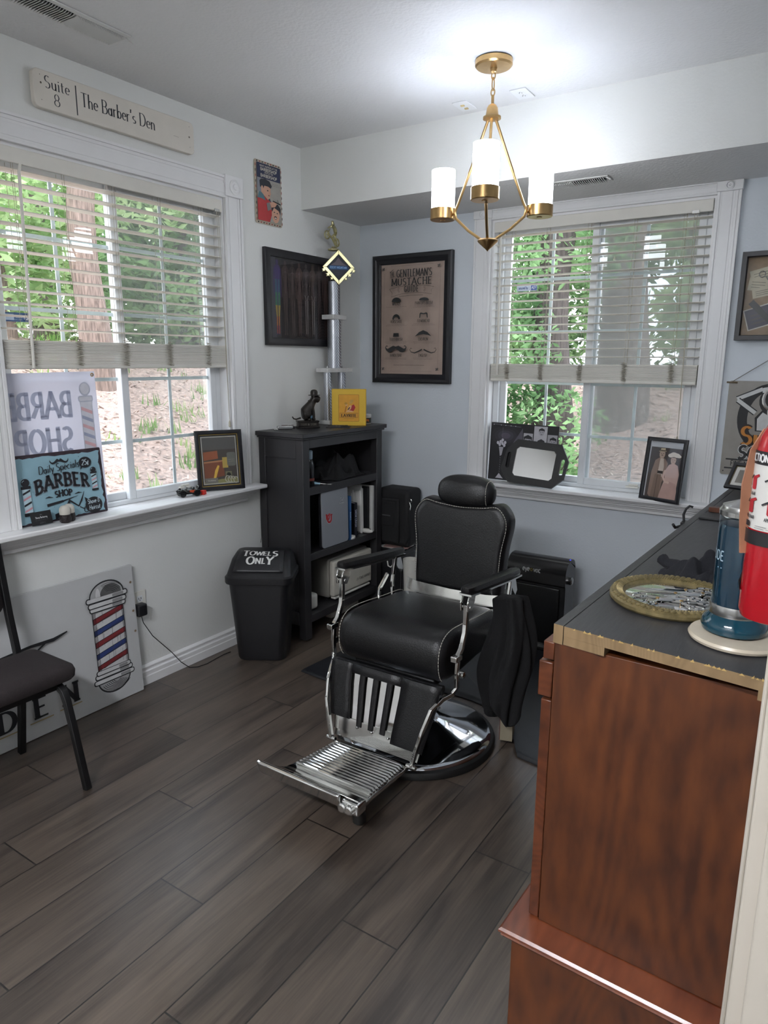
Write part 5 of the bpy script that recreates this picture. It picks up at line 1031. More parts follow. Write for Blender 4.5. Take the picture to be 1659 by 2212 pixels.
# ================================================================ floor things by the left wall
def bin_():
    rz = math.radians(32); root = thing('trash_can', 'black swing-lid bin lettered TOWELS ONLY beside the bookcase', 'trash can', (.235, -1.235, 0), 0)
    c, s = math.cos(rz), math.sin(rz)
    def sq(w, d, z, r=.045, n=5):
        p = A(w/2-r, -d/2+r, r, r, -90, 0, n)+A(w/2-r, d/2-r, r, r, 0, 90, n)+A(-w/2+r, d/2-r, r, r, 90, 180, n)+A(-w/2+r, -d/2+r, r, r, 180, 270, n); return [(a*c-b*s, a*s+b*c, z) for a, b in p]
    def stack(sec):
        mb = MB(); k = 0; vs = []; fs = []
        for q in sec: vs += q
        k = len(sec[0])
        for i in range(len(sec)-1):
            for j in range(k): fs.append((i*k+j, i*k+(j+1) % k, (i+1)*k+(j+1) % k, (i+1)*k+j))
        fs += [tuple(range(k))[::-1], tuple(range((len(sec)-1)*k, len(sec)*k))]; mb.add(vs, fs); return mb
    stack([sq(.25, .2, 0), sq(.262, .21, .012), sq(.325, .265, .46)]).build('bin_body', BLKP, root, world=False)
    stack([sq(.35, .285, .435), sq(.356, .29, .442), sq(.356, .29, .47), sq(.34, .275, .478)]).build('rim', BLKP, root, world=False)
    def sq2(w, d, z, dy, r=.04): return [(p[0]-dy*s, p[1]+dy*c, p[2]) for p in sq(w, d, z, r)]
    lid = stack([sq2(.34, .275, .476, 0), sq2(.328, .25, .50, .01), sq2(.312, .19, .543, .035), (sq2(.285, .125, .568, .058)), sq2(.25, .06, .574, .07, .025)]).build('lid', BLKP, root, world=False)
    curve = [(-.129, .491), (-.117, .505), (-.090, .5275), (-.062, .549), (-.03, .5635), (-.004, .573), (.03, .5785)]
    arc = [0.]
    for i in range(1, len(curve)): arc.append(arc[-1]+math.dist(curve[i], curve[i-1]))
    def F(x, t, off=0.):
        """point on the swing flap: x across, t along its slope"""
        t = max(0, min(arc[-1]-1e-6, t)); i = max(k for k in range(len(arc)-1) if arc[k] <= t); q = (t-arc[i])/(arc[i+1]-arc[i]); p0, p1 = curve[i], curve[i+1]
        dy, dz = p1[0]-p0[0], p1[1]-p0[1]; L = math.hypot(dy, dz); y = p0[0]+dy*q-dz/L*off; z = p0[1]+dz*q+dy/L*off; return (x*c-y*s, x*s+y*c, z)
    mb = MB(); mb.grid(10, 14, lambda u, v: F((u-.5)*(.262-.03*v), .012+v*(arc[-1]-.018), .0015)); mb.build('swing_flap', mat('black_plastic_flap', '#1d1d20', .38, bump=.1, bscale=400), lid, world=False, solid=.003)
    p = Print(); Wt = '#dcdcd8'
    x = -.098
    for t, h, y, dx in (('T', .044, .118, .036), ('O', .035, .122, .034), ('W', .032, .123, .038), ('E', .032, .122, .025), ('L', .032, .121, .025), ('S', .044, .116, .03)): p.text(t, x, y, h, Wt, a=.12, b=.07, serif=.14, align='l', ws=1.08); x += dx
    x = -.07
    for t, h, y, dx in (('O', .05, .058, .048), ('N', .034, .063, .033), ('L', .034, .063, .022), ('Y', .05, .06, .03)): p.text(t, x, y, h, Wt, a=.12, b=.07, serif=.14, align='l', ws=1.0); x += dx
    p.mb.v = [F(v[0], v[1], .0045) for v in p.mb.v]
    p.mb.build('vinyl_lettering', p.mats, lid, world=False, smooth=False, fix=False)
bin_()
def pole_board():
    w, h, t = .86, .63, .012; lean = .045; root = thing('barber_pole_sign', 'white barber pole sign board leaning on the left wall at floor level', 'sign', (.03, -2.33, 0))
    M = frame((.052, -1.895-w/2, .003+h/2-.0), (1, 0), lean); M = M @ Matrix.Translation((0, 0, -.012))
    board('board', root, M, w, h, t, .003, mat('white_sign_board', '#bfc0c0', .35, var=.02), .001)
    p = Print(); K = '#1c1d20'; X = lambda y: y-(-1.895-w/2); Yz = lambda z: z-h/2
    Rd, Bl, Wt, Gy = '#7c2a2e', '#2f3f74', '#c9c9c9', '#8d8d8d'
    cx = X(-2.045); y0, y1 = Yz(.05), Yz(.585); rw = .082
    # base and cap: stacked domes and rings, hatched
    p.poly(A(cx, y0+.075, .088, .072, 180, 360, 16), K); p.poly(A(cx, y0+.075, .082, .064, 180, 360, 16), '#9b9b9b')
    for k in range(7): p.stroke(A(cx+.012, y0+.07, .08-k*.01, .058-k*.006, 200, 330, 10), .0013, K)
    for k, (yy, ww) in enumerate(((y0+.075, .108), (y0+.1, .1), (y0+.118, .092))): p.rrect(cx-ww, yy-.013, cx+ww, yy+.013, .011, K); p.rrect(cx-ww+.005, yy-.008, cx+ww-.004, yy+.009, .008, Wt); p.rrect(cx+ww*.3, yy-.007, cx+ww*.8, yy+.006, .005, Gy)
    ya, yb = y0+.13, y1-.125; p.rect(cx-rw, ya, cx+rw, yb, K); p.rect(cx-rw+.004, ya, cx+rw-.004, yb, Wt)
    n = 5; dy = (yb-ya)/n
    for i in range(n):
        col = Rd if i % 2 == 0 else Bl; a = ya+i*dy-.004
        q = [(cx-rw+.003, max(ya, a)), (cx+rw-.003, min(yb, a+dy*.62)), (cx+rw-.003, min(yb, a+dy*1.1)), (cx-rw+.003, min(yb, a+dy*.5))]
        p.poly([(u, v-.0) for u, v in q], K); q = [(q[0][0]+.001, q[0][1]+.003), (q[1][0]-.001, q[1][1]+.003), (q[2][0]-.001, q[2][1]-.003), (q[3][0]+.001, q[3][1]-.003)]; p.poly(q, col)
        p.stroke([(cx-rw*.6, a+dy*.16), (cx+rw*.7, a+dy*.7)], .0009, K)
    for k in range(14): u = cx-rw*.75+rw*1.55*R.random(); v = ya+(yb-ya)*R.random()*.8; p.stroke([(u, v), (u+.002, v+.06)], .0006, '#4a4a4a')
    for s in (-.93, -.84, .86, .95): p.stroke([(cx+s*rw, ya), (cx+s*rw, yb)], .0011, K)
    for k, (yy, ww) in enumerate(((y1-.115, .094), (y1-.096, .1), (y1-.07, .108))): p.rrect(cx-ww, yy-.014, cx+ww, yy+.014, .012, K); p.rrect(cx-ww+.005, yy-.009, cx+ww-.004, yy+.009, .008, Wt); p.rrect(cx+ww*.25, yy-.008, cx+ww*.8, yy+.006, .005, Gy)
    p.poly(A(cx, y1-.062, .09, .07, 0, 180, 18), K); p.poly(A(cx, y1-.062, .084, .063, 0, 180, 18), '#a5a5a5'); p.poly(A(cx+.02, y1-.062, .055, .05, 0, 180, 14), '#5a5a5a'); p.poly(A(cx-.045, y1-.06, .012, .04, 0, 180, 10), Wt)
    for k in range(6): p.stroke(A(cx+.012, y1-.062, .075-k*.01, .055-k*.007, 20, 120, 8), .001, K)
    # lettering along the foot, flourish above
    ser = dict(a=.13, b=.05, serif=.16)
    for ch, yy, z in (('D', -2.555, .085), ('E', -2.41, .09), ('N', -2.275, .095)): p.text(ch, X(yy), Yz(z), .085, K, ws=1.1, **ser); p.stroke([(X(yy-.055), Yz(z-.016)), (X(yy+.05), Yz(z-.016))], .0025, '#a08c62')
    p.text('BARBER', X(-2.52), Yz(.27), .09, K, ws=.5, **ser) if False else None
    p.stroke([(X(-2.7), Yz(.36)), (X(-2.55), Yz(.395)), (X(-2.42), Yz(.405)), (X(-2.32), Yz(.402)), (X(-2.255), Yz(.418))], [.004, .005, .006, .008, .003], K); p.stroke([(X(-2.42), Yz(.345)), (X(-2.4), Yz(.375)), (X(-2.36), Yz(.398))], .004, K)
    for z in (.55, .41, .31): p.ell(w/2-.022, Yz(z), .006, .006, '#7d6a54', 10)
    p.build('printed_face', M, root)
pole_board()
def wall_outlet():
    y, z = -1.848, .424; root = thing('wall_outlet', 'white wall outlet low on the left wall beside the pole sign', 'outlet', (0, y, z)); MB().box(.0005, .006, y-.036, y+.036, z-.059, z+.059).build('cover_plate', WHITEP, root, bevel=.002)
    for s in (-.021, .021):
        r_ = MB().box(.006, .0075, y-.016, y+.016, z+s-.014, z+s+.014).build('receptacle', VINYL, root, bevel=.001)
        MB().box(.0074, .0082, y-.008, y-.005, z+s-.004, z+s+.006).box(.0074, .0082, y+.005, y+.008, z+s-.004, z+s+.006).box(.0074, .0082, y-.002, y+.002, z+s-.01, z+s-.006).build('slots', BLK, r_)
    root = thing('plug_adapter', 'black plug-in power adapter in the wall outlet, its cord crossing the floor', 'adapter', (.03, y-.018, .4)); yy = y-.016
    MB().box(.0085, .05, yy-.026, yy+.026, .368, .428).build('adapter_body', BLKP, root, bevel=.008, seg=3)
    pts = [(.03, yy, .37), (.032, yy+.008, .33), (.04, yy+.05, .25), (.045, yy+.1, .19), (.05, yy+.15, .13), (.055, yy+.2, .06), (.06, yy+.25, .012), (.075, yy+.29, .004), (.085, -1.52, .004), (.075, -1.44, .004), (.07, -1.38, .004), (.075, -1.34, .004)]
    q = []
    for i in range(len(pts)-1):
        for k in range(4): t = k/4; q.append(tuple(pts[i][j]*(1-t)+pts[i+1][j]*t for j in range(3)))
    q.append(pts[-1]); MB().tube(q, .0022, 6).build('cord', BLKP, root)
    MB().tube([(.012, -.99, 1.13), (.016, -1.0, .95), (.013, -1.004, .75), (.02, -1.01, .58), (.05, -1.05, .56)], .0015, 5).build('cable', BLKP, None); o = [q for q in COL.objects if q.name.startswith('cable') and q.parent is None][0]; o.name = 'bookcase_cable'; put(o, 'thin black cable trailing down the bookcase side above the bin', 'cable')
wall_outlet()
def side_chair():
    root = thing('side_chair', 'black metal chair with dark brown padded seat at the left edge', 'chair', (.3, -2.73, 0)); BM = mat('black_powder_coat', '#131314', .4, .2)
    ya, yb = -2.535, -2.96
    def sqt(name, pts, r=.0125): mb = MB(); mb.strip(pts, (0, 1, 0), r*2, r*2); return mb.build(name, BM, root, bevel=.003)
    for y in (ya, yb):
        sqt('leg', [(.55, y, 0), (.50, y, .21), (.468, y, .335), (.452, y, .368), (.425, y, .382), (.38, y, .387)]); sqt('leg', [(.105, y, 0), (.155, y, .28), (.17, y, .4)])
        sqt('back_post', [(.17, y, .39), (.155, y, .45), (.125, y, .6), (.10, y, .78), (.085, y, .9)])
        MB().strip([(.16, y, .387), (.42, y, .387)], (0, 1, 0), .022, .022).build('seat_rail', BM, root)
    MB().strip([(.42, ya, .383), (.42, yb, .383)], (1, 0, 0), .02, .02).build('seat_rail', BM, root)
    mb = MB(); poly = A(.405, ya+.03, .05, .04, 0, 90, 6)+A(.2, ya+.03, .03, .04, 90, 180, 5)+A(.2, yb-.04, .03, .04, 180, 270, 5)+A(.405, yb-.05, .05, .05, 270, 360, 6)
    sc = lambda k, z: [((.31+(a-.31)*k), -2.745+(b+2.745)*k, z) for a, b in poly]; secs = [sc(.97, .402), sc(1, .41), sc(1.01, .43), sc(.99, .446), sc(.93, .457), sc(.7, .463), sc(.3, .465)]; k = len(poly); vs = [v for q in secs for v in q]
    fs = [(i*k+j, i*k+(j+1) % k, (i+1)*k+(j+1) % k, (i+1)*k+j) for i in range(len(secs)-1) for j in range(k)]+[tuple(range(k))[::-1], tuple(range((len(secs)-1)*k, len(secs)*k))]
    mb.add(vs, fs); mb.build('seat', mat('dark_brown_fabric', '#241d1e', .9, var=.2, scale=150, bump=.2, bscale=500), root)
    mb = MB(); mb.loft([(math.cos(t*PI/10)*.022, .15*math.sin(t*PI/10)) for t in range(20)], .2, .04, lambda a, b, w: (.098+a-.13*b, -2.745+w, .76+b)); mb.build('backrest', _M['dark_brown_fabric'], root)
side_chair()
# ================================================================ things on the window sills
Z1 = W1[2]; Z2 = W2[2]
def banner():
    w, h = .44, .60; M = frame((-.052, -2.168, Z1+.02+h/2), (1, 0), .02, .015); root = thing('banner', 'translucent white banner showing BARBER SHOP backwards in the left window', 'banner', (-.05, -2.168, Z1))
    mb = MB(); mb.prism([tuple(M @ Vector(q)) for q in ((-w/2, -h/2, -.001), (w/2, -h/2, -.001), (w/2, h/2, -.001), (-w/2, h/2, -.001))], tuple(M.to_3x3() @ Vector((0, 0, .001)))); mb.build('fabric', veil('white_banner_fabric', '#d4d4dc', .93, .55), root, smooth=False)
    p = Print(); Bl = '#b3b8cc'; F = M @ Matrix.Translation((0, 0, .0005))
    p.text('BARBER', -.085, .115, .1, Bl, a=.11, b=.07, serif=.12, ws=.76, mirror=True); p.text('SHOP', -.045, -.035, .1, Bl, a=.11, b=.07, serif=.12, ws=.8, mirror=True)
    x = .163; p.ell(x, .225, .027, .03, '#b7bac8'); p.ell(x, .226, .022, .024, '#d3d3db'); p.rrect(x-.036, .17, x+.036, .196, .008, '#b7bac8'); p.rrect(x-.031, .174, x+.031, .191, .006, '#d3d3db'); p.rect(x-.03, -.07, x+.03, .17, '#c6c8d2'); p.rect(x-.026, -.066, x+.026, .168, '#d6d6de')
    for i in range(6): p.poly([(x-.026, .15-i*.037), (x+.026, .128-i*.037), (x+.026, .113-i*.037), (x-.026, .135-i*.037)], '#d8aeb4' if i % 2 == 0 else '#a3a9c2')
    p.rrect(x-.036, -.09, x+.036, -.064, .008, '#b7bac8'); p.ell(x, -.1, .02, .018, '#b7bac8'); p.build('show_through_print', F, root)
    for v in (h/2-.015, -h/2+.02):
        c = M @ Vector((w/2-.013, v, .001)); mb = MB(); mb.tube([tuple(M @ Vector((w/2-.013+.006*math.cos(a*PI/8), v+.006*math.sin(a*PI/8), .001))) for a in range(17)], .0025, 6); mb.build('grommet', BRASS, root)
banner()
def specials():
    w, h = .405, .29; M = frame((-.012, -2.181, Z1+h/2+.001), (1, 0), .09); root = thing('tin_sign', 'pale blue daily specials tin sign leaning on the left window sill', 'sign', (0, -2.181, Z1))
    board('plate', root, M, w, h, .002, .006, mat('rusty_sign_edge', '#33262e', .6, var=.3, scale=40), .0004)
    p = Print(); K = '#1a1a20'; BG = mat('aged_pale_blue_enamel', '#8fb3c0', .45, var=.12, scale=7); X = lambda u: (u-.5)*w; Y = lambda v: (.5-v)*h
    edge = []
    for i in range(28): edge.append((X(.015+.97*i/28), Y(.96+.02*R.random())))
    for i in range(20): edge.append((X(.955+.025*R.random()), Y(.97-.93*i/20)))
    for i in range(28): edge.append((X(.985-.97*i/28), Y(.035+.03*R.random())))
    for i in range(20): edge.append((X(.008+.012*R.random()), Y(.04+.93*i/20)))
    p.poly(edge, BG)
    for _ in range(26): p.ell(X(R.uniform(.03, .97)), Y(R.uniform(.06, .95)), R.uniform(.0008, .003), R.uniform(.0006, .0016), '#3a3038', 8, R.uniform(0, 3))
    moustache(p, X(.5), Y(.165), .085, .022, K); p.text('Daily Specials', X(.49), Y(.275), .032, K, a=.06, b=.035, slant=.12, rot=.07, ws=.85, track=.03)
    p.text('BARBER', X(.5), Y(.585), .054, '#8a8f98', a=.13, b=.09, serif=.17, ws=.9, arch=.022, track=.14); p.text('BARBER', X(.505), Y(.58), .054, K, a=.115, b=.08, serif=.16, ws=.9, arch=.022, track=.14)
    p.text('SHOP', X(.5), Y(.66), .025, K, a=.14, b=.1, serif=.14, ws=1., arch=.003)
    for s in (-1, 1): p.stroke([(X(.5)+s*.05, Y(.65)), (X(.5)+s*.068, Y(.635)), (X(.5)+s*.085, Y(.645))], [.0008, .003, .0005], K)
    p.poly([(X(.3), Y(.735)), (X(.48), Y(.71)), (X(.49), Y(.74)), (X(.3), Y(.775))], K); p.stroke([(X(.48), Y(.725)), (X(.58), Y(.7)), (X(.66), Y(.68))], [.003, .002, .0006], K)
    p.stroke([(X(.48), Y(.85)), (X(.54), Y(.77)), (X(.56), Y(.7))], [.006, .005, .002], K); p.stroke([(X(.55), Y(.73)), (X(.67), Y(.86)), (X(.72), Y(.9))], [.004, .0025, .002], K); p.stroke([(X(.65), Y(.84)), (X(.69), Y(.76)), (X(.735), Y(.63))], [.003, .004, .0008], K)
    p.stroke(A(X(.735), Y(.91), .011, .012, 0, 360, 18), .0018, K); p.ell(X(.655), Y(.855), .003, .003, '#a9bcc4', 10)
    p.poly([(X(.37), Y(.985)), (X(.37), Y(.9)), (X(.48), Y(.86)), (X(.48), Y(.9))], K)
    p.ell(X(.79), Y(.2), .03, .024, K); p.poly([(X(.735), Y(.235)), (X(.76), Y(.26)), (X(.725), Y(.31))], K); p.text('25$', X(.79), Y(.24), .024, '#c3d4da', a=.08, b=.04, serif=.0, ws=.8, slant=.15)
    p.ell(X(.83), Y(.86), .042, .036, K); p.poly([(X(.735), Y(.8)), (X(.77), Y(.76)), (X(.73), Y(.72))], K); p.text('Shave &', X(.83), Y(.83), .02, '#c3d4da', a=.07, ws=.7, slant=.1, rot=.05); p.text('Haircut', X(.835), Y(.925), .02, '#c3d4da', a=.07, ws=.7, slant=.1, rot=.05)
    pole(p, X(.1), Y(.86), .034, .155, K, '#c48f98', K, '#b4cdd6'); pole(p, X(.87), Y(.645), .026, .105, K, '#c48f98', K, '#b4cdd6'); p.build('printed_face', M, root)
    M2 = frame((.024, -2.307, Z1+.032), (1, 0), .25); root = thing('business_card', 'black business card leaning on the lower left of the pale blue tin sign', 'card', (.02, -2.307, Z1))
    board('card', root, M2, .09, .055, .0008, .001, mat('black_card', '#141416', .5), 0); p = Print(); p.text('Sharp Barbering', 0, .0, .007, '#c9c9cb', a=.1, ws=.85); moustache(p, 0, .013, .01, .003, '#8d8d90'); p.lines(0, -.008, .07, 1, .004, '#5f5f63', .0007); p.lines(0, -.018, .025, 2, .004, '#77777b', .0007); p.build('card_print', M2, root)
specials()
def toys():
    x, y = .045, -2.205; root = thing('lobed_jar', 'small two-lobed jar with frosted white top and dark brown base on the left sill', 'jar', (x, y, Z1)); rz = .5; c, s = math.cos(rz), math.sin(rz)
    top = MB(); bot = MB()
    for k in (-1, 1):
        px, py = x-s*0+c*0+k*.017*(-s), y+k*.017*c
        bot.lathe([(.018, 0), (.023, .006), (.024, .02), (.022, .034), (.0225, .036)], (px, py, Z1), 20); top.lathe([(.0215, .036), (.0225, .05), (.021, .062), (.014, .071), (.005, .074), (.001, .0742)], (px, py, Z1), 20)
    bot.build('base', mat('dark_brown_resin', '#231c1b', .45, var=.4, scale=90, bump=.5, bscale=120), root); top.build('frosted_top', mat('frosted_white_plastic', '#c7c3b8', .35), root)
    x, y = .02, -1.525; root = thing('toy_car', 'small black vintage toy car with orange trim on the left window sill', 'toy car', (x, y, Z1), math.radians(68)); Kg = mat('gloss_black_toy', '#121213', .15)
    mb = MB(); mb.box(-.055, .06, -.02, .02, .012, .02).box(-.055, -.012, -.012, .012, .02, .036).box(-.012, .055, -.019, .019, .02, .034); mb.build('body', Kg, root, world=False, bevel=.005, seg=3)
    mb = MB(); mb.box(.005, .016, -.017, .017, .03, .052, Matrix.Rotation(.25, 4, 'Y')); mb.box(.035, .048, -.017, .017, .03, .062, Matrix.Rotation(.2, 4, 'Y')); mb.build('seats', Kg, root, world=False, bevel=.004); MB().box(-.014, -.011, -.017, .017, .034, .05).build('windscreen', STEEL, root, world=False)
    MB().box(.0, .04, -.0205, -.019, .02, .033).build('orange_trim', mat('orange_enamel', '#b5482a', .3), root, world=False, bevel=.002)
    for px in (-.036, .036):
        for sy in (-1, 1): mb = MB(); mb.lathe([(.006, -.005), (.015, -.005), (.017, -.003), (.017, .003), (.015, .005), (.006, .005)], (0, 0, 0), 20, Matrix.Translation((px, sy*.023, .0172))@Matrix.Rotation(PI/2, 4, 'X')); mb.build('wheel', Kg, root, world=False)
    for sy in (-1, 1): MB().tube([(-.055, sy*.023, .024), (-.036, sy*.023, .038), (-.015, sy*.023, .026), (.01, sy*.022, .018)], .004, 6).build('fender', Kg, root, world=False)
    root = thing('toy_block', 'small bright red block at the tail of the toy car', 'block', (.045, -1.452, Z1), .3); MB().box(-.012, .012, -.012, .014, 0, .022).build('block', mat('red_plastic', '#c22a22', .35), root, world=False, bevel=.002)
toys()
def tools_photo():
    w, h = .25, .315; n = Vector((.89, -.45)).normalized(); M = frame((.012, -1.297, Z1+h/2+.0), (.885, -.45), .12)
    root, F, iw, ih = picture('framed_photo', 'gold lined black frame of old barber tools on the left sill', 'picture', M @ Matrix.Translation((0, 0, -.005)), w, h, .02, .014, BLKF, loc=(.012, -1.29, Z1), glass=PGLASS2)
    p = Print(); X = lambda u: -iw+2*iw*u; Y = lambda v: ih-2*ih*v
    p.rect(-iw, -ih, iw, ih, '#17171a'); p.rect(X(.015), Y(.988), X(.985), Y(.012), '#b79a4a'); p.rect(X(.03), Y(.976), X(.97), Y(.024), '#1d1d20'); p.rect(X(.06), Y(.95), X(.94), Y(.05), '#b0aea4'); p.rect(X(.085), Y(.93), X(.915), Y(.07), '#4d4843')
    p.rect(X(.085), Y(.3), X(.915), Y(.07), '#5b5a58'); p.poly([(X(.1), Y(.34)), (X(.45), Y(.32)), (X(.46), Y(.47)), (X(.1), Y(.5))], '#9a5a3c'); p.poly([(X(.1), Y(.52)), (X(.58), Y(.5)), (X(.6), Y(.8)), (X(.1), Y(.86))], '#7d4a34'); p.poly([(X(.1), Y(.52)), (X(.58), Y(.5)), (X(.575), Y(.53)), (X(.1), Y(.55))], '#ad7a56')
    p.stroke([(X(.34), Y(.85)), (X(.4), Y(.7)), (X(.46), Y(.6))], [.006, .008, .005], '#d9b04a'); p.rect(X(.56), Y(.65), X(.7), Y(.45), '#b89f52'); p.rrect(X(.68), Y(.62), X(.9), Y(.36), .01, '#6f706a'); p.lines(X(.79), Y(.5), .04, 2, .01, '#a8a48f')
    p.poly([(X(.085), Y(.93)), (X(.915), Y(.93)), (X(.915), Y(.84)), (X(.5), Y(.86)), (X(.085), Y(.9))], '#8a8858'); p.rect(X(.62), Y(.86), X(.78), Y(.72), '#78765c'); p.ell(X(.7), Y(.79), .012, .014, '#34332c')
    for k in range(4): p.stroke(A(X(.66+k*.07), Y(.86+.01*k), .012, .016, 0, 300, 12), .002, '#b9b6a6')
    p.rect(X(.1), Y(.925), X(.42), Y(.83), '#77746e'); p.text('Sharp Barbering', X(.26), Y(.885), .006, '#b9b6ae', a=.09, ws=.8); p.build('print', F, root)
tools_photo()
def bw_print():
    w, h = .425, .345; M = frame((1.162, .03, Z2+h/2+.001), (0, -1), .06, -.012); root = thing('photo_print', 'black and white photo collage print leaning behind the hand mirror', 'print', (1.162, .03, Z2))
    board('backing', root, M, w, h, .003, .002, mat('dark_print_board', '#17161a', .5), .0004); p = Print(); X = lambda u: (u-.5)*w; Y = lambda v: (.5-v)*h; K = '#141317'
    p.rect(X(.01), Y(.99), X(.99), Y(.01), K)
    for a, c in ((.16, '#1f1d22'), (.12, '#2b2830'), (.085, '#3b3741'), (.05, '#514c58')): p.ell(X(.23), Y(.22), a*.6, a*.36, c, 30)
    p.poly([(X(.35), Y(.33)), (X(.48), Y(.07)), (X(.49), Y(.3)), (X(.44), Y(.36))], '#55525c'); p.stroke([(X(.03), Y(.03)), (X(.45), Y(.055))], .0006, '#9a97a0')
    for u in (.04, .15, .22, .3, .37): p.ell(X(u), Y(.035+u*.03), .0025, .0025, '#d8d6dc', 10)
    p.stroke([(X(.18), Y(.08)), (X(.185), Y(.3))], .0008, '#6b6870')
    for u, v in ((.12, .35), (.16, .33), (.19, .36), (.23, .34), (.19, .3), (.15, .38), (.22, .39)): p.ell(X(u), Y(v), .008, .01, '#c9c6ce', 12)
    p.poly([(X(.14), Y(.42)), (X(.21), Y(.42)), (X(.19), Y(.56)), (X(.165), Y(.58))], '#a7a4ac'); 
    for k in range(8): p.stroke([(X(.17), Y(.6+k*.04)), (X(.175), Y(.62+k*.04))], .001, '#8d8a92')
    p.poly([(X(.12), Y(.97)), (X(.17), Y(.88)), (X(.22), Y(.95)), (X(.24), Y(.97))], '#b9b6be')
    def head(u, v, hw, bgc, box, jac, glasses=False, side=False):
        p.rect(X(box[0]), Y(box[3]), X(box[2]), Y(box[1]), bgc); p.poly([(X(box[0]), Y(box[3])), (X(u-.05), Y(v+.14)), (X(u), Y(v+.11)), (X(u+.05), Y(v+.14)), (X(box[2]), Y(box[3]))], jac)
        p.ell(X(u), Y(v), hw, hw*1.3, '#a5a2a8'); p.poly([(X(u)-hw*1.05, Y(v)), (X(u)-hw*1.1, Y(v)+hw*1.1), (X(u), Y(v)+hw*1.65), (X(u)+hw*1.1, Y(v)+hw*1.1), (X(u)+hw*1.05, Y(v)), (X(u)+hw*.8, Y(v)+hw*.6), (X(u)-hw*.7, Y(v)+hw*.7)], '#1d1c20')
        for s in (-1, 1):
            if glasses: p.stroke(A(X(u)+s*hw*.45, Y(v)+.001, hw*.38, hw*.3, 0, 360, 14), .0016, K)
            else: p.ell(X(u)+s*hw*.4, Y(v)+.002, hw*.2, hw*.1, K)
        p.ell(X(u), Y(v)-hw*.7, hw*.35, hw*.12, '#57545a')
    head(.565, .29, .024, '#b0aeb3', (.5, .15, .635, .55), '#2c2a30', True); head(.76, .12, .016, '#b9b7bc', (.65, .02, .84, .6), '#26242a'); head(.93, .27, .018, '#a19fa4', (.85, .15, .99, .55), '#201f24'); p.build('printed_face', M, root)
bw_print()
def hand_mirror():
    w, h = .395, .255; M = frame((1.278, -.062, Z2+h/2+.004), (.02, -1), .26, -.06); root = thing('hand_mirror', 'black octagonal barber hand mirror with grip holes on the back window sill', 'mirror', (1.278, -.06, Z2)); t = .016
    F_ = mat('black_foam_plastic', '#121213', .5, bump=.2, bscale=300); T = lambda a, b, z=0: tuple(M @ Vector((a, b, z)))
    out = [(-w/2+.06, -h/2), (w/2-.07, -h/2), (w/2-.01, -h/2+.06), (w/2, h/2-.09), (w/2-.055, h/2), (-w/2+.075, h/2), (-w/2+.02, h/2-.06), (-w/2, -h/2+.07)]
    # back plate with a window cut: ring quads outer->inner, then grips
    inn = [(-.105, -.085), (.105, -.085), (.12, -.07), (.12, .07), (.105, .085), (-.105, .085), (-.12, .07), (-.12, -.07)]
    bm = bmesh.new()
    def loop(pts): return [bm.verts.new((a, b, 0)) for a, b in pts]
    def ed(vs): return [bm.edges.new((vs[i], vs[(i+1) % len(vs)])) for i in range(len(vs))]
    E_ = ed(loop(out)); E_ += ed(loop(inn)); hole = lambda cx: [(cx+a, b) for a, b in A(0, .035, .011, .012, 0, 180, 6)+A(0, -.035, .011, .012, 180, 360, 6)]
    E_ += ed(loop(hole(w/2-.032))); E_ += ed(loop(hole(-w/2+.04)))
    bmesh.ops.triangle_fill(bm, use_beauty=True, edges=E_); r_ = bmesh.ops.extrude_face_region(bm, geom=bm.faces[:]); vs = [v for v in r_['geom'] if isinstance(v, bmesh.types.BMVert)]
    bmesh.ops.translate(bm, vec=(0, 0, t), verts=vs); bmesh.ops.recalc_face_normals(bm, faces=bm.faces); mb = MB(); bm.verts.index_update(); mb.add([tuple(M @ v.co) for v in bm.verts], [tuple(v.index for v in f.verts) for f in bm.faces]); bm.free(); mb.build('mirror_frame', F_, root, smooth=False)
    mb = MB(); mb.prism([T(a, b, .003) for a, b in A(.1, -.066, .022, .022, -90, 0, 5)+A(.1, .066, .022, .022, 0, 90, 5)+A(-.1, .066, .022, .022, 90, 180, 5)+A(-.1, -.066, .022, .022, 180, 270, 5)], tuple(M.to_3x3() @ Vector((0, 0, .008)))); mb.build('mirror_glass', MIRROR, root, smooth=False)
hand_mirror()
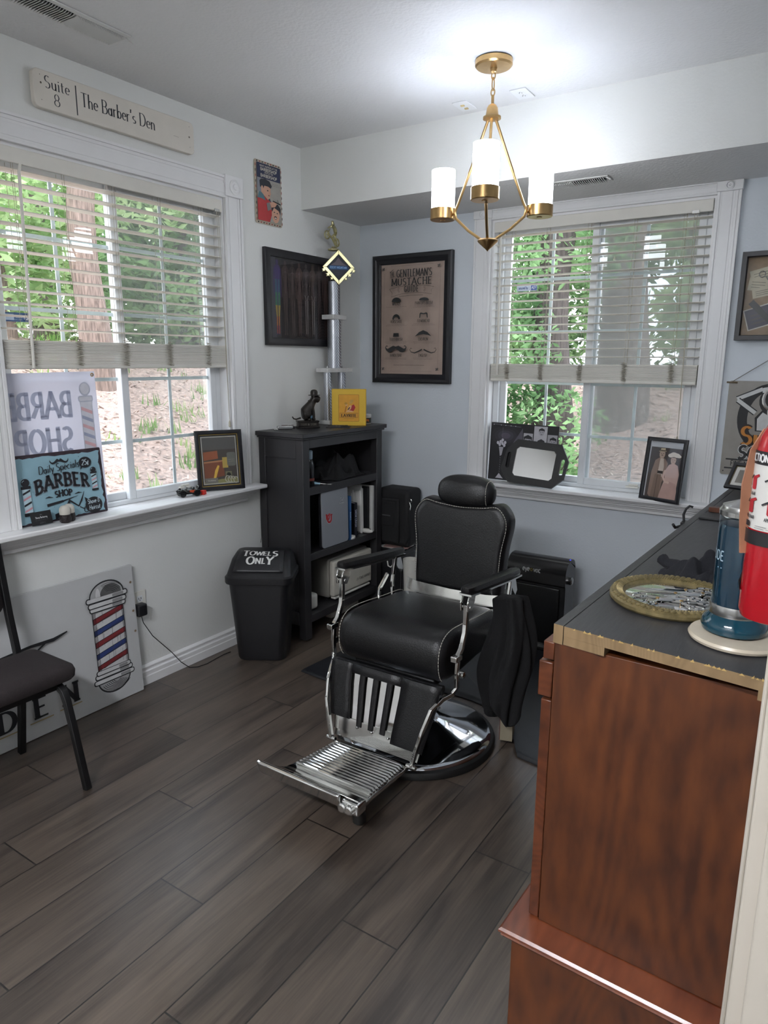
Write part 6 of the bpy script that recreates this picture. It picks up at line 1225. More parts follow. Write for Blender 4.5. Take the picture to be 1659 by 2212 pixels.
def couple():
    w, h = .225, .33; M = frame((1.985, -.075, Z2+h/2-.004), (-.35, -1), .13, -.0); root, F, iw, ih = picture('framed_photo', 'black framed sepia photo of a couple on the back window sill', 'picture', M @ Matrix.Translation((0, 0, -.006)), w, h, .019, .014, BLKF, loc=(1.985, -.07, Z2), glass=PGLASS2)
    p = Print(); X = lambda u: -iw+2*iw*u; Y = lambda v: ih-2*ih*v; pp = lambda L, c: p.poly([(X(a), Y(b)) for a, b in L], c)
    p.rect(-iw, -ih, iw, ih, '#b9bcc0'); p.rect(X(.05), Y(1), X(1), Y(.11), '#3a2f2b'); pp([(.05, 1), (.05, .6), (.4, .5), (.6, .55), (1, .5), (1, 1)], '#453a35')
    J = '#8d7668'; SK = '#b9a08f'
    pp([(.13, .95), (.15, .55), (.22, .34), (.36, .28), (.5, .3), (.6, .38), (.58, .6), (.5, .72), (.48, 1), (.2, 1)], J); pp([(.36, .3), (.46, .3), (.5, .45), (.48, .62), (.34, .62)], '#cfc0b2'); pp([(.33, .52), (.49, .52), (.49, .57), (.33, .57)], '#2e2522'); pp([(.26, .58), (.46, .58), (.46, 1), (.22, 1)], '#7d6759'); p.stroke([(X(.35), Y(.6)), (X(.34), Y(1))], .002, '#564539')
    p.ell(X(.4), Y(.225), .016, .024, SK); pp([(.29, .175), (.51, .165), (.51, .18), (.29, .19)], '#a99a80'); pp([(.33, .175), (.34, .125), (.47, .12), (.48, .17)], '#c3b495'); p.rect(X(.335), Y(.172), X(.475), Y(.155), '#4a3a30'); p.ell(X(.4), Y(.245), .006, .002, '#4a352b'); p.ell(X(.37), Y(.215), .003, .0015, '#3a2c24'); p.ell(X(.43), Y(.215), .003, .0015, '#3a2c24')
    D = '#c4a59a'; pp([(.56, .5), (.64, .4), (.76, .36), (.9, .4), (.97, .55), (.95, .78), (1, 1), (.46, 1), (.52, .8), (.58, .66)], D); pp([(.46, 1), (.54, .75), (.7, .68), (.92, .72), (1, 1)], '#b7968c'); p.stroke([(X(.56), Y(.5)), (X(.52), Y(.62)), (X(.6), Y(.7)), (X(.72), Y(.71))], .006, '#cdb0a4')
    p.ell(X(.75), Y(.31), .015, .022, SK); pp([(.66, .3), (.66, .24), (.84, .24), (.84, .3), (.8, .27), (.7, .27)], '#4a3830')
    for u, v, a in ((.66, .235, .016), (.74, .215, .02), (.83, .225, .018), (.9, .24, .012), (.7, .225, .016)): p.ell(X(u), Y(v), a, a*.62, '#dcd3c6', 16)
    p.ell(X(.72), Y(.305), .003, .0015, '#3a2c24'); p.ell(X(.79), Y(.305), .003, .0015, '#3a2c24'); p.ell(X(.75), Y(.34), .004, .0015, '#7a4a40'); p.build('print', F, root)
couple()

# ================================================================ counter along the right wall
CT = 1.05
A0 = Vector((2.307, -2.551)); A1 = Vector((2.371, -.515)); B0 = Vector((2.742, -2.606)); B1 = Vector((2.742, -.515))
ex = (B0-A0).normalized(); ey = (A1-A0).normalized()
PINE = wood('raw_pine_edge', '#705a3d', '#937a58', 'z', .8, 7.)
BTOP = mat('worn_black_paint', '#353537', .42, var=.18, scale=14, stretch=(3, .5, 1), bump=.1, bscale=40)
def counter():
    root = thing('countertop', 'long black painted pine countertop with raw cut front end along the right wall', 'countertop', (2.53, -1.6, CT))
    q = lambda v, z: (v.x, v.y, z)
    def slab(name, a, b, c, d, z0, z1, mats):
        mb = MB(); mb.prism([q(a, z0), q(b, z0), q(c, z0), q(d, z0)], (0, 0, z1-z0)); o = mb.build(name, mats, root, smooth=False)
        for p in o.data.polygons:
            n = p.normal
            if n.z < .5 and n.y < -.5: p.material_index = 1
        return o
    s = .0225
    slab('front_strip', A0, A0+ex*(s-.0015), A1+ex*(s-.0015), A1, CT-.041, CT, [BTOP, PINE]); slab('top_board', A0+ex*s, B0, B1, A1+ex*s, CT-.022, CT-.0005, [BTOP, PINE])
    slab('support_block', A0+ex*s+ey*.001, A0+ex*(s+.087)+ey*.001, A0+ex*(s+.087)+ey*.4, A0+ex*s+ey*.4, CT-.0405, CT-.0225, [PINE, PINE]); slab('support_block', B0-ex*.054+ey*.001, B0+ey*.001, B0+ey*.4, B0-ex*.054+ey*.4, CT-.0405, CT-.0225, [PINE, PINE])
    mb = MB()
    for _ in range(26):
        u = R.uniform(.03, .42); o = A0+ex*u-ey*.0005; h = R.uniform(.001, .004); w = R.uniform(.002, .005); mb.add([(o.x-w, o.y-.001, CT-.003), (o.x+w, o.y-.001, CT-.003), (o.x+R.uniform(-.003, .003), o.y-.002, CT+h), (o.x, o.y+.004, CT-.003)], [(0, 1, 2), (1, 3, 2), (3, 0, 2)])
    mb.build('splinters', mat('pale_splinter', '#c2a468', .9), root, smooth=False)
counter()
def cabinets():
    rzc = -math.atan2(ey.x, ey.y); TZ = .338; L_ = 2.03
    root = thing('cabinet', 'tall cherry wood cabinet with drawer fronts beneath the black countertop', 'cabinet', (A0.x, A0.y, 0), rzc); x1 = .365
    MB().prism([(.004, .002, TZ+.001), (.428, .002, TZ+.001), (.372, L_, TZ+.001), (.004, L_, TZ+.001)], (0, 0, CT-.0425-TZ)).build('body', CHERRY, root, world=False, bevel=.0015); n = 4; L = L_/n
    for i in range(n):
        a, b = .003+i*L, (i+1)*L-.004
        MB().box(-.021, .003, a, b, .968, CT-.043).build('drawer', CHERRYX, root, world=False, bevel=.002); MB().box(-.029, .002, a, b, .882, .962).build('drawer', CHERRYX, root, world=False, bevel=.003); MB().box(-.02, .003, a, b, TZ+.004, .876).build('door', CHERRYX, root, world=False, bevel=.002)
    root = thing('cabinet', 'low cherry wood base cabinet with a moulded ledge under the tall cabinet', 'cabinet', (A0.x, A0.y, 0), rzc)
    x0, y0, y1 = -.037, -.048, L_; x1 = .43; MB().prism([(x0, y0, 0), (x1, y0, 0), (.372, y1, 0), (x0, y1, 0)], (0, 0, TZ-.029)).build('body', CHERRY, root, world=False, bevel=.002); mb = MB()
    pr = [(0, TZ), (-.018, TZ), (-.023, TZ-.005), (-.023, TZ-.01), (-.016, TZ-.014), (-.019, TZ-.019), (-.014, TZ-.026), (0, TZ-.028)]; k = len(pr); vs = []
    for px, py, dx, dy in ((x1, y0, 0, 1), (x0, y0, 1, 1), (x0, y1, 1, 0)):
        for a, z in pr: vs.append((px+a*dx, py+a*dy, z))
    fs = [(i*k+j, i*k+(j+1) % k, (i+1)*k+(j+1) % k, (i+1)*k+j) for i in range(2) for j in range(k)]; mb.add(vs, fs); mb.prism([(x0, y0, TZ-.028), (x1, y0, TZ-.028), (.372, y1, TZ-.028), (x0, y1, TZ-.028)], (0, 0, .028)); mb.build('ledge', wood('cherry_ledge', '#532615', '#84482c', 'y', .3, 3., .3), root, world=False)
cabinets()
def tray():
    cx, cy = 2.478, -2.265; rz = .12; root = thing('mirror_tray', 'oval mirror tray with an ornate antique gold rim on the countertop', 'tray', (cx, cy, CT), rz); GO = mat('antique_gold', '#857752', .42, .55, var=.3, scale=60)
    rx, ry = .135, .143
    MB().lathe([(.8, .001), (.97, .001), (1., .006), (1., .013), (.95, .018), (.88, .021), (.8, .017), (.76, .012), (.74, .009)], (0, 0, 0), 64, sx=rx, sy=ry).build('rim', GO, root, world=False)
    mb = MB(); n = 64
    for i in range(n):
        a = 2*PI*i/n; mb.ball((rx*.93*math.cos(a), ry*.93*math.sin(a), .018), .0065, .0055, .004, 8, 5)
        for s in (0, 1): b = a+PI/n*s; mb.tube([(rx*.89*math.cos(b), ry*.89*math.sin(b), .021), (rx*.79*math.cos(b+.06), ry*.79*math.sin(b+.06), .0165)], .0018, 5)
    mb.build('rope_ornament', GO, root, world=False); MB().lathe([(.01, .0085), (.755, .0085), (.755, .0095), (.01, .0095)], (0, 0, 0), 64, sx=rx, sy=ry).build('mirror_glass', MIRROR, root, world=False, smooth=False)
    def shears(label, x, y, a, l, op, z):
        root = thing('scissors', label, 'scissors', (x, y, CT+z), a, 'scissors on the mirror tray')
        for s in (-1, 1):
            mb = MB(); mb.tube([(-.04*l, s*.004+s*op*.3, .003), (0, 0, .003), (.5*l, -s*op*.4, .003), (l, -s*op, .002)], [.003, .0042, .003, .0006], 6); mb.tube([(-.04*l, s*.004+s*op*.3, .003), (-.3*l, s*.008+s*op, .003), (-.42*l, s*.012+s*op, .003)], .0028, 6)
            mb.tube([(-.5*l+.016*math.cos(k*PI/8), s*(.014+op)+.0115*math.sin(k*PI/8), .003) for k in range(17)], .0026, 6); mb.build('blade', CHROME, root, world=False)
        MB().lathe([(.004, 0), (.004, .007), (.002, .008)], (0, 0, 0), 10).build('pivot_screw', BRASS, root, world=False)
    shears('open steel scissors pointing left, rearmost on the mirror tray', 2.496, -2.217, 3.5, 0.087, .004, .0105); shears('steel scissors crossing the middle of the mirror tray', 2.483, -2.261, 3.35, 0.082, .012, .0125); shears('steel scissors lying nearest the front rim of the mirror tray', 2.504, -2.304, 3.1, 0.074, .01, .0105); shears('thin steel scissors with handles toward the blue jar', 2.535, -2.234, 3.75, 0.082, .005, .0145); shears('short steel scissors with handle rings at the middle of the tray rim', 2.457, -2.317, .5, 0.061, .012, .0125)
    root = thing('comb_handle', 'plain steel bar lying on the mirror tray beside the blue jar', 'tool', (2.548, -2.274, CT+.0105), .75); MB().box(-.043, .043, -.0045, .0045, 0, .0055).build('bar', STEEL, root, world=False, bevel=.002)
tray()
heap('folded_cape', 'crumpled black cloth on the countertop behind the blue jar', 'cloth', 2.513, -2.074, CT, .104, .074, .074, mat('navy_black_cloth', '#14151b', .9, bump=.2, bscale=300), 11)
def cloth_tail():
    MB().tube([(2.474, -2.065, CT+.018), (2.439, -2.043, CT+.021), (2.413, -2.026, CT+.02), (2.40, -2.013, CT+.026)], [.019, .017, .013, .0155], 10).build('cape_corner', _M['navy_black_cloth'], COL.objects['folded_cape.001'])
cloth_tail()
def blue_jar():
    x, y = 2.622, -2.42; root = thing('coaster', 'round cream ceramic disc under the blue jar at the counter end', 'coaster', (x, y, CT)); MB().lathe([(.074, 0), (.085, .002), (.087, .007), (.084, .012), (.074, .013), (.001, .013)], (x+.008, y-.012, CT), 48).build('disc', mat('cream_glazed_ceramic', '#cfc3ae', .25, var=.08, scale=20), root)
    z = CT+.0135; root = thing('disinfectant_jar', 'tall glass jar of dark blue disinfectant with steel lid on the countertop', 'jar', (x, y, z))
    G_ = bpy.data.materials.new('clear_jar_glass'); G_.use_nodes = True; b = G_.node_tree.nodes['Principled BSDF']; b.inputs['Transmission Weight'].default_value = 1.; b.inputs['Roughness'].default_value = .02; b.inputs['Base Color'].default_value = (.93, .98, 1, 1); b.inputs['IOR'].default_value = 1.2
    LQ = mat('blue_liquid', '#06293a', .05, var=.1, scale=6); LQ2 = mat('teal_glass_foot', '#083746', .06, var=.15, scale=9, coat=.5)
    q = .868; S = lambda prof: [(a*q, b*q) for a, b in prof]
    MB().lathe(S([(.055, 0), (.066, .004), (.069, .014), (.066, .026), (.058, .036), (.054, .042)]), (x, y, z), 48).build('glass_foot', LQ2, root); MB().lathe(S([(.0545, .042), (.0555, .046), (.0555, .062), (.0545, .066)]), (x, y, z), 48).build('steel_band', STEEL, root)
    MB().lathe(S([(.0515, .066), (.0515, .235), (.048, .245)]), (x, y, z), 48).build('blue_liquid', LQ, root); MB().lathe(S([(.0525, .064), (.0525, .27), (.0518, .27), (.0518, .064)]), (x, y, z), 48).build('glass_wall', glassy('jar_wall_glass', (.96, .99, 1), .04), root)
    MB().lathe(S([(.05, .262), (.054, .266), (.0545, .276), (.05, .282), (.049, .287), (.02, .298), (.008, .301), (.008, .312), (.001, .314)]), (x, y, z), 48).build('lid', STEEL, root)
    def wrap(t, ang, h, z0):
        pr = Print(); pr.text(t, 0, 0, h, '#9fb4c0', a=.07, ws=.7, align='r'); r = .0528*q
        for i, v in enumerate(pr.mb.v): a = ang+v[0]/r; pr.mb.v[i] = (x+r*math.cos(a), y+r*math.sin(a), z0+v[1])
        pr.mb.build('white_lettering', pr.mats, root, smooth=False, fix=False)
    wrap('BARBICIDE', -PI+.95, .018, z+.145); wrap('- -', -PI+.92, .014, z+.125)
blue_jar()
def extinguisher():
    x, y = 2.701, -2.75; z0, z1, r = 1.208, 1.505, .044; root = thing('fire_extinguisher', 'red fire extinguisher with instruction label hanging on the right wall', 'fire extinguisher', (2.748, y, z0)); RD = mat('red_enamel', '#a30f1c', .22, var=.03, coat=.3)
    MB().lathe([(r-.012, 0), (r-.003, .004), (r, .014), (r, z1-z0-.05), (r*.93, z1-z0-.03), (r*.72, z1-z0-.01), (r*.4, z1-z0), (.016, z1-z0+.006), (.016, z1-z0+.02), (.001, z1-z0+.02)], (x, y, z0), 48).build('cylinder', RD, root)
    def band(za, zb, a0, a1, m, nm, rr=.0004, par=None):
        mb = MB(); n = 40; vs = []
        for zz in (za, zb):
            for i in range(n+1): a = a0+(a1-a0)*i/n; vs.append((x+(r+rr)*math.cos(a), y+(r+rr)*math.sin(a), zz))
        mb.add(vs, [(i, i+1, n+2+i, n+1+i) for i in range(n)]); return mb.build(nm, m, par or root, fix=False)
    LB = mat('label_white', '#cfcdc8', .35, var=.02); lab = band(1.345, 1.45, PI*.72, PI*1.9, LB, 'label'); band(1.437, 1.456, PI*.72, PI*1.9, BLK, 'label_header', .0007, lab); band(1.324, 1.344, 0, 2*PI, BLK, 'strap_band', .003)
    pr = Print(); K = '#26262a'; Rd = '#a3202a'; c0 = PI*1.31   # printed detail wrapped on the cylinder, u measured along the arc
    pr.text('INSTRUCTIONS', -.03, 1.4415, .010, '#dcdcda', a=.12, ws=.85)
    for k, (u, v) in enumerate(((-.022, 1.411), (.014, 1.411), (-.022, 1.378), (.014, 1.378))):
        pr.rrect(u-.006, v-.01, u+.006, v+.008, .003, Rd); pr.poly([(u-.004, v+.008), (u+.01, v+.013), (u+.012, v+.01), (u+.004, v+.006)], Rd); pr.stroke([(u-.004, v+.01), (u-.014, v+.004)], .0012, K); pr.text(('JALAR', 'PULL', 'PRESIONAR', 'APLICAR')[k], u, v-.018, .0045, K, a=.1, ws=.7)
    pr.stroke([(-.05, 1.358), (.05, 1.358)], .0004, K); pr.rect(-.03, 1.348, -.019, 1.356, K); pr.lines(0.01, 1.351, .04, 2, .003, '#6b6b6b', .0006)
    pr.poly([(-.062, 1.282), (-.045, 1.259), (-.024, 1.249), (-.062, 1.247)], K); pr.poly([(-.061, 1.279), (-.045, 1.258), (-.026, 1.250), (-.061, 1.249)], '#cfcdc8'); pr.text('REX', -.045, 1.252, .006, K, a=.1, rot=-.35)
    for i, v in enumerate(pr.mb.v): a = c0+v[0]/(r+.001); rr = r+.0009+v[2]; pr.mb.v[i] = (x+rr*math.cos(a), y+rr*math.sin(a), v[1])
    pr.mb.build('label_print', pr.mats, lab, smooth=False, fix=False)
    mb = MB(); mb.lathe([(.014, 0), (.02, .004), (.02, .03), (.012, .036)], (x, y, z1+.01), 20); mb.build('valve', STEEL, root)
    mb = MB(); mb.tube([(x+.024, y+.03, z1+.045), (x-.004, y-.045, z1+.056)], .006, 8); mb.tube([(x+.02, y+.02, z1+.03), (x-.002, y-.04, z1+.024)], .005, 8); mb.build('handle', BLK, root)
    mb = MB(); mb.tube([(x-.03+.014*math.cos(a*PI/8)*.8, y-.02, z1+.022+.014*math.sin(a*PI/8)) for a in range(17)], .0022, 6); mb.build('pull_ring', STEEL, root)
    mb = MB(); mb.box(2.735, 2.7495, y-.02, y+.02, z0+.05, z1-.05); mb.build('wall_bracket', BLK, root)
    MB().strip([(x-.034, y-.0, z1-.02), (x-.046, y-.004, z1-.05), (x-.051, y-.008, z1-.1), (x-.049, y-.012, z1-.15), (x-.045, y-.015, z1-.2)], (.83, .55, 0), [.009, .012, .0135, .012, .009], .003).build('hose_strap', mat('tan_rubber_strap', '#9a6a50', .6, var=.2), root)
extinguisher()
def counter_bits():
    M = frame((2.452, -.66, CT+.06), (-.25, -1), .75); root, F, iw, ih = picture('framed_photo', 'gold lined black frame lying tilted at the far end of the countertop', 'picture', M, .174, .13, .014, .012, BLKF, loc=(2.452, -.66, CT))
    p = Print(); p.rect(-iw, -ih, iw, ih, '#b79a4a'); p.rect(-iw+.003, -ih+.003, iw-.003, ih-.003, '#1d1d20'); p.rect(-iw+.006, -ih+.006, iw-.006, ih-.006, '#c7c4ba'); p.rect(-iw+.02, -ih+.02, iw-.02, ih-.02, '#6e675c'); p.build('print', F, root)
    root = thing('wood_block', 'small reddish wood strip on the countertop behind the blue jar', 'block', (2.42, -1.16, CT)); MB().box(2.378, 2.465, -1.18, -1.15, CT+.0005, CT+.018).build('block', CHERRYX, root, bevel=.002)
    root = thing('notebook', 'thin black pad on the countertop in front of the small wood strip', 'notebook', (2.42, -1.3, CT)); MB().box(2.37, 2.475, -1.325, -1.23, CT+.0005, CT+.007).build('cover', BLKP, root, bevel=.002)
    root = thing('coat_hook', 'black curved hook on the far front edge of the countertop', 'hook', (2.344, -1.36, CT)); mb = MB(); mb.box(2.326, 2.3405, -1.395, -1.35, CT-.04, CT-.004); mb.tube([(2.334, -1.37, CT-.015), (2.328, -1.366, CT+.018), (2.333, -1.357, CT+.037), (2.343, -1.351, CT+.047), (2.353, -1.348, CT+.044)], .0043, 8); mb.tube([(2.332, -1.38, CT-.017), (2.312, -1.405, CT-.022), (2.308, -1.42, CT-.009)], .005, 8); mb.build('hook', BLK, root)
counter_bits()
# ================================================================ barber chair and the floor around it
def floor_mat():
    root = thing('floor_mat', 'black rubber anti-fatigue mat under and behind the barber chair', 'mat', (1.25, -.9, 0)); m = mat('black_rubber_mat', '#1c1e22', .38, var=.1, bump=.15, bscale=300)
    poly = [(.555, -1.31), (.96, -1.345)]+[(1.373+.42*math.cos(a), -1.518+.42*math.sin(a)) for a in [math.radians(180-22-i*(136/16)) for i in range(17)]]+[(1.80, -1.43), (1.99, -1.46), (2.07, -.42), (.63, -.32)]
    mb = MB(); k = len(poly); cx, cy = 1.3, -.8; sec = []
    for ins, z in ((0, .002), (0, .006), (.012, .017), (.03, .02)):
        q = []
        for x, y in poly: d = math.hypot(x-cx, y-cy); q.append((x-(x-cx)/d*ins, y-(y-cy)/d*ins, z))
        sec.append(q)
    vs = [v for q in sec for v in q]; fs = [(i*k+j, i*k+(j+1) % k, (i+1)*k+(j+1) % k, (i+1)*k+j) for i in range(3) for j in range(k)]+[tuple(range(k))[::-1], tuple(range(3*k, 4*k))]
    mb.add(vs, fs); o = mb.build('mat', m, root)
floor_mat()
def barber_chair():
    X0, Y0 = 1.373, -1.518; root = thing('barber_chair', 'black leather barber chair with chrome base, armrests and footrest in the middle of the room', 'chair', (X0, Y0, 0)); RUB = mat('black_rubber', '#141414', .5)
    MB().lathe([(.31, 0), (.334, .003), (.336, .018), (.33, .03), (.316, .036), (.3, .036)], (X0, Y0, 0), 72).build('base_ring', RUB, root)
    MB().lathe([(.318, .034), (.314, .043), (.3, .051), (.22, .07), (.15, .089), (.105, .106), (.08, .125), (.069, .155), (.066, .2)], (X0, Y0, 0), 72).build('base_plate', mat('buffed_chrome', '#d4d8de', .07, 1., var=.03), root)
    mb = MB(); mb.lathe([(.06, .19), (.06, .33)], (X0, Y0, 0), 32); mb.build('pump_column', CHROME, root); MB().lathe([(.07, .3), (.085, .33), (.085, .36), (.06, .37)], (X0, Y0, 0), 32).build('swivel_collar', mat('black_gloss_metal', '#0e0e0f', .15, .3), root)
    MB().box(X0-.19, X0+.19, Y0-.19, Y0+.24, .352, .385).build('under_frame', mat('dark_frame_steel', '#1a1a1b', .4, .5), root, bevel=.01)
    MB().box(X0-.05, X0+.06, Y0-.13, Y0-.06, .28, .35).build('pump_bracket', CHROME, root, bevel=.006)
    mb = MB(); mb.tube([(1.43, -1.62, .335), (1.32, -1.72, .322), (1.24, -1.755, .322), (1.225, -1.765, .322)], .008, 10); mb.tube([(1.235+.018*math.cos(a*PI/8), -1.762+.012*math.sin(a*PI/8), .322) for a in range(17)], .006, 8); mb.build('lock_lever', CHROME, root)
    # seat cushion: waterfall front
    def crv(pts, n=5):
        out = []; k = len(pts)
        for i in range(k):
            p0, p1, p2, p3 = pts[i-1], pts[i], pts[(i+1) % k], pts[(i+2) % k]
            for j in range(n):
                t = j/n; out.append(tuple(.5*((2*p1[d])+(-p0[d]+p2[d])*t+(2*p0[d]-5*p1[d]+4*p2[d]-p3[d])*t*t+(-p0[d]+3*p1[d]-3*p2[d]+p3[d])*t**3) for d in (0, 1)))
        return out
    seatp = crv([(-1.245, .40), (-1.235, .50), (-1.27, .548), (-1.42, .562), (-1.56, .575), (-1.66, .577), (-1.718, .553), (-1.743, .50), (-1.738, .43), (-1.70, .382), (-1.6, .37), (-1.42, .385)])
    MB().loft(seatp, .247, .05, lambda a, b, w: (1.366+w, a, b-.0+.006*math.cos(w*9)), 8).build('seat', LEATHER, root)
    cy_, cz_ = sum(p[0] for p in seatp)/len(seatp), sum(p[1] for p in seatp)/len(seatp)
    for s in (-1, 1):
        st = [p for p in seatp if p[1] > .47 or p[0] < -1.70]; off = [(1.366+s*.231, cy_+(p[0]-cy_)*.995, cz_+(p[1]-cz_)*.985) for p in st]
        i0 = max(range(len(off)), key=lambda i: math.dist(off[i], off[i-1])); off = off[i0:]+off[:i0]
        mb = MB(); acc = []
        for i in range(len(off)-1):
            a, b = Vector(off[i]), Vector(off[i+1]); L = (b-a).length; n = max(1, int(L/.009))
            for j in range(n): p = a+(b-a)*((j+.15)/n); q = a+(b-a)*((j+.85)/n); acc.append((p, q))
        for p, q in acc: mb.tube([p, q], .0016, 5)
        mb.build('seat_stitching', STITCH, root)
    # backrest
    def bk(w_, zb, zt, dip):
        r = .075
        return crv([(-w_*.9, zb+.02), (-w_*.93, zb+.2), (-w_, zb+.31), (-w_*.96, zt-.045), (-w_*.78, zt-.004), (-w_*.5, zt-dip*.6), (0, zt-dip), (w_*.5, zt-dip*.6), (w_*.78, zt-.004), (w_*.96, zt-.045), (w_, zb+.31), (w_*.93, zb+.2), (w_*.9, zb+.02), (w_*.8, zb-.005), (0, zb-.012), (-w_*.8, zb-.005)])
    B_ = bk(.236, .562, .972, .02); lean = .10
    fy = lambda b: -1.155+(b-.56)*lean
    MB().loft(B_, .055, .04, lambda a, b, w: (1.372+a, fy(b)+w, b), 8).build('backrest', LEATHER, root)
    ca = sum(p[0] for p in B_)/len(B_); cb = sum(p[1] for p in B_)/len(B_)
    pts = [(1.372+ca+(a-ca)*.955, fy(b)-.0505, cb+(b-cb)*.958) for a, b in B_ if b > .6]; i0 = max(range(len(pts)), key=lambda i: math.dist(pts[i], pts[i-1])); pts = pts[i0:]+pts[:i0]; mb = MB()
    for i in range(len(pts)-1):
        a, b = Vector(pts[i]), Vector(pts[i+1]); n = max(1, int((b-a).length/.009))
        for j in range(n): mb.tube([a+(b-a)*((j+.15)/n), a+(b-a)*((j+.85)/n)], .0015, 5)
    mb.build('back_stitching', STITCH, root)
    mb = MB(); mb.strip([(1.13, -1.212, .566), (1.2, -1.232, .562), (1.37, -1.24, .56), (1.54, -1.232, .562), (1.615, -1.212, .566)], (0, .25, 1), .05, .006); mb.build('back_plate', mat('pale_chrome_trim', '#d9d9d4', .18, .9), root)
    MB().box(1.15, 1.59, -1.17, -1.05, .50, .57).build('back_hinge_block', RUB, root, bevel=.01)
    # headrest
    MB().ball((0, 0, 0), .14, .062, .076, 36, 20, .82, Matrix.Translation((1.372, -1.105, 1.005))@Matrix.Rotation(-.12, 4, 'X')).build('headrest', LEATHER, root)
    mb = MB()
    for i in range(44):
        a = i/44*2*PI; b = a+.1; f = lambda t: (1.372+.112, -1.105+.060*.72*math.copysign(abs(math.cos(t))**.82, math.cos(t)), 1.005+.076*.75*math.copysign(abs(math.sin(t))**.82, math.sin(t))); mb.tube([f(a), f(b)], .0014, 5)
    mb.build('headrest_stitching', STITCH, root); MB().box(1.355, 1.39, -1.09, -1.078, .9, 1.0).build('headrest_post', CHROME, root)
    # armrests and their chrome linkage
    for s in (-1, 1):
        x = 1.373+s*.288
        mb = MB(); pr = [(0, .0), (.024, .002), (.029, .014), (.022, .029), (0, .034), (-.022, .029), (-.029, .014), (-.024, .002)]
        st = [(-1.672, .2, .742), (-1.668, .6, .739), (-1.655, .9, .734), (-1.62, 1, .73), (-1.45, 1.02, .714), (-1.3, .98, .701), (-1.21, .9, .695), (-1.19, .6, .697), (-1.185, .2, .702)]
        k = len(pr); vs = [(x+a*q, y, z+b*(.4+.6*min(1, q))+(.006 if q < .5 else 0)) for y, q, z in st for a, b in pr]; fs = [(i*k+j, i*k+(j+1) % k, (i+1)*k+(j+1) % k, (i+1)*k+j) for i in range(len(st)-1) for j in range(k)]+[tuple(range(k))[::-1], tuple(range((len(st)-1)*k, len(st)*k))]
        mb.add(vs, fs); arm = mb.build('armrest', LEATHER, root)
        mb = MB(); mb.strip([(x, -1.668, .735), (x, -1.6, .7265), (x, -1.45, .712), (x, -1.3, .698), (x, -1.19, .692)], (1, 0, 0), .052, .007); mb.build('chrome_strip', CHROME, arm)
        mb = MB()
        for e in (-.014, .014): mb.prism([(x+e-.003, -1.662, .73), (x+e-.003, -1.676, .705), (x+e-.003, -1.672, .672), (x+e-.003, -1.64, .668), (x+e-.003, -1.618, .70), (x+e-.003, -1.612, .724)], (.006, 0, 0))
        mb.lathe([(.008, -.02), (.008, .02)], (0, 0, 0), 12, Matrix.Translation((x, -1.655, .685))@Matrix.Rotation(PI/2, 4, 'Y')); mb.build('front_bracket', CHROME, root, bevel=.0015)
        MB().strip([(x, -1.655, .694), (x, -1.655, .63), (x, -1.66, .585), (x, -1.685, .53), (x, -1.715, .505)], (1, 0, 0), .018, .02).build('front_link', CHROME, root, bevel=.003)
        MB().box(x-.016, x+.012, -1.742, -1.695, .492, .516).build('link_block', CHROME, root, bevel=.004)
        xi = 1.373+s*.222
        MB().strip([(x, -1.71, .505), (x, -1.716, .44), (x, -1.712, .385), (x-s*.01, -1.728, .36), (x-s*.03, -1.77, .35), (xi+s*.016, -1.815, .32), (xi, -1.845, .25), (xi-s*.02, -1.86, .17), (xi-s*.035, -1.865, .10)], (1, 0, 0), .014, .02).build('footrest_link', CHROME, root, bevel=.003)
        mb = MB(); mb.prism([(x-.01, -1.21, .70), (x-.01, -1.265, .705), (x-.01, -1.25, .665), (x-.01, -1.225, .63), (x-.01, -1.195, .60), (x-.01, -1.175, .62), (x-.01, -1.19, .66)], (.012, 0, 0)); mb.build('rear_bracket', CHROME, root, bevel=.002)
        MB().strip([(x, -1.245, .69), (x, -1.258, .63), (x, -1.27, .57), (x-s*.01, -1.275, .5), (x-s*.03, -1.28, .44)], (1, 0, 0), .014, .02).build('rear_link', CHROME, root, bevel=.003)
        mb = MB(); mb.lathe([(.013, -.008), (.013, .008), (.006, .012)], (0, 0, 0), 14, Matrix.Translation((x+s*.01, -1.69, .43))@Matrix.Rotation(s*PI/2, 4, 'Y')); mb.build('link_bolt', CHROME, root)
        MB().box(min(1.373+s*.2, 1.373+s*.3), max(1.373+s*.2, 1.373+s*.3), -1.3, -1.25, .41, .44).build('side_bracket', CHROME, root, bevel=.003)
    MB().strip([(1.1, -1.40, .53), (1.085, -1.375, .57), (1.085, -1.31, .625)], (1, 0, 0), .012, .02).build('recline_lever', CHROME, root, bevel=.003)
    # calf pad: strapped leather over a chrome sheet
    U = Vector((1, 0, 0)); T = Vector((1.378, -1.775, .372)); Bv = Vector((1.378, -1.845, .105)); dn = (Bv-T); nn = Vector((0, dn.z, -dn.y)).normalized()
    if nn.y > 0: nn = -nn
    def Q(u, s, o=0.): return tuple(T+U*(u*(1-.22*max(0, s-.15)))+dn*s+nn*o)
    mb = MB(); mb.add([Q(-.235, .05), Q(.235, .05), Q(.237, 1), Q(-.237, 1), Q(-.235, .05, -.006), Q(.235, .05, -.006), Q(.237, 1, -.006), Q(-.237, 1, -.006)], [(0, 1, 2, 3), (7, 6, 5, 4), (0, 4, 5, 1), (1, 5, 6, 2), (2, 6, 7, 3), (3, 7, 4, 0)]); mb.build('calf_plate', CHROME, root)
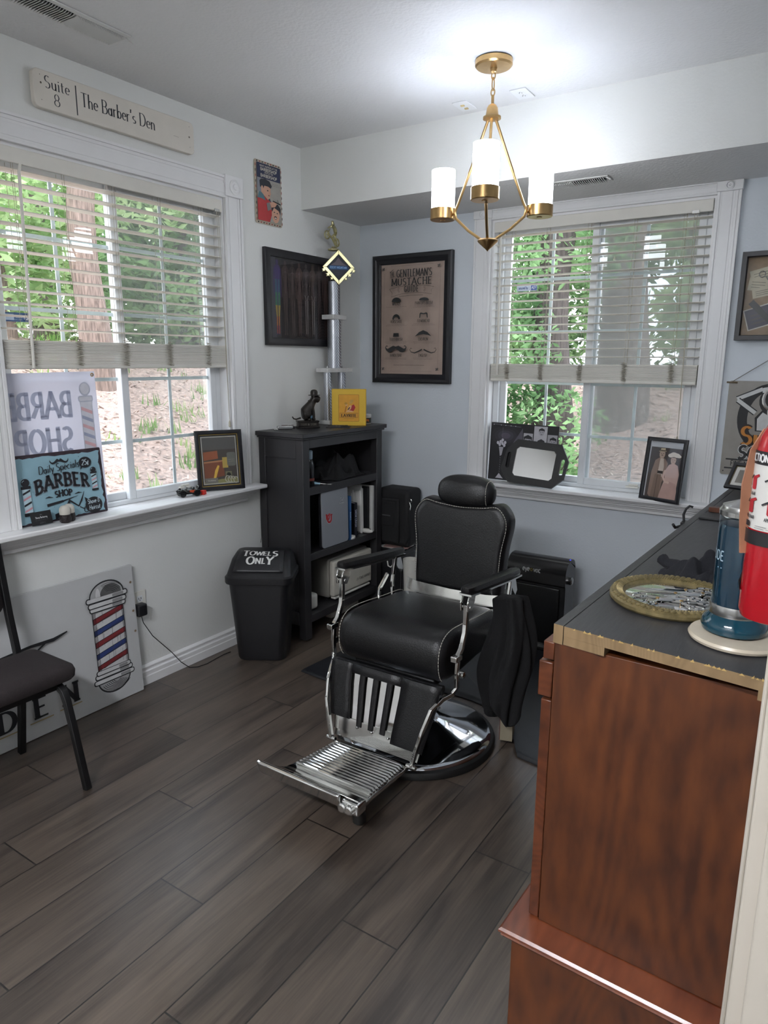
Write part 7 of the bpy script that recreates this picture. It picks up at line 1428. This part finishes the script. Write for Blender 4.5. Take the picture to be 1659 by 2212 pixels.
    def pad(name, u0, u1, s1, th, s0=-.10, thick=.006):
        """leather strip over the plate, wrapping the top roll"""
        rows = [(-.10, -.02, .7), (-.075, .008, .9)]+[(s, .012, 1) for s in (-.03, .0, .05, .2, .4, .6, .8) if s < s1-.02]+[(s1, .011, 1), (s1+.006, .007, 1)]; rows = [q for q in rows if q[0] >= s0]; vs = []; mb = MB()
        cols = [u0+(u1-u0)*i/4 for i in range(5)]
        for s, o, w in rows:
            for i, u in enumerate(cols): vs.append(Q(u, s, o*th-(.0015 if i in (0, 4) else 0)))
        mb.add(vs, [(i*5+j, i*5+j+1, (i+1)*5+j+1, (i+1)*5+j) for i in range(len(rows)-1) for j in range(4)]); mb.build(name, LEATHER, root, solid=thick)
    pad('calf_pad', -.247, -.146, .70, 1); pad('calf_pad', .086, .25, .84, 1); pad('calf_top', -.147, .087, .035, 1)
    for i in range(3): pad('calf_strap', -.106+.0635*i, -.080+.0635*i, .77, .75, 0, .003)
    MB().tube([Q(-.246, -.045, -.012), Q(-.15, -.045, -.01), Q(.09, -.045, -.01), Q(.25, -.045, -.012)], .018, 12).build('calf_roll', LEATHER, root)
    mb = MB(); mb.strip([Q(-.235, .8, .003), Q(.2, .8, .003)], tuple(dn.normalized()), .055, .004); mb.build('lower_strip', CHROME, root)
    for u in (-.1, -.02, .07): mb = MB(); mb.ball(Q(u, .79, .008), .006, .006, .006, 10, 6); mb.build('rivet', CHROME, root)
    # footrest tray
    Y = [-1.845, -1.86, -2.11, -2.15, -2.205, -2.235]; Z = [.093, .09, .112, .118, .15, .176]; HW = [.168, .17, .18, .186, .205, .214]; xc = 1.372
    mb = MB(); vs = []
    for y, z, w in zip(Y, Z, HW): vs += [(xc-w, y, z), (xc+w, y, z), (xc-w, y+.004, z-.016), (xc+w, y+.004, z-.016)]
    fs = []
    for i in range(5): a = i*4; b = a+4; fs += [(a, a+1, b+1, b), (a+2, b+2, b+3, a+3), (a, b, b+2, a+2), (a+1, a+3, b+3, b+1)]
    fs += [(0, 2, 3, 1), (20, 21, 23, 22)]; mb.add(vs, fs); mb.build('footplate', CHROME, root, bevel=.003)
    for i in range(13):
        t = (i+.5)/13; y = -1.872-.235*t; z = .0925+.0195*t; w = .155+.012*t; MB().tube([(xc-w, y, z), (xc-w+.006, y, z+.005), (xc+w-.006, y, z+.005), (xc+w, y, z)], .0065, 8).build('footplate_rib', CHROME, root)
    mb = MB(); mb.strip([(xc-.216, -2.246, .163), (xc-.2, -2.25, .163), (xc+.135, -2.25, .163), (xc+.15, -2.247, .163)], (0, -.35, 1), .052, .014); mb.build('front_lip', CHROME, root, bevel=.004)
    mb = MB(); mb.box(xc+.152, xc+.222, -2.253, -2.2, .128, .172); mb.build('lip_end', CHROME, root, bevel=.008)
    for u in (.163, .19): mb = MB(); mb.lathe([(.017, 0), (.017, .012), (.012, .016)], (0, 0, 0), 16, Matrix.Translation((xc+u, -2.25, .148))@Matrix.Rotation(PI/2, 4, 'X')); mb.build('lip_bolt', CHROME, root)
    for s in (-1, 1): mb = MB(); mb.lathe([(.009, -.02), (.011, .0), (.009, .02)], (0, 0, 0), 14, Matrix.Translation((xc+s*.187, -1.865, .098))@Matrix.Rotation(PI/2, 4, 'Y')); mb.build('hinge_pin', CHROME, root)
    mb = MB(); mb.lathe([(.02, 0), (.024, .005), (.024, .03), (.014, .045), (.012, .092)], (1.505, -2.12, 0), 18); mb.build('rubber_foot', RUB, root)
barber_chair()
def cape():
    cx, cy = 1.725, -1.405; d = Vector((.80, .60, 0)); e = Vector((-.6, .8, 0)); n = 72; rows = 34; z1, z0 = .672, .165
    mb = MB(); vs = []
    for j in range(rows+1):
        t = j/rows; z = z1-(z1-z0)*t; a = .06+.035*ss(t*1.6)-.03*ss((t-.6)*2.5); b = .028+.03*ss(t*2); ox = -.005+.0*t
        for i in range(n):
            th = 2*PI*i/n; k = 1+.2*math.sin(4*th+1.2*t*3)+.14*math.sin(7*th-2*t+1)+.08*math.sin(11*th+5*t); drop = .055*math.sin(2*th+.6)*ss((t-.7)*3.3)
            p = Vector((cx, cy, 0))+d*(a*k*math.cos(th)+.015*math.sin(5*t))+e*(b*k*math.sin(th)); vs.append((p.x, p.y, z+drop))
    fs = [(j*n+i, j*n+(i+1) % n, (j+1)*n+(i+1) % n, (j+1)*n+i) for j in range(rows) for i in range(n)]+[tuple(range(n))[::-1], tuple(range(rows*n, (rows+1)*n))]; mb.add(vs, fs)
    o = mb.build('barber_cape', CLOTH, None, sub=1); put(o, 'black barber cape hanging in folds from the chair armrest nearest the counter', 'cape')
cape()
def misc():
    root = thing('cardboard_box', 'narrow cream and dark red box standing on the mat behind the chair base', 'box', (1.71, -1.36, .02)); M = Matrix.Translation((1.705, -1.325, .0205))@Matrix.Rotation(.3, 4, 'Z')
    MB().box(-.022, .03, -.05, .05, 0, .22, M).build('carton', mat('cream_carton', '#8f8672', .6), root, bevel=.001); MB().box(-.0245, -.0225, -.049, .049, .002, .218, M).build('red_side', mat('dark_red_carton', '#5a2322', .6), root)
    # floor vacuum
    x0, x1, ya, yb, h = 1.262, 1.60, -.36, -.205, .525; root = thing('floor_vacuum', 'black upright stationary floor vacuum standing against back wall', 'vacuum', ((x0+x1)/2, -.28, 0)); GB = mat('gloss_black_plastic', '#0f0f10', .25, var=.1)
    prof = [(yb, 0), (yb, h-.05)]+A(yb-.055, h-.055, .055, .055, 0, 90, 6)+[(ya+.09, h)]+A(ya+.075, h-.075, .075, .075, 90, 180, 7)+[(ya, h-.13), (ya+.008, h-.14), (ya+.008, .05), (ya-.004, .03), (ya-.006, 0)]
    MB().prism([(x0, a, b) for a, b in prof], (x1-x0, 0, 0)).build('housing', GB, root, bevel=.008)
    MB().box(x0+.02, x1-.03, ya+.0, ya+.01, .06, h-.15).build('bin_door', GB, root, bevel=.006); mb = MB(); mb.lathe([(.02, 0), (.022, .014), (.016, .02)], (0, 0, 0), 18, Matrix.Translation((x1, -.3, h-.11))@Matrix.Rotation(PI/2, 4, 'Y')); mb.build('release_knob', STEEL, root)
    MB().tube([(x1-.03, ya+.05, h-.012), (x1-.012, ya+.07, h-.008), (x1-.008, ya+.09, h-.004)], .006, 8).build('indicator_light', mat('blue_indicator', '#2a35ff', .3, var=0, emit=3.), root)
    p = Print(); Wt = '#c9c9c7'; p.text('eye', -.028, 0, .03, Wt, a=.09, ws=.9, align='r', track=-.02); p.ell(-.018, .009, .009, .009, '#8d7a3a', 16); p.ell(-.018, .009, .004, .004, '#1a1a1a', 10); p.text('vac', -.006, 0, .03, Wt, a=.09, ws=.9, align='l', track=-.02)
    c = .9; M = frame((1.425, ya-.004, h-.072), (0, -1), .12); p.build('white_lettering', M, root)
    MB().box(x0+.02, x1-.02, ya-.005, ya+.004, .0, .028).build('intake_skirt', RUBB, root, bevel=.003)
    # shoulder bag on a crate, papers, white bin
    root = thing('storage_crate', 'black storage crate standing in the corner beneath the shoulder bag', 'crate', (.39, -.2, 0)); mb = MB(); mb.box(.28, .47, -.2, -.035, .001, .372); mb.build('crate', BLKP, root, bevel=.01); MB().box(.272, .478, -.206, -.028, .35, .385).build('rim', BLKP, root, bevel=.006)
    MB().tube([(.36, -.204, .30), (.37, -.21, .27), (.39, -.212, .265), (.405, -.21, .28), (.41, -.205, .30)], .004, 8).build('white_ring', WHITEP, root)
    root = thing('paper_stack', 'loose magazines on the black crate under the shoulder bag', 'papers', (.4, -.2, .387)); mb = MB(); mb.box(.30, .47, -.2, -.05, .3865, .395, None); mb.build('magazine', PAPER, root); M = Matrix.Translation((.41, -.13, .397))@Matrix.Rotation(.25, 4, 'Z'); MB().box(-.09, .075, -.075, .06, 0, .005, M).build('magazine', mat('pink_grey_cover', '#a8877f', .5, var=.3, scale=20), root)
    root = thing('shoulder_bag', 'black fabric shoulder bag with metal clips hanging beside the bookcase', 'bag', (.4, -.15, .405)); NY = mat('black_nylon', '#121214', .75, bump=.2, bscale=400)
    MB().box(.275, .515, -.198, -.03, .405, .78).build('body', NY, root, bevel=.03, seg=4); MB().box(.285, .45, -.215, -.196, .43, .72).build('front_pocket', NY, root, bevel=.012, seg=3); MB().box(.30, .42, -.221, -.213, .54, .70).build('pocket_flap', NY, root, bevel=.004)
    MB().box(.33, .39, -.2225, -.2212, .605, .612).build('emblem', mat('grey_emblem', '#4a4a4c', .4), root)
    mb = MB()
    for x, z in ((.515, .715), (.285, .765)):
        mb.tube([(x+.012*math.cos(a*PI/6), -.186, z+.012*math.sin(a*PI/6)) for a in range(13)], .002, 6); mb.tube([(x, -.188, z-.012), (x+.008, -.19, z-.035), (x+.004, -.192, z-.06)], .0035, 6)
    mb.build('clip', CHROME, root); MB().strip([(.519, -.192, .66), (.532, -.2, .58), (.528, -.205, .50), (.50, -.205, .44)], (0, 1, 0), .03, .004).build('strap', NY, root)
    root = thing('waste_bin', 'small white bin on the floor between the black crate and the chair', 'bin', (.545, -.2, 0)); MB().lathe([(.035, 0), (.05, .34), (.047, .34), (.033, .01)], (.535, -.2, .001), 28).build('bin', WHITEP, root)
RUBB = mat('black_rubber_skirt', '#131313', .6)
misc()
